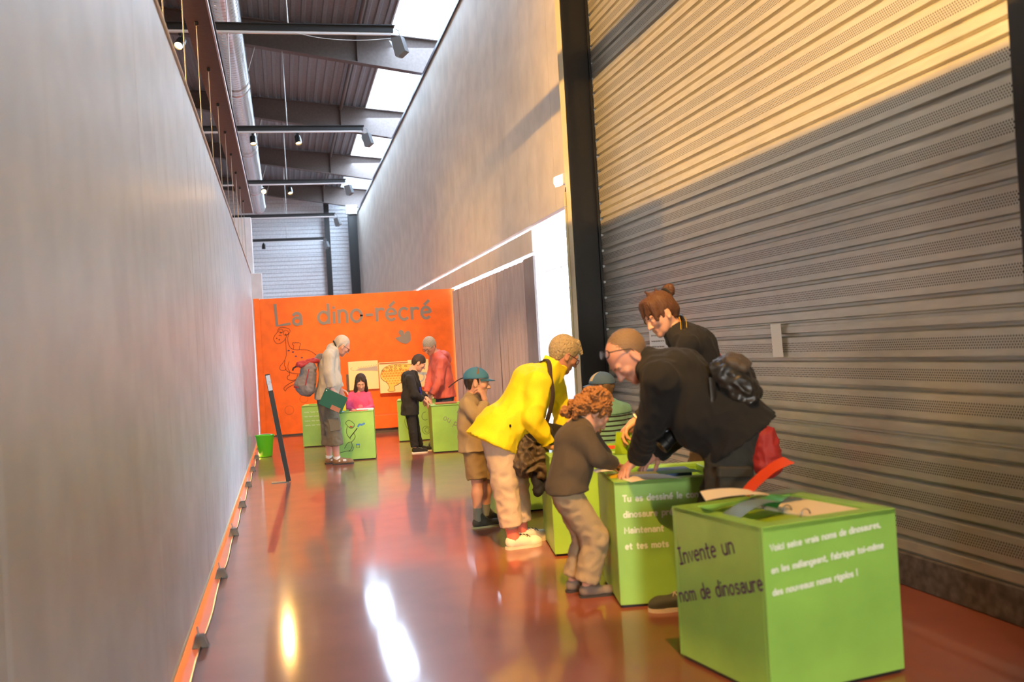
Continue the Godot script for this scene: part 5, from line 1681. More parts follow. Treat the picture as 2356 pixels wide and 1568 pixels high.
# the whole figure under the clothes, with head and hands on finer grids, as one mesh
func body(skin_mat: Material, hs: float, hands: Dictionary, opt := {}) -> void:
	var mb := MB.new()
	var r := bounds(["nek", "pel", "shL", "shR", "elL", "elR", "wrL", "wrR", "knL", "knR", "anL", "anR", "toL", "toR"], 0.16)
	var f := Sdf.new(r[0], r[1], 0.012)
	var sh := side_axis("shL", "shR")
	var hp := side_axis("hpL", "hpR")
	for s in [-1.0, 1.0]:
		f.cone(J.che + sh * 0.055 * S * s, J.pel + hp * 0.06 * S * s, 0.092 * S, 0.098 * S, 0.04)
	f.cone(J.nek, J.che, 0.062 * S, 0.09 * S, 0.04)
	var hf := head_frame()
	f.cone(J.nek, hf * (Vector3(0, -0.055, -0.022) * hs), 0.055 * S, 0.052 * hs, 0.03)
	for k in ["L", "R"]:
		f.cone(J.nek.lerp(J["sh" + k], 0.3), J["sh" + k], 0.055 * S, 0.052 * S, 0.04)
		f.cone(J["sh" + k], J["el" + k], 0.050 * S, 0.040 * S, 0.02)
		f.cone(J["el" + k], J["wr" + k], 0.041 * S, 0.026 * S, 0.015)
		f.cone(J["hp" + k], J["kn" + k], 0.082 * S, 0.056 * S, 0.03)
		var calf: Vector3 = J["kn" + k].lerp(J["an" + k], 0.32)
		f.cone(J["kn" + k], calf, 0.052 * S, 0.056 * S, 0.02)
		f.cone(calf, J["an" + k], 0.056 * S, 0.036 * S, 0.02)
		var to: Vector3 = J["to" + k]
		to.y = 0.028 * S
		var heel: Vector3 = J["an" + k]
		f.cone(Vector3(heel.x, 0.04 * S, heel.z), to.lerp(Vector3(heel.x, 0.04 * S, heel.z), 0.2), 0.034 * S, 0.026 * S, 0.02)
	f.build(mb, bx)
	head_mesh(mb, hf, hs, opt.get("nose", 1.0))
	for k in ["L", "R"]:
		hand_mesh(mb, k, hands[k])
	put("body", mb, skin_mat, cur)
	# eyes
	for s in [-1.0, 1.0]:
		var c: Vector3 = hf * (Vector3(0.031 * s, 0.005, 0.0778) * hs)
		var e := put("eye", MB.new().lathe([Vector2(0, -0.0115 * hs), Vector2(0.007 * hs, -0.009 * hs), Vector2(0.0115 * hs, 0), Vector2(0.009 * hs, 0.007 * hs), Vector2(0.0062 * hs, 0.0098 * hs)], 12, bx * Transform3D(hf.basis * Basis(Vector3.RIGHT, PI / 2), c)), M.eye_white, cur)
		put("iris", MB.new().lathe([Vector2(0.0062 * hs, 0.0098 * hs), Vector2(0, 0.0117 * hs)], 12, bx * Transform3D(hf.basis * Basis(Vector3.RIGHT, PI / 2), c)), M.iris_dark, e)
		var br := []
		for i in 5:
			var t := i / 4.0
			br.append(bx * (hf * (Vector3(s * lerpf(0.014, 0.048, t), 0.026 + 0.006 * sin(t * PI), lerpf(0.0945, 0.080, t)) * hs)))
		put("eyebrow", MB.new().tube(br, 0.0046 * hs, 5), opt.get("brow", M.hair_brown), cur)


func head_mesh(mb: MB, hf: Transform3D, hs: float, nose := 1.0) -> void:
	var f := Sdf.new(Vector3(-0.1, -0.15, -0.13), Vector3(0.1, 0.14, 0.14), 0.0042)
	f.ball(Vector3(0, 0.032, -0.012), Vector3(0.074, 0.092, 0.096), 0.02)
	f.ball(Vector3(0, -0.022, 0.028), Vector3(0.058, 0.082, 0.064), 0.03)
	f.cone(Vector3(0, -0.06, 0.03), Vector3(0, -0.088, 0.064), 0.046, 0.026, 0.02)
	for s in [-1.0, 1.0]:
		f.cone(Vector3(0.05 * s, -0.02, 0.0), Vector3(0.03 * s, -0.075, 0.04), 0.026, 0.022, 0.02)
		f.ball(Vector3(0.036 * s, -0.016, 0.066), Vector3(0.024, 0.018, 0.02), 0.02)
	f.cone(Vector3(-0.034, 0.027, 0.078), Vector3(0.034, 0.027, 0.078), 0.013, 0.013, 0.015)
	for s in [-1.0, 1.0]:
		f.ball(Vector3(0.031 * s, 0.006, 0.100), Vector3(0.017, 0.011, 0.018), 0.012, true)
		f.ball(Vector3(0.031 * s, 0.005, 0.081), Vector3(0.0125, 0.0125, 0.0115), 0.004)
	f.cone(Vector3(0, 0.012, 0.088), Vector3(0, -0.026, 0.104 + 0.006 * nose), 0.0085, 0.0125 * nose, 0.01)
	for s in [-1.0, 1.0]:
		f.ball(Vector3(0.011 * s, -0.030, 0.096), Vector3(0.008, 0.007, 0.009), 0.006)
	f.cone(Vector3(-0.018, -0.054, 0.083), Vector3(0.018, -0.054, 0.083), 0.0075, 0.0075, 0.008)
	f.cone(Vector3(-0.015, -0.064, 0.082), Vector3(0.015, -0.064, 0.082), 0.0075, 0.0075, 0.006)
	f.ball(Vector3(0, -0.0593, 0.096), Vector3(0.022, 0.0022, 0.008), 0.004, true)
	for s in [-1.0, 1.0]:
		f.ball(Vector3(0.078 * s, 0.0, -0.006), Vector3(0.010, 0.032, 0.019), 0.008)
		f.ball(Vector3(0.082 * s, -0.024, 0.002), Vector3(0.008, 0.011, 0.009), 0.006)
		f.ball(Vector3(0.091 * s, 0.003, -0.003), Vector3(0.007, 0.018, 0.009), 0.006, true)
	f.cone(Vector3(0, -0.05, -0.025), Vector3(0, -0.14, -0.045), 0.055, 0.052, 0.03)
	f.build(mb, bx * hf * Transform3D(Basis().scaled(Vector3.ONE * hs), Vector3.ZERO))


# hand options: dir (finger direction), pal (palm normal, where the fingers curl to), curl 0..1, thumb side sign
func hand_mesh(mb: MB, k: String, o: Dictionary) -> void:
	var y: Vector3 = o.get("dir", J["wr" + k] - J["el" + k]).normalized()
	var z: Vector3 = -o.pal
	z = (z - y * z.dot(y)).normalized()
	var x := y.cross(z)
	if o.get("thumb", 1.0) < 0.0:
		x = -x
	var left := x.dot(y.cross(z)) > 0
	var xf := Transform3D(Basis(x, y, z), J["wr" + k])
	var hs: float = o.get("size", 1.0) * S
	var f := Sdf.new(Vector3(-0.075, -0.05, -0.115), Vector3(0.1, 0.215, 0.05), 0.0042)
	f.cone(Vector3(0, -0.04, 0), Vector3(0, 0.02, 0), 0.027, 0.025, 0.015, false, Vector3(0, 0, 1), 1.25)
	f.cone(Vector3(0.012, 0.02, 0), Vector3(0.026, 0.088, 0), 0.018, 0.0135, 0.018)
	f.cone(Vector3(0.0, 0.02, 0), Vector3(0.0, 0.092, 0), 0.019, 0.0135, 0.018)
	f.cone(Vector3(-0.012, 0.02, 0), Vector3(-0.027, 0.08, 0), 0.018, 0.0125, 0.018)
	var c: float = o.get("curl", 0.3)
	var fx := [0.030, 0.010, -0.011, -0.030]
	var fy := [0.090, 0.096, 0.092, 0.080]
	var fl := [0.94, 1.05, 0.98, 0.78]
	for i in 4:
		var p := Vector3(fx[i], fy[i], 0)
		var a := c * 0.9 + 0.06 * i * c
		var spread: float = fx[i] * 1.6 * (1.0 - c)
		var rad := [0.0102, 0.0096, 0.0088, 0.0078]
		for seg in 3:
			var l: float = [0.042, 0.027, 0.021][seg] * fl[i]
			var q := p + Vector3(spread * l * 4.0, cos(a) * l, -sin(a) * l)
			f.cone(p, q, rad[seg], rad[seg + 1], 0.004)
			p = q
			a += c * [1.1, 0.8, 0.6][seg]
	var tp := Vector3(0.022, 0.028, -0.006)
	var ta := [Vector3(0.034, 0.026, -0.012), Vector3(0.016, 0.028, -0.010), Vector3(0.004, 0.022, -0.006)]
	var tr := [0.0145, 0.0115, 0.0105, 0.0085]
	for seg in 3:
		var q: Vector3 = tp + ta[seg] + Vector3(-0.012, 0, -0.012) * c * seg
		f.cone(tp, q, tr[seg], tr[seg + 1], 0.008)
		tp = q
	f.build(mb, bx * xf * Transform3D(Basis().scaled(Vector3.ONE * hs), Vector3.ZERO))


# jacket, shirt or jumper: torso, shoulders and sleeves
func top(called: String, m: Material, o: Dictionary) -> MeshInstance3D:
	var hem: float = o.get("hem", 0.12)
	var axis: Vector3 = o.get("axis", (J.pel - J.che).normalized())
	var he: Vector3 = J.pel + axis * hem
	var r := bounds(["nek", "che", "pel", he, "shL", "shR", "elL", "elR", "wrL", "wrR"], 0.33 * S)
	var f := Sdf.new(r[0], r[1], o.get("cell", 0.0095))
	var sh := side_axis("shL", "shR")
	var hp := side_axis("hpL", "hpR")
	var rc: float = o.get("chest", 0.118) * S
	var rp: float = o.get("waist", 0.125) * S
	var rh: float = o.get("flare", 0.135) * S
	var wd: float = o.get("wide", 0.06) * S
	var bel: Vector3 = o.get("belly", Vector3.ZERO)
	for s in [-1.0, 1.0]:
		var c: Vector3 = J.che + sh * wd * s
		var p: Vector3 = J.pel + hp * wd * 1.05 * s
		var mid: Vector3 = c.lerp(p, 0.55) + bel
		f.cone(c, mid, rc, (rc + rp) * 0.5, 0.05)
		f.cone(mid, p, (rc + rp) * 0.5, rp, 0.05)
		f.cone(p, p + axis * (hem + 0.03) + hp * 0.01 * s, rp, rh, 0.03)
	f.cut(J.pel + axis * hem, axis)
	f.cone(J.nek, J.che, o.get("neck", 0.075) * S, rc, 0.05)
	var rs: float = o.get("sleeve", 0.066) * S
	var rw: float = o.get("cuff", 0.046) * S
	var sl: float = o.get("sleeve_len", 1.0)
	for k in ["L", "R"]:
		f.cone(J.nek.lerp(J["sh" + k], 0.25), J["sh" + k], 0.07 * S, rs * 1.02, 0.05)
		if sl > 0.5:
			f.cone(J["sh" + k], J["el" + k], rs, lerpf(rs, rw, 0.45), 0.025)
			f.cone(J["el" + k], J["el" + k].lerp(J["wr" + k], sl), lerpf(rs, rw, 0.45), rw, 0.012, true)
		else:
			f.cone(J["sh" + k], J["sh" + k].lerp(J["el" + k], sl * 2.0), rs, rs * 0.95, 0.025, true)
	if o.get("collar", 0.0) > 0.0:
		var up: Vector3 = (head_frame() * Vector3(0, -0.06, -0.03) - J.nek).normalized()
		f.cone(J.nek - up * 0.02, J.nek + up * o.collar * S, o.get("collar_r", 0.078) * S, o.get("collar_r", 0.078) * 0.93 * S, 0.015, true)
		f.ball(J.nek + up * (o.collar + 0.03) * S, Vector3.ONE * 0.066 * S, 0.008, true)
	for c in o.get("hood", []):
		f.ball(c[0], c[1], 0.03)
	for c in o.get("cuts", []):
		f.cut(c[0], c[1])
	var mb := MB.new()
	f.build(mb, bx, o.get("fold", 0.014), o.get("freq", 7.0), o.get("seed", 3), true, o.get("stretch", Vector3(1, 0.7, 1)))
	return put(called, mb, m, cur)


func trousers(called: String, m: Material, o: Dictionary) -> MeshInstance3D:
	var r := bounds(["pel", "hpL", "hpR", "knL", "knR", "anL", "anR"], 0.22 * S)
	var f := Sdf.new(r[0], r[1], o.get("cell", 0.0095))
	var hp := side_axis("hpL", "hpR")
	var up: Vector3 = (J.che - J.pel).normalized()
	var rt: float = o.get("thigh", 0.102) * S
	var rk: float = o.get("knee", 0.080) * S
	var ra: float = o.get("ankle", 0.070) * S
	var le: float = o.get("len", 0.93)
	for s in [-1.0, 1.0]:
		f.cone(J.pel + up * 0.08 * S + hp * 0.055 * S * s, J.pel + hp * 0.06 * S * s, o.get("seat", 0.100) * S, o.get("seat", 0.100) * S, 0.04)
	for k in ["L", "R"]:
		f.cone(J.pel.lerp(J["hp" + k], 0.5), J["hp" + k], o.get("seat", 0.100) * S, rt, 0.04)
		if le > 0.5:
			f.cone(J["hp" + k], J["kn" + k], rt, rk, 0.02)
			f.cone(J["kn" + k], J["kn" + k].lerp(J["an" + k], (le - 0.5) * 2.0), rk, ra, 0.015, true)
		else:
			f.cone(J["hp" + k], J["hp" + k].lerp(J["kn" + k], le * 2.0), rt, rk, 0.02, true)
	var mb := MB.new()
	f.build(mb, bx, o.get("fold", 0.009), o.get("freq", 8.0), o.get("seed", 5), true, o.get("stretch", Vector3(1, 1.1, 1)))
	return put(called, mb, m, cur)


# shoe from ankle to toe point, with a sole of its own
func shoe(k: String, m: Material, sole: Material, o := {}) -> MeshInstance3D:
	var an: Vector3 = J["an" + k]
	var to: Vector3 = J["to" + k]
	var dir := Vector3(to.x - an.x, 0, to.z - an.z).normalized()
	var ln: float = 0.265 * S * o.get("size", 1.0)
	var heel := Vector3(an.x, 0, an.z) - dir * 0.055 * S
	var side := dir.cross(Vector3.UP)
	var toe := heel + dir * ln
	var lift := 0.018 * S
	var r := [heel.min(toe) - Vector3(0.08, 0.01, 0.08) * S, heel.max(toe) + Vector3(0.08, 0.24, 0.08) * S]
	var f := Sdf.new(r[0], r[1], 0.0055)
	f.cone(heel + dir * 0.035 * S + Vector3.UP * (lift + 0.03 * S), heel + dir * 0.12 * S + Vector3.UP * (lift + 0.026 * S), 0.036 * S, 0.038 * S, 0.02)
	f.cone(heel + dir * 0.12 * S + Vector3.UP * (lift + 0.022 * S), toe - dir * 0.05 * S + Vector3.UP * (lift + 0.016 * S), 0.038 * S, 0.036 * S, 0.02)
	f.cone(toe - dir * 0.06 * S + Vector3.UP * (lift + 0.014 * S), toe - dir * 0.03 * S + Vector3.UP * (lift + 0.010 * S), 0.035 * S, 0.027 * S, 0.02)
	f.cone(heel + dir * 0.055 * S + Vector3.UP * 0.05 * S, heel + dir * 0.055 * S + Vector3.UP * o.get("high", 0.085) * S, 0.040 * S, 0.041 * S, 0.02, true)
	f.cone(heel + dir * 0.075 * S + Vector3.UP * o.get("high", 0.085) * 0.8 * S, heel + dir * 0.15 * S + Vector3.UP * 0.045 * S, 0.034 * S, 0.03 * S, 0.02)
	f.cut(Vector3(0, lift * 0.9, 0), Vector3.DOWN)
	var mb := MB.new()
	f.build(mb, bx)
	var sh := put("shoe", mb, m, cur)
	var q := PackedVector2Array()
	for p in smooth_line([Vector2(0.0, 0.0), Vector2(0.02, 0.036), Vector2(0.10, 0.038), Vector2(0.185, 0.047), Vector2(0.245, 0.034), Vector2(0.268, 0.0), Vector2(0.245, -0.034), Vector2(0.185, -0.044), Vector2(0.10, -0.036), Vector2(0.02, -0.036)], 4, true):
		q.append(p * S * (ln / (0.265 * S)))
	put("sole", MB.new().prism(q, lift, bx * Transform3D(Basis(dir, side, dir.cross(side)), heel + Vector3.UP * lift * 0.5 - dir * 0.004)), sole, sh)
	if o.has("lace"):
		var lm := MB.new()
		for i in 4:
			var t := 0.078 + 0.024 * i
			var c: Vector3 = heel + dir * t * S + Vector3.UP * (lerpf(o.get("high", 0.085) * 0.8, 0.045, i / 3.0) + 0.034) * S
			for sgn in [-1.0, 1.0]:
				lm.tube([bx * (c + side * 0.024 * S * sgn + Vector3.DOWN * 0.006 * S), bx * (c + Vector3.UP * 0.008 * S + dir * 0.006), bx * (c - side * 0.024 * S * sgn + dir * 0.02 * S + Vector3.DOWN * 0.008 * S)], 0.003 * S, 5)
		put("lace", lm, o.lace, sh)
	return sh


func socks(m: Material, h0 := 0.05, h1 := 0.16) -> void:
	for k in ["L", "R"]:
		var a: Vector3 = J["an" + k]
		var up: Vector3 = (J["kn" + k] - a).normalized()
		put("sock", MB.new().tube([bx * (a + up * (h0 - 0.085) * S), bx * (a + up * (h1 - 0.085) * S * 0.5), bx * (a + up * (h1 - 0.085) * S)], [0.045 * S, 0.043 * S, 0.046 * S], 16), m, cur)


# cap of hair over the skull. cuts: planes in head space that hair stays behind
func hair(called: String, m: Material, hs: float, o: Dictionary) -> MeshInstance3D:
	var hf := head_frame()
	var f := Sdf.new(Vector3(-0.15, -0.32 if o.get("long", false) else -0.15, -0.21), Vector3(0.15, 0.21, 0.15), o.get("cell", 0.0042))
	var t: float = o.get("thick", 0.0)
	f.ball(Vector3(0, 0.043, -0.024) + o.get("shift", Vector3.ZERO), Vector3(0.0755, 0.0905, 0.0945) + Vector3.ONE * t, 0.008)
	if o.get("nape", true):
		f.cone(Vector3(0, 0.0, -0.075), Vector3(0, -0.055, -0.064), 0.035, 0.022, 0.03)
		for s in [-1.0, 1.0]:
			f.cone(Vector3(0.064 * s, 0.035, 0.012), Vector3(0.069 * s, -0.008, 0.026), 0.012, 0.005, 0.012)
			f.cone(Vector3(0.055 * s, 0.02, -0.055), Vector3(0.05 * s, -0.04, -0.055), 0.028, 0.018, 0.02)
	for c in o.get("cuts", []):
		f.cut(c[0], c[1], Vector3.ZERO, 0.0, 0.012)
	for c in o.get("cones", []):
		f.cone(c[0], c[1], c[2], c[3], c[4] if c.size() > 4 else 0.012)
	for c in o.get("balls", []):
		f.ball(c[0], c[1], 0.01)
	var mb := MB.new()
	f.build(mb, bx * hf * Transform3D(Basis().scaled(Vector3.ONE * hs), Vector3.ZERO), o.get("amp", 0.006), o.get("freq", 85.0), 9, o.get("ridged", true), o.get("stretch", Vector3.ONE), o.get("strand", true))
	return put(called, mb, m, cur)


func glasses(m: Material, hs: float, o := {}) -> void:
	var hf := head_frame() * Transform3D(o.get("turn", Basis()), o.get("shift", Vector3.ZERO))
	var g := MB.new()
	var P := func(v: Vector3) -> Vector3: return bx * (hf * (v * hs))
	for s in [-1.0, 1.0]:
		var ring := []
		for i in 21:
			var a := TAU * i / 20.0
			ring.append(P.call(Vector3(s * 0.034 + cos(a) * 0.025, 0.002 + sin(a) * 0.018, 0.104 - absf(cos(a) * 0.006))))
		g.tube(ring, 0.0026 * hs, 5, Vector3.ZERO, 1.0, false)
		g.tube([P.call(Vector3(s * 0.059, 0.008, 0.099)), P.call(Vector3(s * 0.078, 0.012, 0.07)), P.call(Vector3(s * 0.084, 0.014, 0.0)), P.call(Vector3(s * 0.082, -0.004, -0.022))], 0.0024 * hs, 5)
	g.tube([P.call(Vector3(-0.01, 0.006, 0.106)), P.call(Vector3(0, 0.010, 0.108)), P.call(Vector3(0.01, 0.006, 0.106))], 0.0024 * hs, 5)
	var gl := put("glasses", g, m, cur)
	for s in [-1.0, 1.0]:
		put("lens", MB.new().lathe([Vector2(0.024 * hs, 0), Vector2(0, 0.001)], 20, bx * hf * Transform3D(Basis(Vector3.RIGHT, PI / 2).scaled(Vector3(1, 0.72, 1)), Vector3(s * 0.034, 0.002, 0.102) * hs)), M.glass, gl)


func ball_cap(crown: Material, brim: Material, panel: Material, hs: float, strap := false) -> void:
	var hf := head_frame()
	var X := bx * hf * Transform3D(Basis().scaled(Vector3.ONE * hs), Vector3.ZERO)
	var f := Sdf.new(Vector3(-0.11, 0.0, -0.14), Vector3(0.11, 0.16, 0.12), 0.005)
	f.ball(Vector3(0, 0.045, -0.014), Vector3(0.089, 0.095, 0.113), 0.01)
	f.cut(Vector3(0, 0.042, 0.0), Vector3(0, -1, 0.12))
	var mb := MB.new()
	f.build(mb, X)
	var c := put("cap", mb, crown, cur)
	# brim: curved tongue
	var b := MB.new()
	var n := 14
	var rows := 6
	for sgn in [0, 1]:
		var first := b.v.size()
		for j in rows + 1:
			var t := float(j) / rows
			for i in n + 1:
				var a := lerpf(-1.15, 1.15, float(i) / n)
				var rx := 0.084
				var rz := 0.092 + 0.072 * t * pow(maxf(cos(a * 1.25), 0.0), 0.6)
				b.vert(X * Vector3(sin(a) * rx * (1.0 + 0.04 * t), 0.052 - 0.014 * t - 0.022 * (1.0 - cos(a)) - sgn * 0.004, cos(a) * rz - 0.006), X.basis * (Vector3.UP if sgn == 0 else Vector3.DOWN))
		for j in rows:
			for i in n:
				var q := first + j * (n + 1) + i
				if sgn == 0:
					b.tri_i(q, q + n + 1, q + n + 2)
					b.tri_i(q, q + n + 2, q + 1)
				else:
					b.tri_i(q, q + n + 2, q + n + 1)
					b.tri_i(q, q + 1, q + n + 2)
	put("brim", b, brim, c)
	put("button", MB.new().lathe([Vector2(0.009, 0), Vector2(0.007, 0.005), Vector2(0, 0.006)], 10, X * Transform3D(Basis(), Vector3(0, 0.138, -0.014))), brim, c)
	# coloured side panels follow the crown
	if panel:
		for s in [-1.0, 1.0]:
			var pm := MB.new()
			var gr := []
			for j in 7:
				var line := []
				for i in 7:
					var th := lerpf(0.15, 1.25, j / 6.0)
					var ph := (0.35 if strap else 0.75) + 0.42 * i / 6.0 + 0.35 * (j / 6.0) * (1.0 if strap else -0.6)
					var nn := Vector3(sin(ph) * s * sin(th), cos(th), cos(ph) * sin(th) if not strap else -cos(ph) * sin(th) * -0.3)
					nn = nn.normalized()
					line.append(pm.vert(X * (Vector3(0, 0.045, -0.014) + nn * Vector3(0.0905, 0.0965, 0.1145)), X.basis * nn))
				gr.append(line)
			for j in 6:
				for i in 6:
					if s > 0:
						pm.tri_i(gr[j][i], gr[j + 1][i], gr[j + 1][i + 1])
						pm.tri_i(gr[j][i], gr[j + 1][i + 1], gr[j][i + 1])
					else:
						pm.tri_i(gr[j][i], gr[j + 1][i + 1], gr[j + 1][i])
						pm.tri_i(gr[j][i], gr[j][i + 1], gr[j + 1][i + 1])
			put("side_panel", pm, panel, c)
	if strap:
		put("strap", MB.new().tube(curve3([X * Vector3(0.03, 0.045, -0.115), X * Vector3(0.03, 0.02, -0.17), X * Vector3(0.02, -0.05, -0.25)], 5), 0.013 * hs, 8, Vector3.ZERO, 0.4), M.strap_brown, c)


func free_field(lo: Vector3, hi: Vector3, cell: float) -> Sdf:
	return Sdf.new(lo, hi, cell)


func build_people() -> void:
	mat("eye_white", lin(0.75, 0.72, 0.68), 0.2)
	mat("iris_dark", lin(0.03, 0.02, 0.012), 0.15)
	var sk := skin("skin_light", lin(0.58, 0.31, 0.21))
	var sk2 := skin("skin_pink", lin(0.56, 0.28, 0.195))
	hair_mat("hair_brown", lin(0.055, 0.028, 0.014), Vector3(44, 5, 44))
	hair_mat("hair_grey", lin(0.68, 0.64, 0.58), Vector3(46, 14, 46))
	hair_mat("hair_white", lin(0.82, 0.76, 0.66), Vector3(46, 14, 46))
	hair_mat("hair_sandy", lin(0.80, 0.62, 0.34), Vector3(46, 14, 46))
	hair_mat("hair_auburn", lin(0.15, 0.055, 0.018), Vector3(44, 5, 44))
	hair_mat("hair_curly", lin(0.50, 0.21, 0.055), Vector3(30, 30, 30))
	hair_mat("hair_mouse", lin(0.36, 0.23, 0.13), Vector3(46, 14, 46))
	cloth("strap_brown", lin(0.055, 0.03, 0.02), 0.7)
	cloth("fleece_beige", lin(0.50, 0.44, 0.33))
	cloth("khaki_shorts", lin(0.16, 0.135, 0.085))
	cloth("sock_white", lin(0.7, 0.68, 0.62))
	cloth("sandal_brown", lin(0.22, 0.12, 0.05), 0.7)
	cloth("pink", lin(0.75, 0.08, 0.22))
	cloth("pink_light", lin(0.85, 0.22, 0.28))
	cloth("black_cotton", lin(0.012, 0.012, 0.013), 0.9)
	cloth("black_fleece", lin(0.010, 0.0095, 0.009), 0.95)
	cloth("coral", lin(0.60, 0.11, 0.08), 0.6)
	cloth("jeans", lin(0.045, 0.075, 0.13))
	cloth("tee_khaki", lin(0.40, 0.30, 0.17))
	cloth("shorts_brown", lin(0.30, 0.20, 0.09))
	cloth("cap_blue", lin(0.05, 0.21, 0.36), 0.75)
	cloth("cap_rust", lin(0.18, 0.10, 0.07), 0.75)
	cloth("sock_grey", lin(0.22, 0.24, 0.20))
	cloth("boot_dark", lin(0.045, 0.05, 0.04), 0.6)
	cloth("sole_pale", lin(0.36, 0.38, 0.22), 0.7)
	cloth("yellow", lin(0.90, 0.72, 0.008), 0.75)
	cloth("beige_twill", lin(0.62, 0.47, 0.33))
	cloth("sock_coral", lin(0.75, 0.19, 0.13))
	cloth("shoe_cream", lin(0.78, 0.70, 0.55), 0.6)
	cloth("sole_cream", lin(0.62, 0.55, 0.42), 0.7)
	cloth("fleece_olive", lin(0.085, 0.066, 0.045), 0.95)
	cloth("trouser_tan", lin(0.40, 0.30, 0.18))
	cloth("shoe_taupe", lin(0.20, 0.16, 0.13), 0.7)
	cloth("sole_dark", lin(0.035, 0.03, 0.027), 0.7)
	cloth("teal", lin(0.20, 0.46, 0.43))
	cloth("cap_slate", lin(0.075, 0.145, 0.26), 0.75)
	cloth("cap_cream", lin(0.62, 0.50, 0.28), 0.75)
	cloth("trouser_olive", lin(0.042, 0.038, 0.028))
	cloth("trouser_brown", lin(0.07, 0.045, 0.03))
	cloth("bag_grey", lin(0.24, 0.21, 0.19), 0.7)
	cloth("bag_red", lin(0.42, 0.025, 0.02), 0.6)
	cloth("jacket_brown", lin(0.085, 0.06, 0.038), 0.6)
	cloth("navy", lin(0.008, 0.011, 0.03), 0.8)
	cloth("leather_black", lin(0.018, 0.016, 0.014), 0.35, 0.2)
	mat("frame_dark", lin(0.02, 0.015, 0.015), 0.3)
	# striped jersey: bands across the height
	var im := Image.create(4, 64, false, Image.FORMAT_RGBA8)
	for y in 64:
		for x in 4:
			im.set_pixel(x, y, lin(0.012, 0.02, 0.03) if y % 64 < 22 else lin(0.22, 0.48, 0.44))
	var st := cloth("stripes", Color.WHITE)
	st.albedo_texture = ImageTexture.create_from_image(im)
	st.uv1_scale = Vector3(1, 30, 1)
	st.normal_enabled = false
	st.texture_filter = BaseMaterial3D.TEXTURE_FILTER_LINEAR

	old_man(sk2)
	girl_in_pink(sk)
	boy_in_hoodie(sk)
	woman_in_coral(sk2)
	boy_in_blue_cap(sk)
	woman_in_yellow(sk2)
	curly_child(sk)
	boy_in_stripes(sk)
	man_in_black(sk2)
	woman_in_black(sk)


const SHORT_CUTS := [[Vector3(0, 0.062, 0.066), Vector3(0, -0.55, 1.0)], [Vector3(0, -0.035, -0.028), Vector3(0, -0.9, 0.75)]]


func old_man(sk: Material) -> void:
	begin("grandpa", "old man in a beige fleece and khaki shorts with a backpack, head bowed")
	body(sk, 0.97, {"L": {"pal": Vector3(0.3, 0, 1), "curl": 0.35}, "R": {"dir": Vector3(0.05, -1, 0.1), "pal": Vector3(-0.2, -0.1, -1), "curl": 0.28, "thumb": -1.0}}, {"brow": M.hair_grey})
	hair("hair", M.hair_white, 0.97, {"thick": 0.003, "amp": 0.004, "freq": 100.0, "strand": false})
	glasses(M.frame_dark, 0.97)
	top("fleece_jacket", M.fleece_beige, {"hem": 0.05, "chest": 0.128, "waist": 0.135, "flare": 0.15, "sleeve": 0.074, "cuff": 0.054, "sleeve_len": 0.93, "collar": 0.05, "fold": 0.010, "seed": 11, "axis": Vector3(-0.02, -1, 0), "belly": Vector3(0.03, 0, 0)})
	var hf := head_frame()
	put("collar_band", MB.new().tube(ring_about(J.nek + Vector3(0.02, 0.03, 0), (hf.origin - J.nek), 0.079 * S), 0.008, 6), M.black_cotton, cur)
	trousers("cropped_shorts", M.khaki_shorts, {"len": 0.78, "thigh": 0.115, "knee": 0.098, "ankle": 0.098, "seed": 12})
	for p in [J.knR.lerp(J.hpR, 0.2)]:
		put("cargo_pocket", MB.new().box(bx * (p + Vector3(0.02, -0.02, 0.09)), Vector3(0.13, 0.16, 0.03), Basis(Vector3.BACK, 0.1), 0.008), M.khaki_shorts, cur)
	socks(M.sock_white, 0.05, 0.11)
	for k in ["L", "R"]:
		var sh := shoe(k, M.sandal_brown, M.sole_dark, {"high": 0.075})
		var an: Vector3 = J["an" + k]
		var dir: Vector3 = (J["to" + k] - Vector3(an.x, 0, an.z)).normalized()
		for t in [0.02, 0.09]:
			var pm := MB.new()
			var c: Vector3 = Vector3(an.x, 0.052 * S, an.z) + dir * t * S + Vector3(0, 0, 0.036 * S)
			pm.box(bx * c, Vector3(0.045, 0.026, 0.014), Basis(Vector3.UP, atan2(-dir.z, dir.x)), 0.006)
			put("sock_opening", pm, M.sock_white, sh)
	backpack()
	# green folder in his hand
	var b := aim(Vector3.ZERO, Vector3(0.25, 0.0, 1))
	var fo := thing("folder", "dark green folder held at the old man's side", "folder", J.wrR + Vector3(0.01, -0.15, 0.035))
	var tilt := b * Basis(Vector3.BACK, deg_to_rad(28))
	mat("folder_green", lin(0.012, 0.085, 0.04), 0.35)
	put("cover", MB.new().box(Vector3.ZERO, Vector3(0.30, 0.21, 0.008), tilt, 0.003), M.folder_green, fo)
	put("picture", MB.new().box(tilt * Vector3(-0.06, -0.075, -0.006), Vector3(0.12, 0.055, 0.003), tilt, 0.001), M.tail_brown, fo)
	put("strap_stud", MB.new().lathe([Vector2(0.008, 0), Vector2(0.005, 0.006), Vector2(0, 0.007)], 12, Transform3D(tilt * Basis(Vector3.RIGHT, -PI / 2), tilt * Vector3(0.13, 0.08, -0.005))), M.paper_white, fo)


func ring_about(c: Vector3, axis: Vector3, r: float) -> Array:
	var n := axis.normalized()
	var u := n.cross(Vector3(0.2, 0.3, 1)).normalized()
	var w := n.cross(u)
	var out := []
	for i in 21:
		var a := TAU * i / 20.0
		out.append(bx * (c + u * cos(a) * r + w * sin(a) * r))
	return out


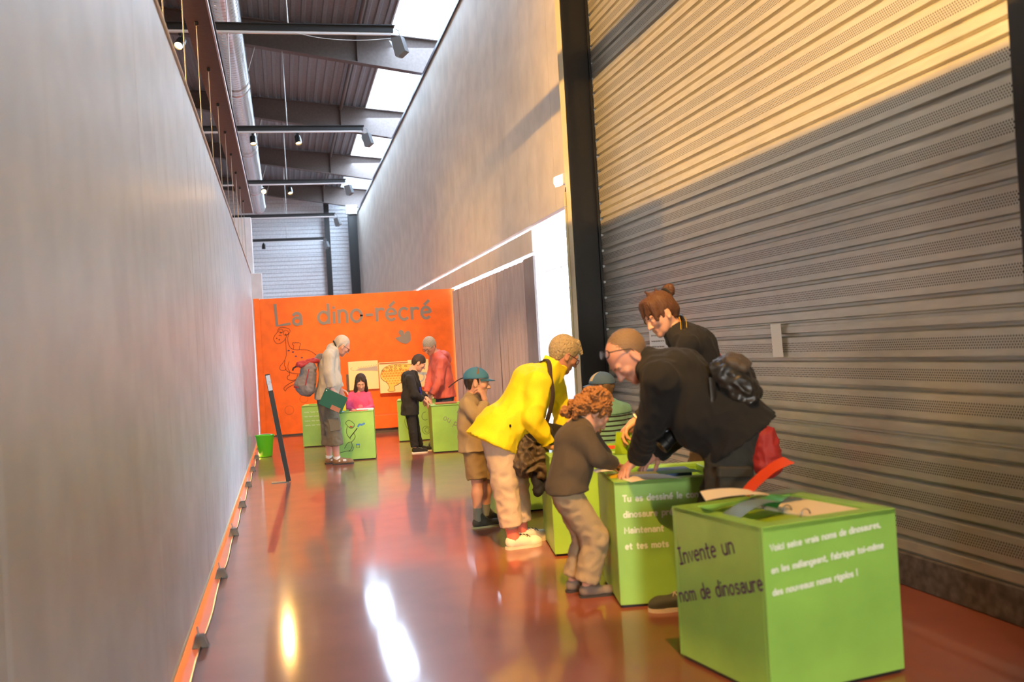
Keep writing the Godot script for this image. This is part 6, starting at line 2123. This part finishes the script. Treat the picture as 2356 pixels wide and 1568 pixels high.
func backpack() -> void:
	var back := Vector3(-1, 0.12, 0.25).normalized()
	var c: Vector3 = J.che.lerp(J.pel, 0.42) + back * 0.27 * S
	var o := thing("backpack", "grey and red rucksack on the old man's back", "backpack", c)
	var y := Vector3(0.22, 1, 0).normalized()
	var z := back
	var x := y.cross(z).normalized()
	y = z.cross(x)
	var B := Basis(x, y, z)
	var f := Sdf.new(Vector3(-0.22, -0.28, -0.18), Vector3(0.22, 0.3, 0.18), 0.009)
	for s in [-1.0, 1.0]:
		f.cone(Vector3(0.07 * s, -0.14, 0), Vector3(0.065 * s, 0.10, -0.01), 0.095, 0.08, 0.05)
	f.cone(Vector3(-0.05, -0.10, 0.06), Vector3(0.05, -0.10, 0.06), 0.075, 0.075, 0.05)
	var mb := MB.new()
	f.build(mb, Transform3D(B, Vector3.ZERO), 0.014, 9.0, 21)
	put("sack", mb, M.bag_grey, o)
	f = Sdf.new(Vector3(-0.22, 0.0, -0.2), Vector3(0.22, 0.3, 0.22), 0.008)
	f.cone(Vector3(-0.07, 0.20, -0.09), Vector3(0.07, 0.20, -0.09), 0.03, 0.03, 0.02)
	f.cone(Vector3(-0.08, 0.19, -0.05), Vector3(-0.07, 0.13, 0.10), 0.024, 0.022, 0.02)
	f.cone(Vector3(0.08, 0.19, -0.05), Vector3(0.07, 0.13, 0.10), 0.024, 0.022, 0.02)
	f.cone(Vector3(0, 0.20, -0.05), Vector3(0, 0.15, 0.12), 0.03, 0.024, 0.03)
	f.cone(Vector3(-0.07, 0.13, 0.11), Vector3(0.07, 0.13, 0.11), 0.022, 0.022, 0.02)
	mb = MB.new()
	f.build(mb, Transform3D(B, Vector3.ZERO), 0.008, 10.0, 22)
	put("lid", mb, M.bag_red, o)
	for p in [[Vector3(-0.168, 0.10, 0.03), Vector3(-0.168, -0.10, 0.06)], [Vector3(-0.168, -0.10, 0.06), Vector3(-0.05, -0.13, 0.137)], [Vector3(-0.05, -0.13, 0.137), Vector3(0.10, -0.13, 0.130)], [Vector3(0.168, 0.10, 0.03), Vector3(0.168, -0.10, 0.06)]]:
		put("red_band", MB.new().tube([B * p[0], B * p[1]], 0.014, 6, B * Vector3.BACK, 0.4), M.bag_red, o)
	for s in [-1.0, 1.0]:
		put("shoulder_strap", MB.new().tube(curve3([B * Vector3(0.07 * s, 0.19, -0.09), B * Vector3(0.09 * s, 0.27, -0.16), B * Vector3(0.12 * s, 0.22, -0.27), B * Vector3(0.14 * s, 0.06, -0.28)], 5), 0.02, 8, B * Vector3.RIGHT, 0.35), M.bag_grey, o)
	put("tassel", MB.new().tube([B * Vector3(-0.05, 0.12, 0.12), B * Vector3(-0.06, 0.09, 0.16), B * Vector3(-0.06, 0.06, 0.165)], 0.012, 6), M.strap_brown, o)


func girl_in_pink(sk: Material) -> void:
	begin("girl", "girl in a pink cardigan with long brown hair leaning over a cube")
	body(sk, 0.86, {"L": {"dir": Vector3(-0.5, -0.35, 0.8), "pal": Vector3(0, -1, -0.3), "curl": 0.5, "thumb": -1.0}, "R": {"dir": Vector3(0.5, -0.35, 0.8), "pal": Vector3(0, -1, -0.3), "curl": 0.5}})
	hair("hair", M.hair_brown, 0.86, {"thick": 0.009, "long": true, "amp": 0.006, "cuts": [[Vector3(0, 0.050, 0.080), Vector3(0, -0.4, 1.0)]],
		"cones": [[Vector3(0.066, 0.06, 0.02), Vector3(0.082, -0.09, 0.03), 0.024, 0.026], [Vector3(0.082, -0.09, 0.03), Vector3(0.07, -0.24, 0.02), 0.026, 0.014], [Vector3(-0.066, 0.06, 0.02), Vector3(-0.082, -0.10, 0.04), 0.024, 0.028], [Vector3(-0.082, -0.10, 0.04), Vector3(-0.07, -0.31, 0.12), 0.028, 0.016], [Vector3(0, 0.0, -0.08), Vector3(0, -0.2, -0.07), 0.06, 0.05], [Vector3(0.005, 0.115, 0.03), Vector3(0.054, 0.06, 0.066), 0.016, 0.014], [Vector3(-0.005, 0.115, 0.03), Vector3(-0.054, 0.06, 0.066), 0.016, 0.014]]})
	top("cardigan", M.pink, {"hem": 0.10, "sleeve": 0.062, "cuff": 0.046, "sleeve_len": 0.96, "seed": 31, "fold": 0.010})
	var c: Vector3 = J.che + Vector3(0, -0.02, 0.105 * S)
	var f := free_field(c - Vector3(0.12, 0.24, 0.1), c + Vector3(0.12, 0.12, 0.08), 0.007)
	f.cone(c + Vector3(0, 0.07, -0.035), c + Vector3(0.0, -0.16, 0.0), 0.048, 0.062, 0.03, true, Vector3.BACK, 1.3)
	var mb := MB.new()
	f.build(mb, bx, 0.006, 10.0, 32)
	put("shirt", mb, M.pink_light, cur)
	trousers("trousers", M.jeans, {"seed": 33})
	for k in ["L", "R"]:
		shoe(k, M.shoe_taupe, M.sole_dark)
	tag(put("game_card", MB.new().box(Vector3(0.69, 0.66, -13.0), Vector3(0.07, 0.1, 0.003), Basis(Vector3.RIGHT, -0.3), 0.001), M.card_yellow), "yellow card in the hands of the girl in pink", "card")


func boy_in_hoodie(sk: Material) -> void:
	begin("hoodie", "boy in a black hoodie and black trousers looking down in profile")
	body(sk, 0.88, {"L": {"dir": Vector3(0.6, -0.6, 0.3), "pal": Vector3(0.2, -1, 0), "curl": 0.4}, "R": {"dir": Vector3(0.6, -0.6, -0.1), "pal": Vector3(0.2, -1, 0), "curl": 0.4, "thumb": -1.0}})
	hair("hair", M.hair_brown, 0.88, {"thick": 0.008, "shift": Vector3(0, 0.0, 0.008), "amp": 0.006, "cuts": [[Vector3(0, 0.048, 0.082), Vector3(0, -0.35, 1.0)]]})
	var back: Vector3 = J.nek + Vector3(-0.08, -0.01, 0)
	top("hoodie", M.black_cotton, {"hem": 0.10, "flare": 0.14, "waist": 0.13, "sleeve": 0.074, "cuff": 0.055, "sleeve_len": 0.92, "seed": 41, "fold": 0.012, "hood": [[back, Vector3(0.07, 0.055, 0.10)], [back + Vector3(-0.03, -0.06, 0), Vector3(0.05, 0.06, 0.08)]], "axis": Vector3(-0.05, -1, 0)})
	trousers("trousers", M.black_cotton, {"seed": 42, "thigh": 0.092, "knee": 0.072, "ankle": 0.066, "len": 0.96})
	mat("print_blue", lin(0.03, 0.04, 0.35), 0.6)
	var pm := MB.new()
	var pc: Vector3 = bx * (J.che + Vector3(0.108, -0.08, 0.085) * (S / 0.79))
	for i in 6:
		pm.box(pc + Vector3(0.002 * i, -0.022 * i + 0.02, 0.004 * sin(i * 2.0)), Vector3(0.012, 0.018, 0.03 + 0.012 * sin(i * 1.7)), Basis(Vector3.UP, -0.6), 0.002)
	put("chest_print", pm, M.print_blue, cur)
	for k in ["L", "R"]:
		shoe(k, M.black_cotton, M.sock_white, {"lace": M.sock_grey})


func woman_in_coral(sk: Material) -> void:
	begin("coral", "grey haired woman in a coral hooded jacket and jeans")
	body(sk, 0.95, {"L": {"dir": Vector3(-0.4, -0.8, 0.2), "pal": Vector3(-0.4, -0.7, -0.2), "curl": 0.35}, "R": {"dir": Vector3(-0.3, -0.9, 0.2), "pal": Vector3(0, -0.6, 0.6), "curl": 0.35}}, {"brow": M.hair_grey})
	hair("hair", M.hair_grey, 0.95, {"thick": 0.011, "amp": 0.009, "freq": 80.0, "strand": false, "stretch": Vector3(1, 0.5, 1), "cuts": [[Vector3(0, 0.058, 0.080), Vector3(0, -0.5, 1.0)]]})
	glasses(M.frame_dark, 0.95)
	var bk: Vector3 = -Vector3(J.f.x, 0, J.f.z).normalized()
	var hc: Vector3 = J.nek + bk * 0.10 + Vector3(0, -0.02, 0)
	top("jacket", M.coral, {"hem": 0.06, "chest": 0.125, "waist": 0.13, "flare": 0.142, "sleeve": 0.072, "cuff": 0.052, "sleeve_len": 0.94, "collar": 0.045, "seed": 51, "fold": 0.013, "hood": [[hc + bk * 0.03, Vector3(0.10, 0.07, 0.11)], [hc + bk * 0.10 + Vector3(0, -0.06, 0), Vector3(0.075, 0.075, 0.09)]]})
	trousers("jeans", M.jeans, {"seed": 52})
	for k in ["L", "R"]:
		shoe(k, M.shoe_taupe, M.sole_dark)


func boy_in_blue_cap(sk: Material) -> void:
	begin("cap_boy", "boy in a blue cap and khaki top with a hand at his mouth")
	body(sk, 0.86, {"L": {"pal": Vector3(-0.3, 0, 1), "curl": 0.35}, "R": {"dir": Vector3(-0.25, 1, -0.15), "pal": Vector3(-0.75, 0.0, -0.5), "curl": 0.72, "size": 1.08}})
	hair("hair", M.hair_brown, 0.86, {"thick": -0.003, "amp": 0.003})
	ball_cap(M.cap_blue, M.cap_blue, M.cap_rust, 0.86, true)
	top("long_sleeved_top", M.tee_khaki, {"hem": 0.05, "chest": 0.118, "waist": 0.138, "flare": 0.155, "sleeve": 0.068, "cuff": 0.050, "sleeve_len": 0.9, "seed": 61, "fold": 0.012, "axis": Vector3(0.02, -1, 0)})
	var pm := MB.new()
	var pc: Vector3 = bx * (J.che.lerp(J.nek, 0.25) + Vector3(0.075, 0.0, 0.098))
	write(pm, "I", 0.035, 0.007, Transform3D(Basis(Vector3.UP, deg_to_rad(42)), pc + Vector3(-0.03, -0.01, 0.018)))
	write(pm, "o", 0.055, 0.009, Transform3D(Basis(Vector3.UP, deg_to_rad(42)), pc + Vector3(-0.008, -0.018, 0.006)))
	put("chest_print", pm, M.ink_black, cur)
	trousers("shorts", M.shorts_brown, {"len": 0.47, "seat": 0.092, "thigh": 0.104, "knee": 0.104, "ankle": 0.098, "seed": 62, "fold": 0.008})
	socks(M.sock_grey, 0.06, 0.20)
	for k in ["L", "R"]:
		shoe(k, M.boot_dark, M.sole_pale, {"high": 0.15, "lace": M.sock_grey, "size": 1.16})


func woman_in_yellow(sk: Material) -> void:
	begin("yellow", "short haired woman in a bright yellow jacket bending over a cube")
	body(sk, 0.95, {"L": {"dir": Vector3(0.1, -0.8, 0.1), "pal": Vector3(-0.3, -0.8, 0), "curl": 0.3}, "R": {"dir": Vector3(0.9, -0.25, 0.05), "pal": Vector3(0, -1, 0), "curl": 0.25, "thumb": -1.0}}, {"brow": M.hair_sandy})
	hair("hair", M.hair_sandy, 0.95, {"thick": 0.012, "amp": 0.009, "freq": 75.0, "strand": false, "stretch": Vector3(1, 0.45, 0.7), "cuts": [[Vector3(0, 0.056, 0.080), Vector3(0, -0.5, 1.0)]], "cones": [[Vector3(0, 0.115, 0.04), Vector3(0.0, 0.075, 0.108), 0.035, 0.014]]})
	mat("frame_violet", lin(0.12, 0.01, 0.06), 0.3)
	glasses(M.frame_violet, 0.95)
	var ax: Vector3 = (J.pel - J.che).normalized()
	top("jacket", M.yellow, {"hem": 0.115, "chest": 0.138, "waist": 0.155, "flare": 0.195, "sleeve": 0.082, "cuff": 0.060, "sleeve_len": 0.92, "collar": 0.085, "collar_r": 0.098, "seed": 71, "fold": 0.016, "freq": 6.0, "belly": Vector3(0.03, -0.05, 0), "axis": (ax + Vector3(0.12, -0.25, 0)).normalized(), "cell": 0.009})
	trousers("cropped_trousers", M.beige_twill, {"len": 0.90, "thigh": 0.112, "knee": 0.092, "ankle": 0.078, "seed": 72})
	for i in 2:
		put("button", MB.new().lathe([Vector2(0.006, 0), Vector2(0.004, 0.004), Vector2(0, 0.004)], 10, bx * Transform3D(Basis(Vector3.RIGHT, PI / 2), J.anR + Vector3(-0.015 + 0.03 * i, 0.085, 0.072))), M.strap_brown, cur)
	socks(M.sock_coral, 0.06, 0.14)
	for k in ["L", "R"]:
		shoe(k, M.shoe_cream, M.sole_cream, {"high": 0.07, "lace": M.ink_black})
	put("zip_pull", MB.new().box(bx * (J.pel.lerp(J.che, 0.18) + Vector3(-0.02, -0.02, 0.215)), Vector3(0.012, 0.02, 0.01), Basis(), 0.003), M.spot_black, cur)
	# strap of her bag across the back, bag and the brown jacket hung over it
	var n1: Vector3 = J.nek
	var o := thing("shoulder_bag", "dark shoulder bag hanging under the woman in yellow on a black strap", "bag", Vector3(J.elR.x + 0.12, 0.72, J.elR.z - 0.06))
	var L := func(p: Vector3) -> Vector3: return p - o.position
	var strap := curve3([L.call(J.elR + Vector3(0.10, -0.07, -0.08)), L.call(J.shR + Vector3(0.085, -0.10, 0.02)), L.call(J.shR + Vector3(0.078, 0.03, 0.02)), L.call(J.nek + Vector3(-0.035, 0.085, 0.08)), L.call(J.nek + Vector3(-0.10, 0.04, -0.05))], 6)
	put("strap", MB.new().tube(strap, 0.018, 8, Vector3(0.4, 0.5, 0.9), 0.35), M.strap_brown, o)
	var f := Sdf.new(Vector3(-0.16, -0.16, -0.1), Vector3(0.16, 0.14, 0.1), 0.009)
	f.cone(Vector3(-0.04, 0.0, 0), Vector3(0.05, -0.02, 0), 0.085, 0.085, 0.03, false, Vector3.BACK, 1.6)
	var mb := MB.new()
	f.build(mb, Transform3D(), 0.008, 9.0, 75)
	put("pouch", mb, M.leather_black, o)
	var jk := thing("brown_jacket", "crumpled brown jacket hung from the yellow woman's bag strap", "jacket", Vector3(J.pel.x + 0.17, 0.60, J.pel.z + 0.14))
	f = Sdf.new(Vector3(-0.2, -0.25, -0.14), Vector3(0.25, 0.3, 0.14), 0.008)
	f.cone(Vector3(0.02, 0.16, -0.02), Vector3(-0.05, -0.06, 0.0), 0.05, 0.075, 0.03)
	f.cone(Vector3(0.03, 0.14, -0.02), Vector3(0.06, -0.09, 0.0), 0.05, 0.07, 0.03)
	f.cone(Vector3(-0.06, -0.05, 0.01), Vector3(0.10, -0.10, 0.0), 0.06, 0.05, 0.03)
	mb = MB.new()
	f.build(mb, Transform3D(), 0.035, 12.0, 76)
	put("shell", mb, M.jacket_brown, jk)
	f = Sdf.new(Vector3(-0.2, -0.4, -0.14), Vector3(0.25, 0.1, 0.14), 0.008)
	f.cone(Vector3(0.02, -0.10, 0.0), Vector3(0.025, -0.235, 0.01), 0.04, 0.034, 0.02)
	f.cone(Vector3(0.09, -0.10, 0.0), Vector3(0.095, -0.21, 0.0), 0.04, 0.036, 0.02)
	mb = MB.new()
	f.build(mb, Transform3D(), 0.01, 12.0, 77)
	put("navy_sleeve", mb, M.navy, jk)


func curly_child(sk: Material) -> void:
	begin("curly", "small child with curly ginger hair in a dark olive fleece")
	body(sk, 0.82, {"L": {"dir": Vector3(0.9, -0.2, 0.2), "pal": Vector3(0, -1, 0), "curl": 0.4}, "R": {"dir": Vector3(0.9, -0.25, -0.1), "pal": Vector3(0, -1, 0), "curl": 0.45, "thumb": -1.0}}, {"nose": 0.7, "brow": M.hair_curly})
	var balls := []
	rng.seed = 17
	for i in 70:
		var th := rng.randf_range(0.1, 2.3)
		var ph := rng.randf_range(-2.3, 2.3) + PI
		var v := Vector3(sin(ph) * sin(th), cos(th), cos(ph) * sin(th))
		var p := Vector3(0, 0.034, -0.02) + v * Vector3(0.098, 0.108, 0.118)
		if p.z > 0.03 and p.y < 0.09:
			continue
		balls.append([p, Vector3.ONE * rng.randf_range(0.014, 0.026)])
	for i in 26:
		balls.append([Vector3(rng.randf_range(-0.09, 0.09), rng.randf_range(-0.12, -0.03), rng.randf_range(-0.15, -0.08)), Vector3.ONE * rng.randf_range(0.014, 0.024)])
	hair("curly_hair", M.hair_curly, 0.84, {"thick": 0.010, "amp": 0.020, "freq": 34.0, "strand": false, "balls": balls, "cuts": [[Vector3(0, 0.056, 0.080), Vector3(0, -0.45, 1.0)]]})
	top("fleece", M.fleece_olive, {"hem": 0.02, "chest": 0.135, "waist": 0.152, "flare": 0.168, "wide": 0.065, "sleeve": 0.088, "cuff": 0.062, "sleeve_len": 0.93, "seed": 81, "fold": 0.006, "neck": 0.09, "axis": Vector3(0.06, -1, 0), "belly": Vector3(0.01, 0, 0)})
	trousers("trousers", M.trouser_tan, {"len": 0.95, "thigh": 0.112, "knee": 0.108, "ankle": 0.092, "seat": 0.094, "seed": 82, "fold": 0.011, "freq": 10.0})
	for k in ["L", "R"]:
		shoe(k, M.shoe_taupe, M.sole_dark, {"size": 1.1})


func boy_in_stripes(sk: Material) -> void:
	begin("stripe", "boy in a slate and cream cap and striped teal jersey seen from behind")
	body(sk, 0.86, {"L": {"pal": Vector3(1, 0, -0.5), "curl": 0.4}, "R": {"pal": Vector3(-1, 0, -0.5), "curl": 0.4}})
	hair("hair", M.hair_mouse, 0.86, {"thick": -0.003, "amp": 0.003})
	glasses(M.frame_dark, 0.86)
	ball_cap(M.cap_slate, M.cap_slate, M.cap_cream, 0.86)
	var opt := {"hem": 0.06, "chest": 0.118, "waist": 0.122, "flare": 0.13, "sleeve": 0.064, "cuff": 0.05, "sleeve_len": 0.4, "seed": 91, "fold": 0.007, "axis": Vector3(0, -1, 0), "neck": 0.07}
	var line: float = J.che.y + 0.01
	var o1 := opt.duplicate()
	o1["cuts"] = [[Vector3(0, line, 0), Vector3.DOWN], [J.nek + Vector3(0, 0.035, 0), Vector3(-0.2, 1, 0.3)]]
	top("jersey_yoke", M.teal, o1)
	var o2 := opt.duplicate()
	o2["cuts"] = [[Vector3(0, line, 0), Vector3.UP]]
	top("striped_jersey", M.stripes, o2)
	trousers("shorts", M.navy, {"len": 0.6, "seed": 92})
	for k in ["L", "R"]:
		shoe(k, M.boot_dark, M.sole_dark)


func man_in_black(sk: Material) -> void:
	begin("man", "man in black bending far over a cube, glasses pushed up on his head")
	body(sk, 1.0, {"L": {"dir": Vector3(-0.75, -0.55, 0.05), "pal": Vector3(-0.3, -0.9, 0), "curl": 0.45}, "R": {"dir": Vector3(-0.8, -0.45, 0.1), "pal": Vector3(-0.2, -0.9, 0), "curl": 0.4, "thumb": -1.0}}, {"nose": 0.95, "brow": M.hair_mouse})
	hair("hair", M.hair_mouse, 1.0, {"thick": 0.0025, "amp": 0.0035, "freq": 110.0, "strand": false, "nape": false, "shift": Vector3(0, -0.008, -0.005)})
	glasses(M.frame_dark, 1.0, {"turn": Basis(Vector3.RIGHT, deg_to_rad(-48)), "shift": Vector3(0, 0.03, -0.005)})
	var ax: Vector3 = (J.pel - J.che).normalized()
	top("black_jumper", M.black_fleece, {"hem": 0.09, "chest": 0.145, "waist": 0.168, "flare": 0.21, "wide": 0.065, "sleeve": 0.085, "cuff": 0.056, "sleeve_len": 0.97, "collar": 0.05, "seed": 101, "fold": 0.012, "axis": (ax + Vector3(0, -0.35, 0)).normalized(), "belly": Vector3(-0.01, -0.06, 0)})
	trousers("cargo_trousers", M.trouser_olive, {"len": 0.97, "seat": 0.085, "thigh": 0.108, "knee": 0.112, "ankle": 0.10, "seed": 102, "fold": 0.010})
	put("cargo_pocket", MB.new().box(bx * (J.knL.lerp(J.hpL, 0.35) + Vector3(-0.03, 0, 0.118)), Vector3(0.15, 0.17, 0.035), Basis(Vector3.BACK, -0.08), 0.01), M.trouser_olive, cur)
	put("pocket_flap", MB.new().box(bx * (J.knL.lerp(J.hpL, 0.35) + Vector3(-0.03, 0.085, 0.126)), Vector3(0.16, 0.05, 0.038), Basis(Vector3.BACK, -0.08), 0.008), M.trouser_olive, cur)
	for k in ["L", "R"]:
		shoe(k, M.boot_dark, M.sole_cream, {"lace": M.sole_cream, "size": 1.1})
	# bag on his belt at the back
	var c: Vector3 = J.pel.lerp(J.che, 0.30) + Vector3(0.05, 0.13, 0.10)
	var o := thing("belt_bag", "black leather belt bag strapped on the back of the man in black", "bag", c)
	var dx: Vector3 = (J.pel - J.che).normalized()
	var ny := Vector3(-dx.y, dx.x, 0).normalized()
	if ny.y < 0:
		ny = -ny
	var B := Basis(dx, (ny + Vector3(0, 0, 0.55)).normalized(), Vector3.ZERO)
	B.z = B.x.cross(B.y).normalized()
	var f := Sdf.new(Vector3(-0.2, -0.12, -0.2), Vector3(0.2, 0.14, 0.2), 0.008)
	f.cone(Vector3(-0.07, 0.02, -0.06), Vector3(0.09, 0.0, -0.05), 0.06, 0.06, 0.04)
	f.cone(Vector3(-0.07, 0.02, 0.07), Vector3(0.09, 0.0, 0.07), 0.06, 0.06, 0.04)
	f.cone(Vector3(0.0, 0.03, -0.04), Vector3(0.02, 0.03, 0.05), 0.07, 0.07, 0.04)
	var mb := MB.new()
	f.build(mb, Transform3D(B, Vector3.ZERO), 0.016, 10.0, 105)
	put("pouch", mb, M.leather_black, o)
	var fl := Sdf.new(Vector3(-0.2, -0.05, -0.2), Vector3(0.2, 0.16, 0.2), 0.008)
	fl.cone(Vector3(-0.09, 0.075, -0.07), Vector3(-0.09, 0.075, 0.08), 0.025, 0.025, 0.03)
	fl.cone(Vector3(-0.02, 0.10, -0.07), Vector3(-0.02, 0.10, 0.08), 0.02, 0.02, 0.04)
	fl.cone(Vector3(-0.06, 0.09, -0.07), Vector3(-0.06, 0.09, 0.08), 0.022, 0.022, 0.04)
	mb = MB.new()
	fl.build(mb, Transform3D(B, Vector3.ZERO), 0.008, 10.0, 106)
	put("flap", mb, M.jacket_brown, o)
	var bl := curve3([B * Vector3(-0.08, -0.02, 0.12), J.che.lerp(J.pel, 0.55) + Vector3(-0.06, -0.05, 0.20) - c, J.che.lerp(J.pel, 0.5) + Vector3(-0.10, -0.16, 0.14) - c], 5)
	put("belt", MB.new().tube(bl, 0.02, 8, Vector3(0.3, 0.6, 1), 0.35), M.leather_black, o)
	put("buckle", MB.new().box(J.che.lerp(J.pel, 0.56) + Vector3(-0.045, -0.035, 0.212) - c, Vector3(0.03, 0.045, 0.012), Basis(Vector3.BACK, 0.3), 0.004), M.flood_grey, o)
	# camera hanging below his chest
	var cm := thing("photo_camera", "black camera dangling below the chest of the man in black", "camera", J.che.lerp(J.pel, 0.0) + Vector3(-0.02, -0.235, 0.02))
	put("body", MB.new().box(Vector3.ZERO, Vector3(0.10, 0.085, 0.06), Basis(Vector3.BACK, 0.5), 0.012), M.spot_black, cm)
	put("lens", MB.new().lathe([Vector2(0, 0.0), Vector2(0.034, 0.0), Vector2(0.034, 0.05), Vector2(0.038, 0.055), Vector2(0.038, 0.085), Vector2(0.03, 0.086), Vector2(0.0, 0.075)], 20, Transform3D(Basis(Vector3.BACK, deg_to_rad(128)), Vector3(-0.03, -0.02, 0.01))), M.spot_black, cm)
	put("neck_strap", MB.new().tube(curve3([Vector3(0.03, 0.04, 0.0), Vector3(0.02, 0.12, 0.08), J.nek - cm.position + Vector3(0.03, 0.05, 0.10)], 5), 0.012, 6, Vector3.BACK, 0.3), M.leather_black, cm)


func woman_in_black(sk: Material) -> void:
	begin("woman", "woman in black with auburn hair in a bun behind the bending man")
	body(sk, 0.95, {"L": {"dir": Vector3(-0.7, -0.45, 0.1), "pal": Vector3(-0.3, -0.9, 0.2), "curl": 0.6}, "R": {"pal": Vector3(-1, 0, 0), "curl": 0.4}}, {"nose": 0.9, "brow": M.hair_auburn})
	hair("hair", M.hair_auburn, 0.95, {"thick": 0.010, "amp": 0.006, "freq": 110.0, "cell": 0.0036, "cuts": [[Vector3(0, 0.040, 0.096), Vector3(0, -0.3, 1.0)]],
		"cones": [[Vector3(-0.05, 0.09, 0.045), Vector3(-0.066, 0.0, 0.070), 0.024, 0.010, 0.03], [Vector3(0.05, 0.09, 0.045), Vector3(0.066, 0.0, 0.070), 0.024, 0.010, 0.03], [Vector3(-0.02, 0.105, 0.045), Vector3(-0.024, 0.044, 0.092), 0.026, 0.006, 0.03], [Vector3(0.02, 0.105, 0.045), Vector3(0.024, 0.044, 0.092), 0.026, 0.006, 0.03], [Vector3(0, -0.02, -0.085), Vector3(0, -0.06, -0.075), 0.05, 0.030, 0.03],
			[Vector3(0.0, 0.125, -0.01), Vector3(0.010, 0.168, 0.012), 0.012, 0.004], [Vector3(-0.02, 0.125, -0.03), Vector3(-0.032, 0.165, -0.012), 0.012, 0.004], [Vector3(0.02, 0.125, -0.04), Vector3(0.03, 0.155, -0.05), 0.012, 0.004]],
		"balls": [[Vector3(0, 0.090, -0.138), Vector3(0.038, 0.040, 0.034)], [Vector3(0.012, 0.102, -0.152), Vector3(0.026, 0.026, 0.022)]]})
	put("hair_tie", MB.new().tube(ring_about(head_frame() * Vector3(0, 0.085, -0.112), head_frame().basis * Vector3(0, 0.3, -1), 0.026), 0.009, 6), M.black_cotton, cur)
	var ax: Vector3 = (J.pel - J.che).normalized()
	top("black_top", M.black_cotton, {"hem": 0.10, "chest": 0.12, "waist": 0.122, "flare": 0.135, "sleeve": 0.066, "cuff": 0.05, "sleeve_len": 0.9, "collar": 0.03, "seed": 111, "fold": 0.012})
	trousers("trousers", M.trouser_brown, {"len": 0.96, "seed": 112})
	for k in ["L", "R"]:
		shoe(k, M.boot_dark, M.sole_dark)
	put("bracelet", MB.new().tube(ring_about(J.wrL.lerp(J.elL, 0.06), J.wrL - J.elL, 0.032 * S), 0.006, 6), M.paper_cream, cur)
	# yellow and black camera strap round her neck
	mat("strap_yellow", lin(0.65, 0.42, 0.01), 0.6)
	var s := thing("camera_strap", "black and yellow camera strap round the neck of the woman in black", "strap", J.nek)
	var hx: Vector3 = head_frame().basis.x
	for q in [[0.0, M.spot_black, 0.02], [0.017, M.strap_yellow, 0.005], [-0.017, M.strap_yellow, 0.005]]:
		var d := Vector3(q[0], 0, 0)
		put("strap_band" if q[1] == M.spot_black else "yellow_edge", MB.new().tube(curve3([Vector3(0.02, 0.05, -0.085) + d, Vector3(0.035, 0.085, 0.0) + d, Vector3(0.01, 0.035, 0.088) + d, Vector3(-0.02, -0.06, 0.12) + d, Vector3(-0.07, -0.22, 0.12) + d], 6), q[2], 8, Vector3.RIGHT, 0.3), q[1], s)
	# card between her fingers and a red bag at her hip
	tag(put("game_card", MB.new().box(J.wrL + Vector3(-0.085, -0.115, 0.02), Vector3(0.10, 0.12, 0.003), Basis(Vector3.UP, 0.2) * Basis(Vector3.BACK, -0.12), 0.001), M.card_lime), "olive green card pinched in the fingers of the woman in black", "card")
	var rb := thing("red_bag", "red bag peeking out behind the legs of the man in black", "bag", Vector3(J.pel.x + 0.27, 0.62, J.pel.z + 0.1))
	var f := Sdf.new(Vector3(-0.2, -0.2, -0.15), Vector3(0.2, 0.25, 0.15), 0.009)
	f.cone(Vector3(0, 0.08, 0), Vector3(0.0, -0.06, 0), 0.07, 0.09, 0.03, false, Vector3.BACK, 1.3)
	var mb := MB.new()
	f.build(mb, Transform3D(), 0.012, 9.0, 115)
	put("sack", mb, M.bag_red, rb)
	put("strap", MB.new().tube(curve3([Vector3(0, 0.13, 0), Vector3(-0.08, 0.3, 0.0), J.shR - rb.position + Vector3(0.06, 0.03, 0)], 5), 0.012, 6), M.bag_red, rb)

func _ready() -> void:
	set_camera_and_light()
	make_materials()
	glow("lamp_glow", Color(1.0, 0.82, 0.55), 6.0)
	glow("panel_glow", Color(1.0, 0.95, 0.88), 2.0)
	build_shell()
	build_right_wall()
	build_left_partition()
	build_far_end()
	build_ducts_and_tracks()
	build_small_fixtures()
	build_banner()
	build_cubes()
	build_table_things()
	build_floor_things()
	build_people()
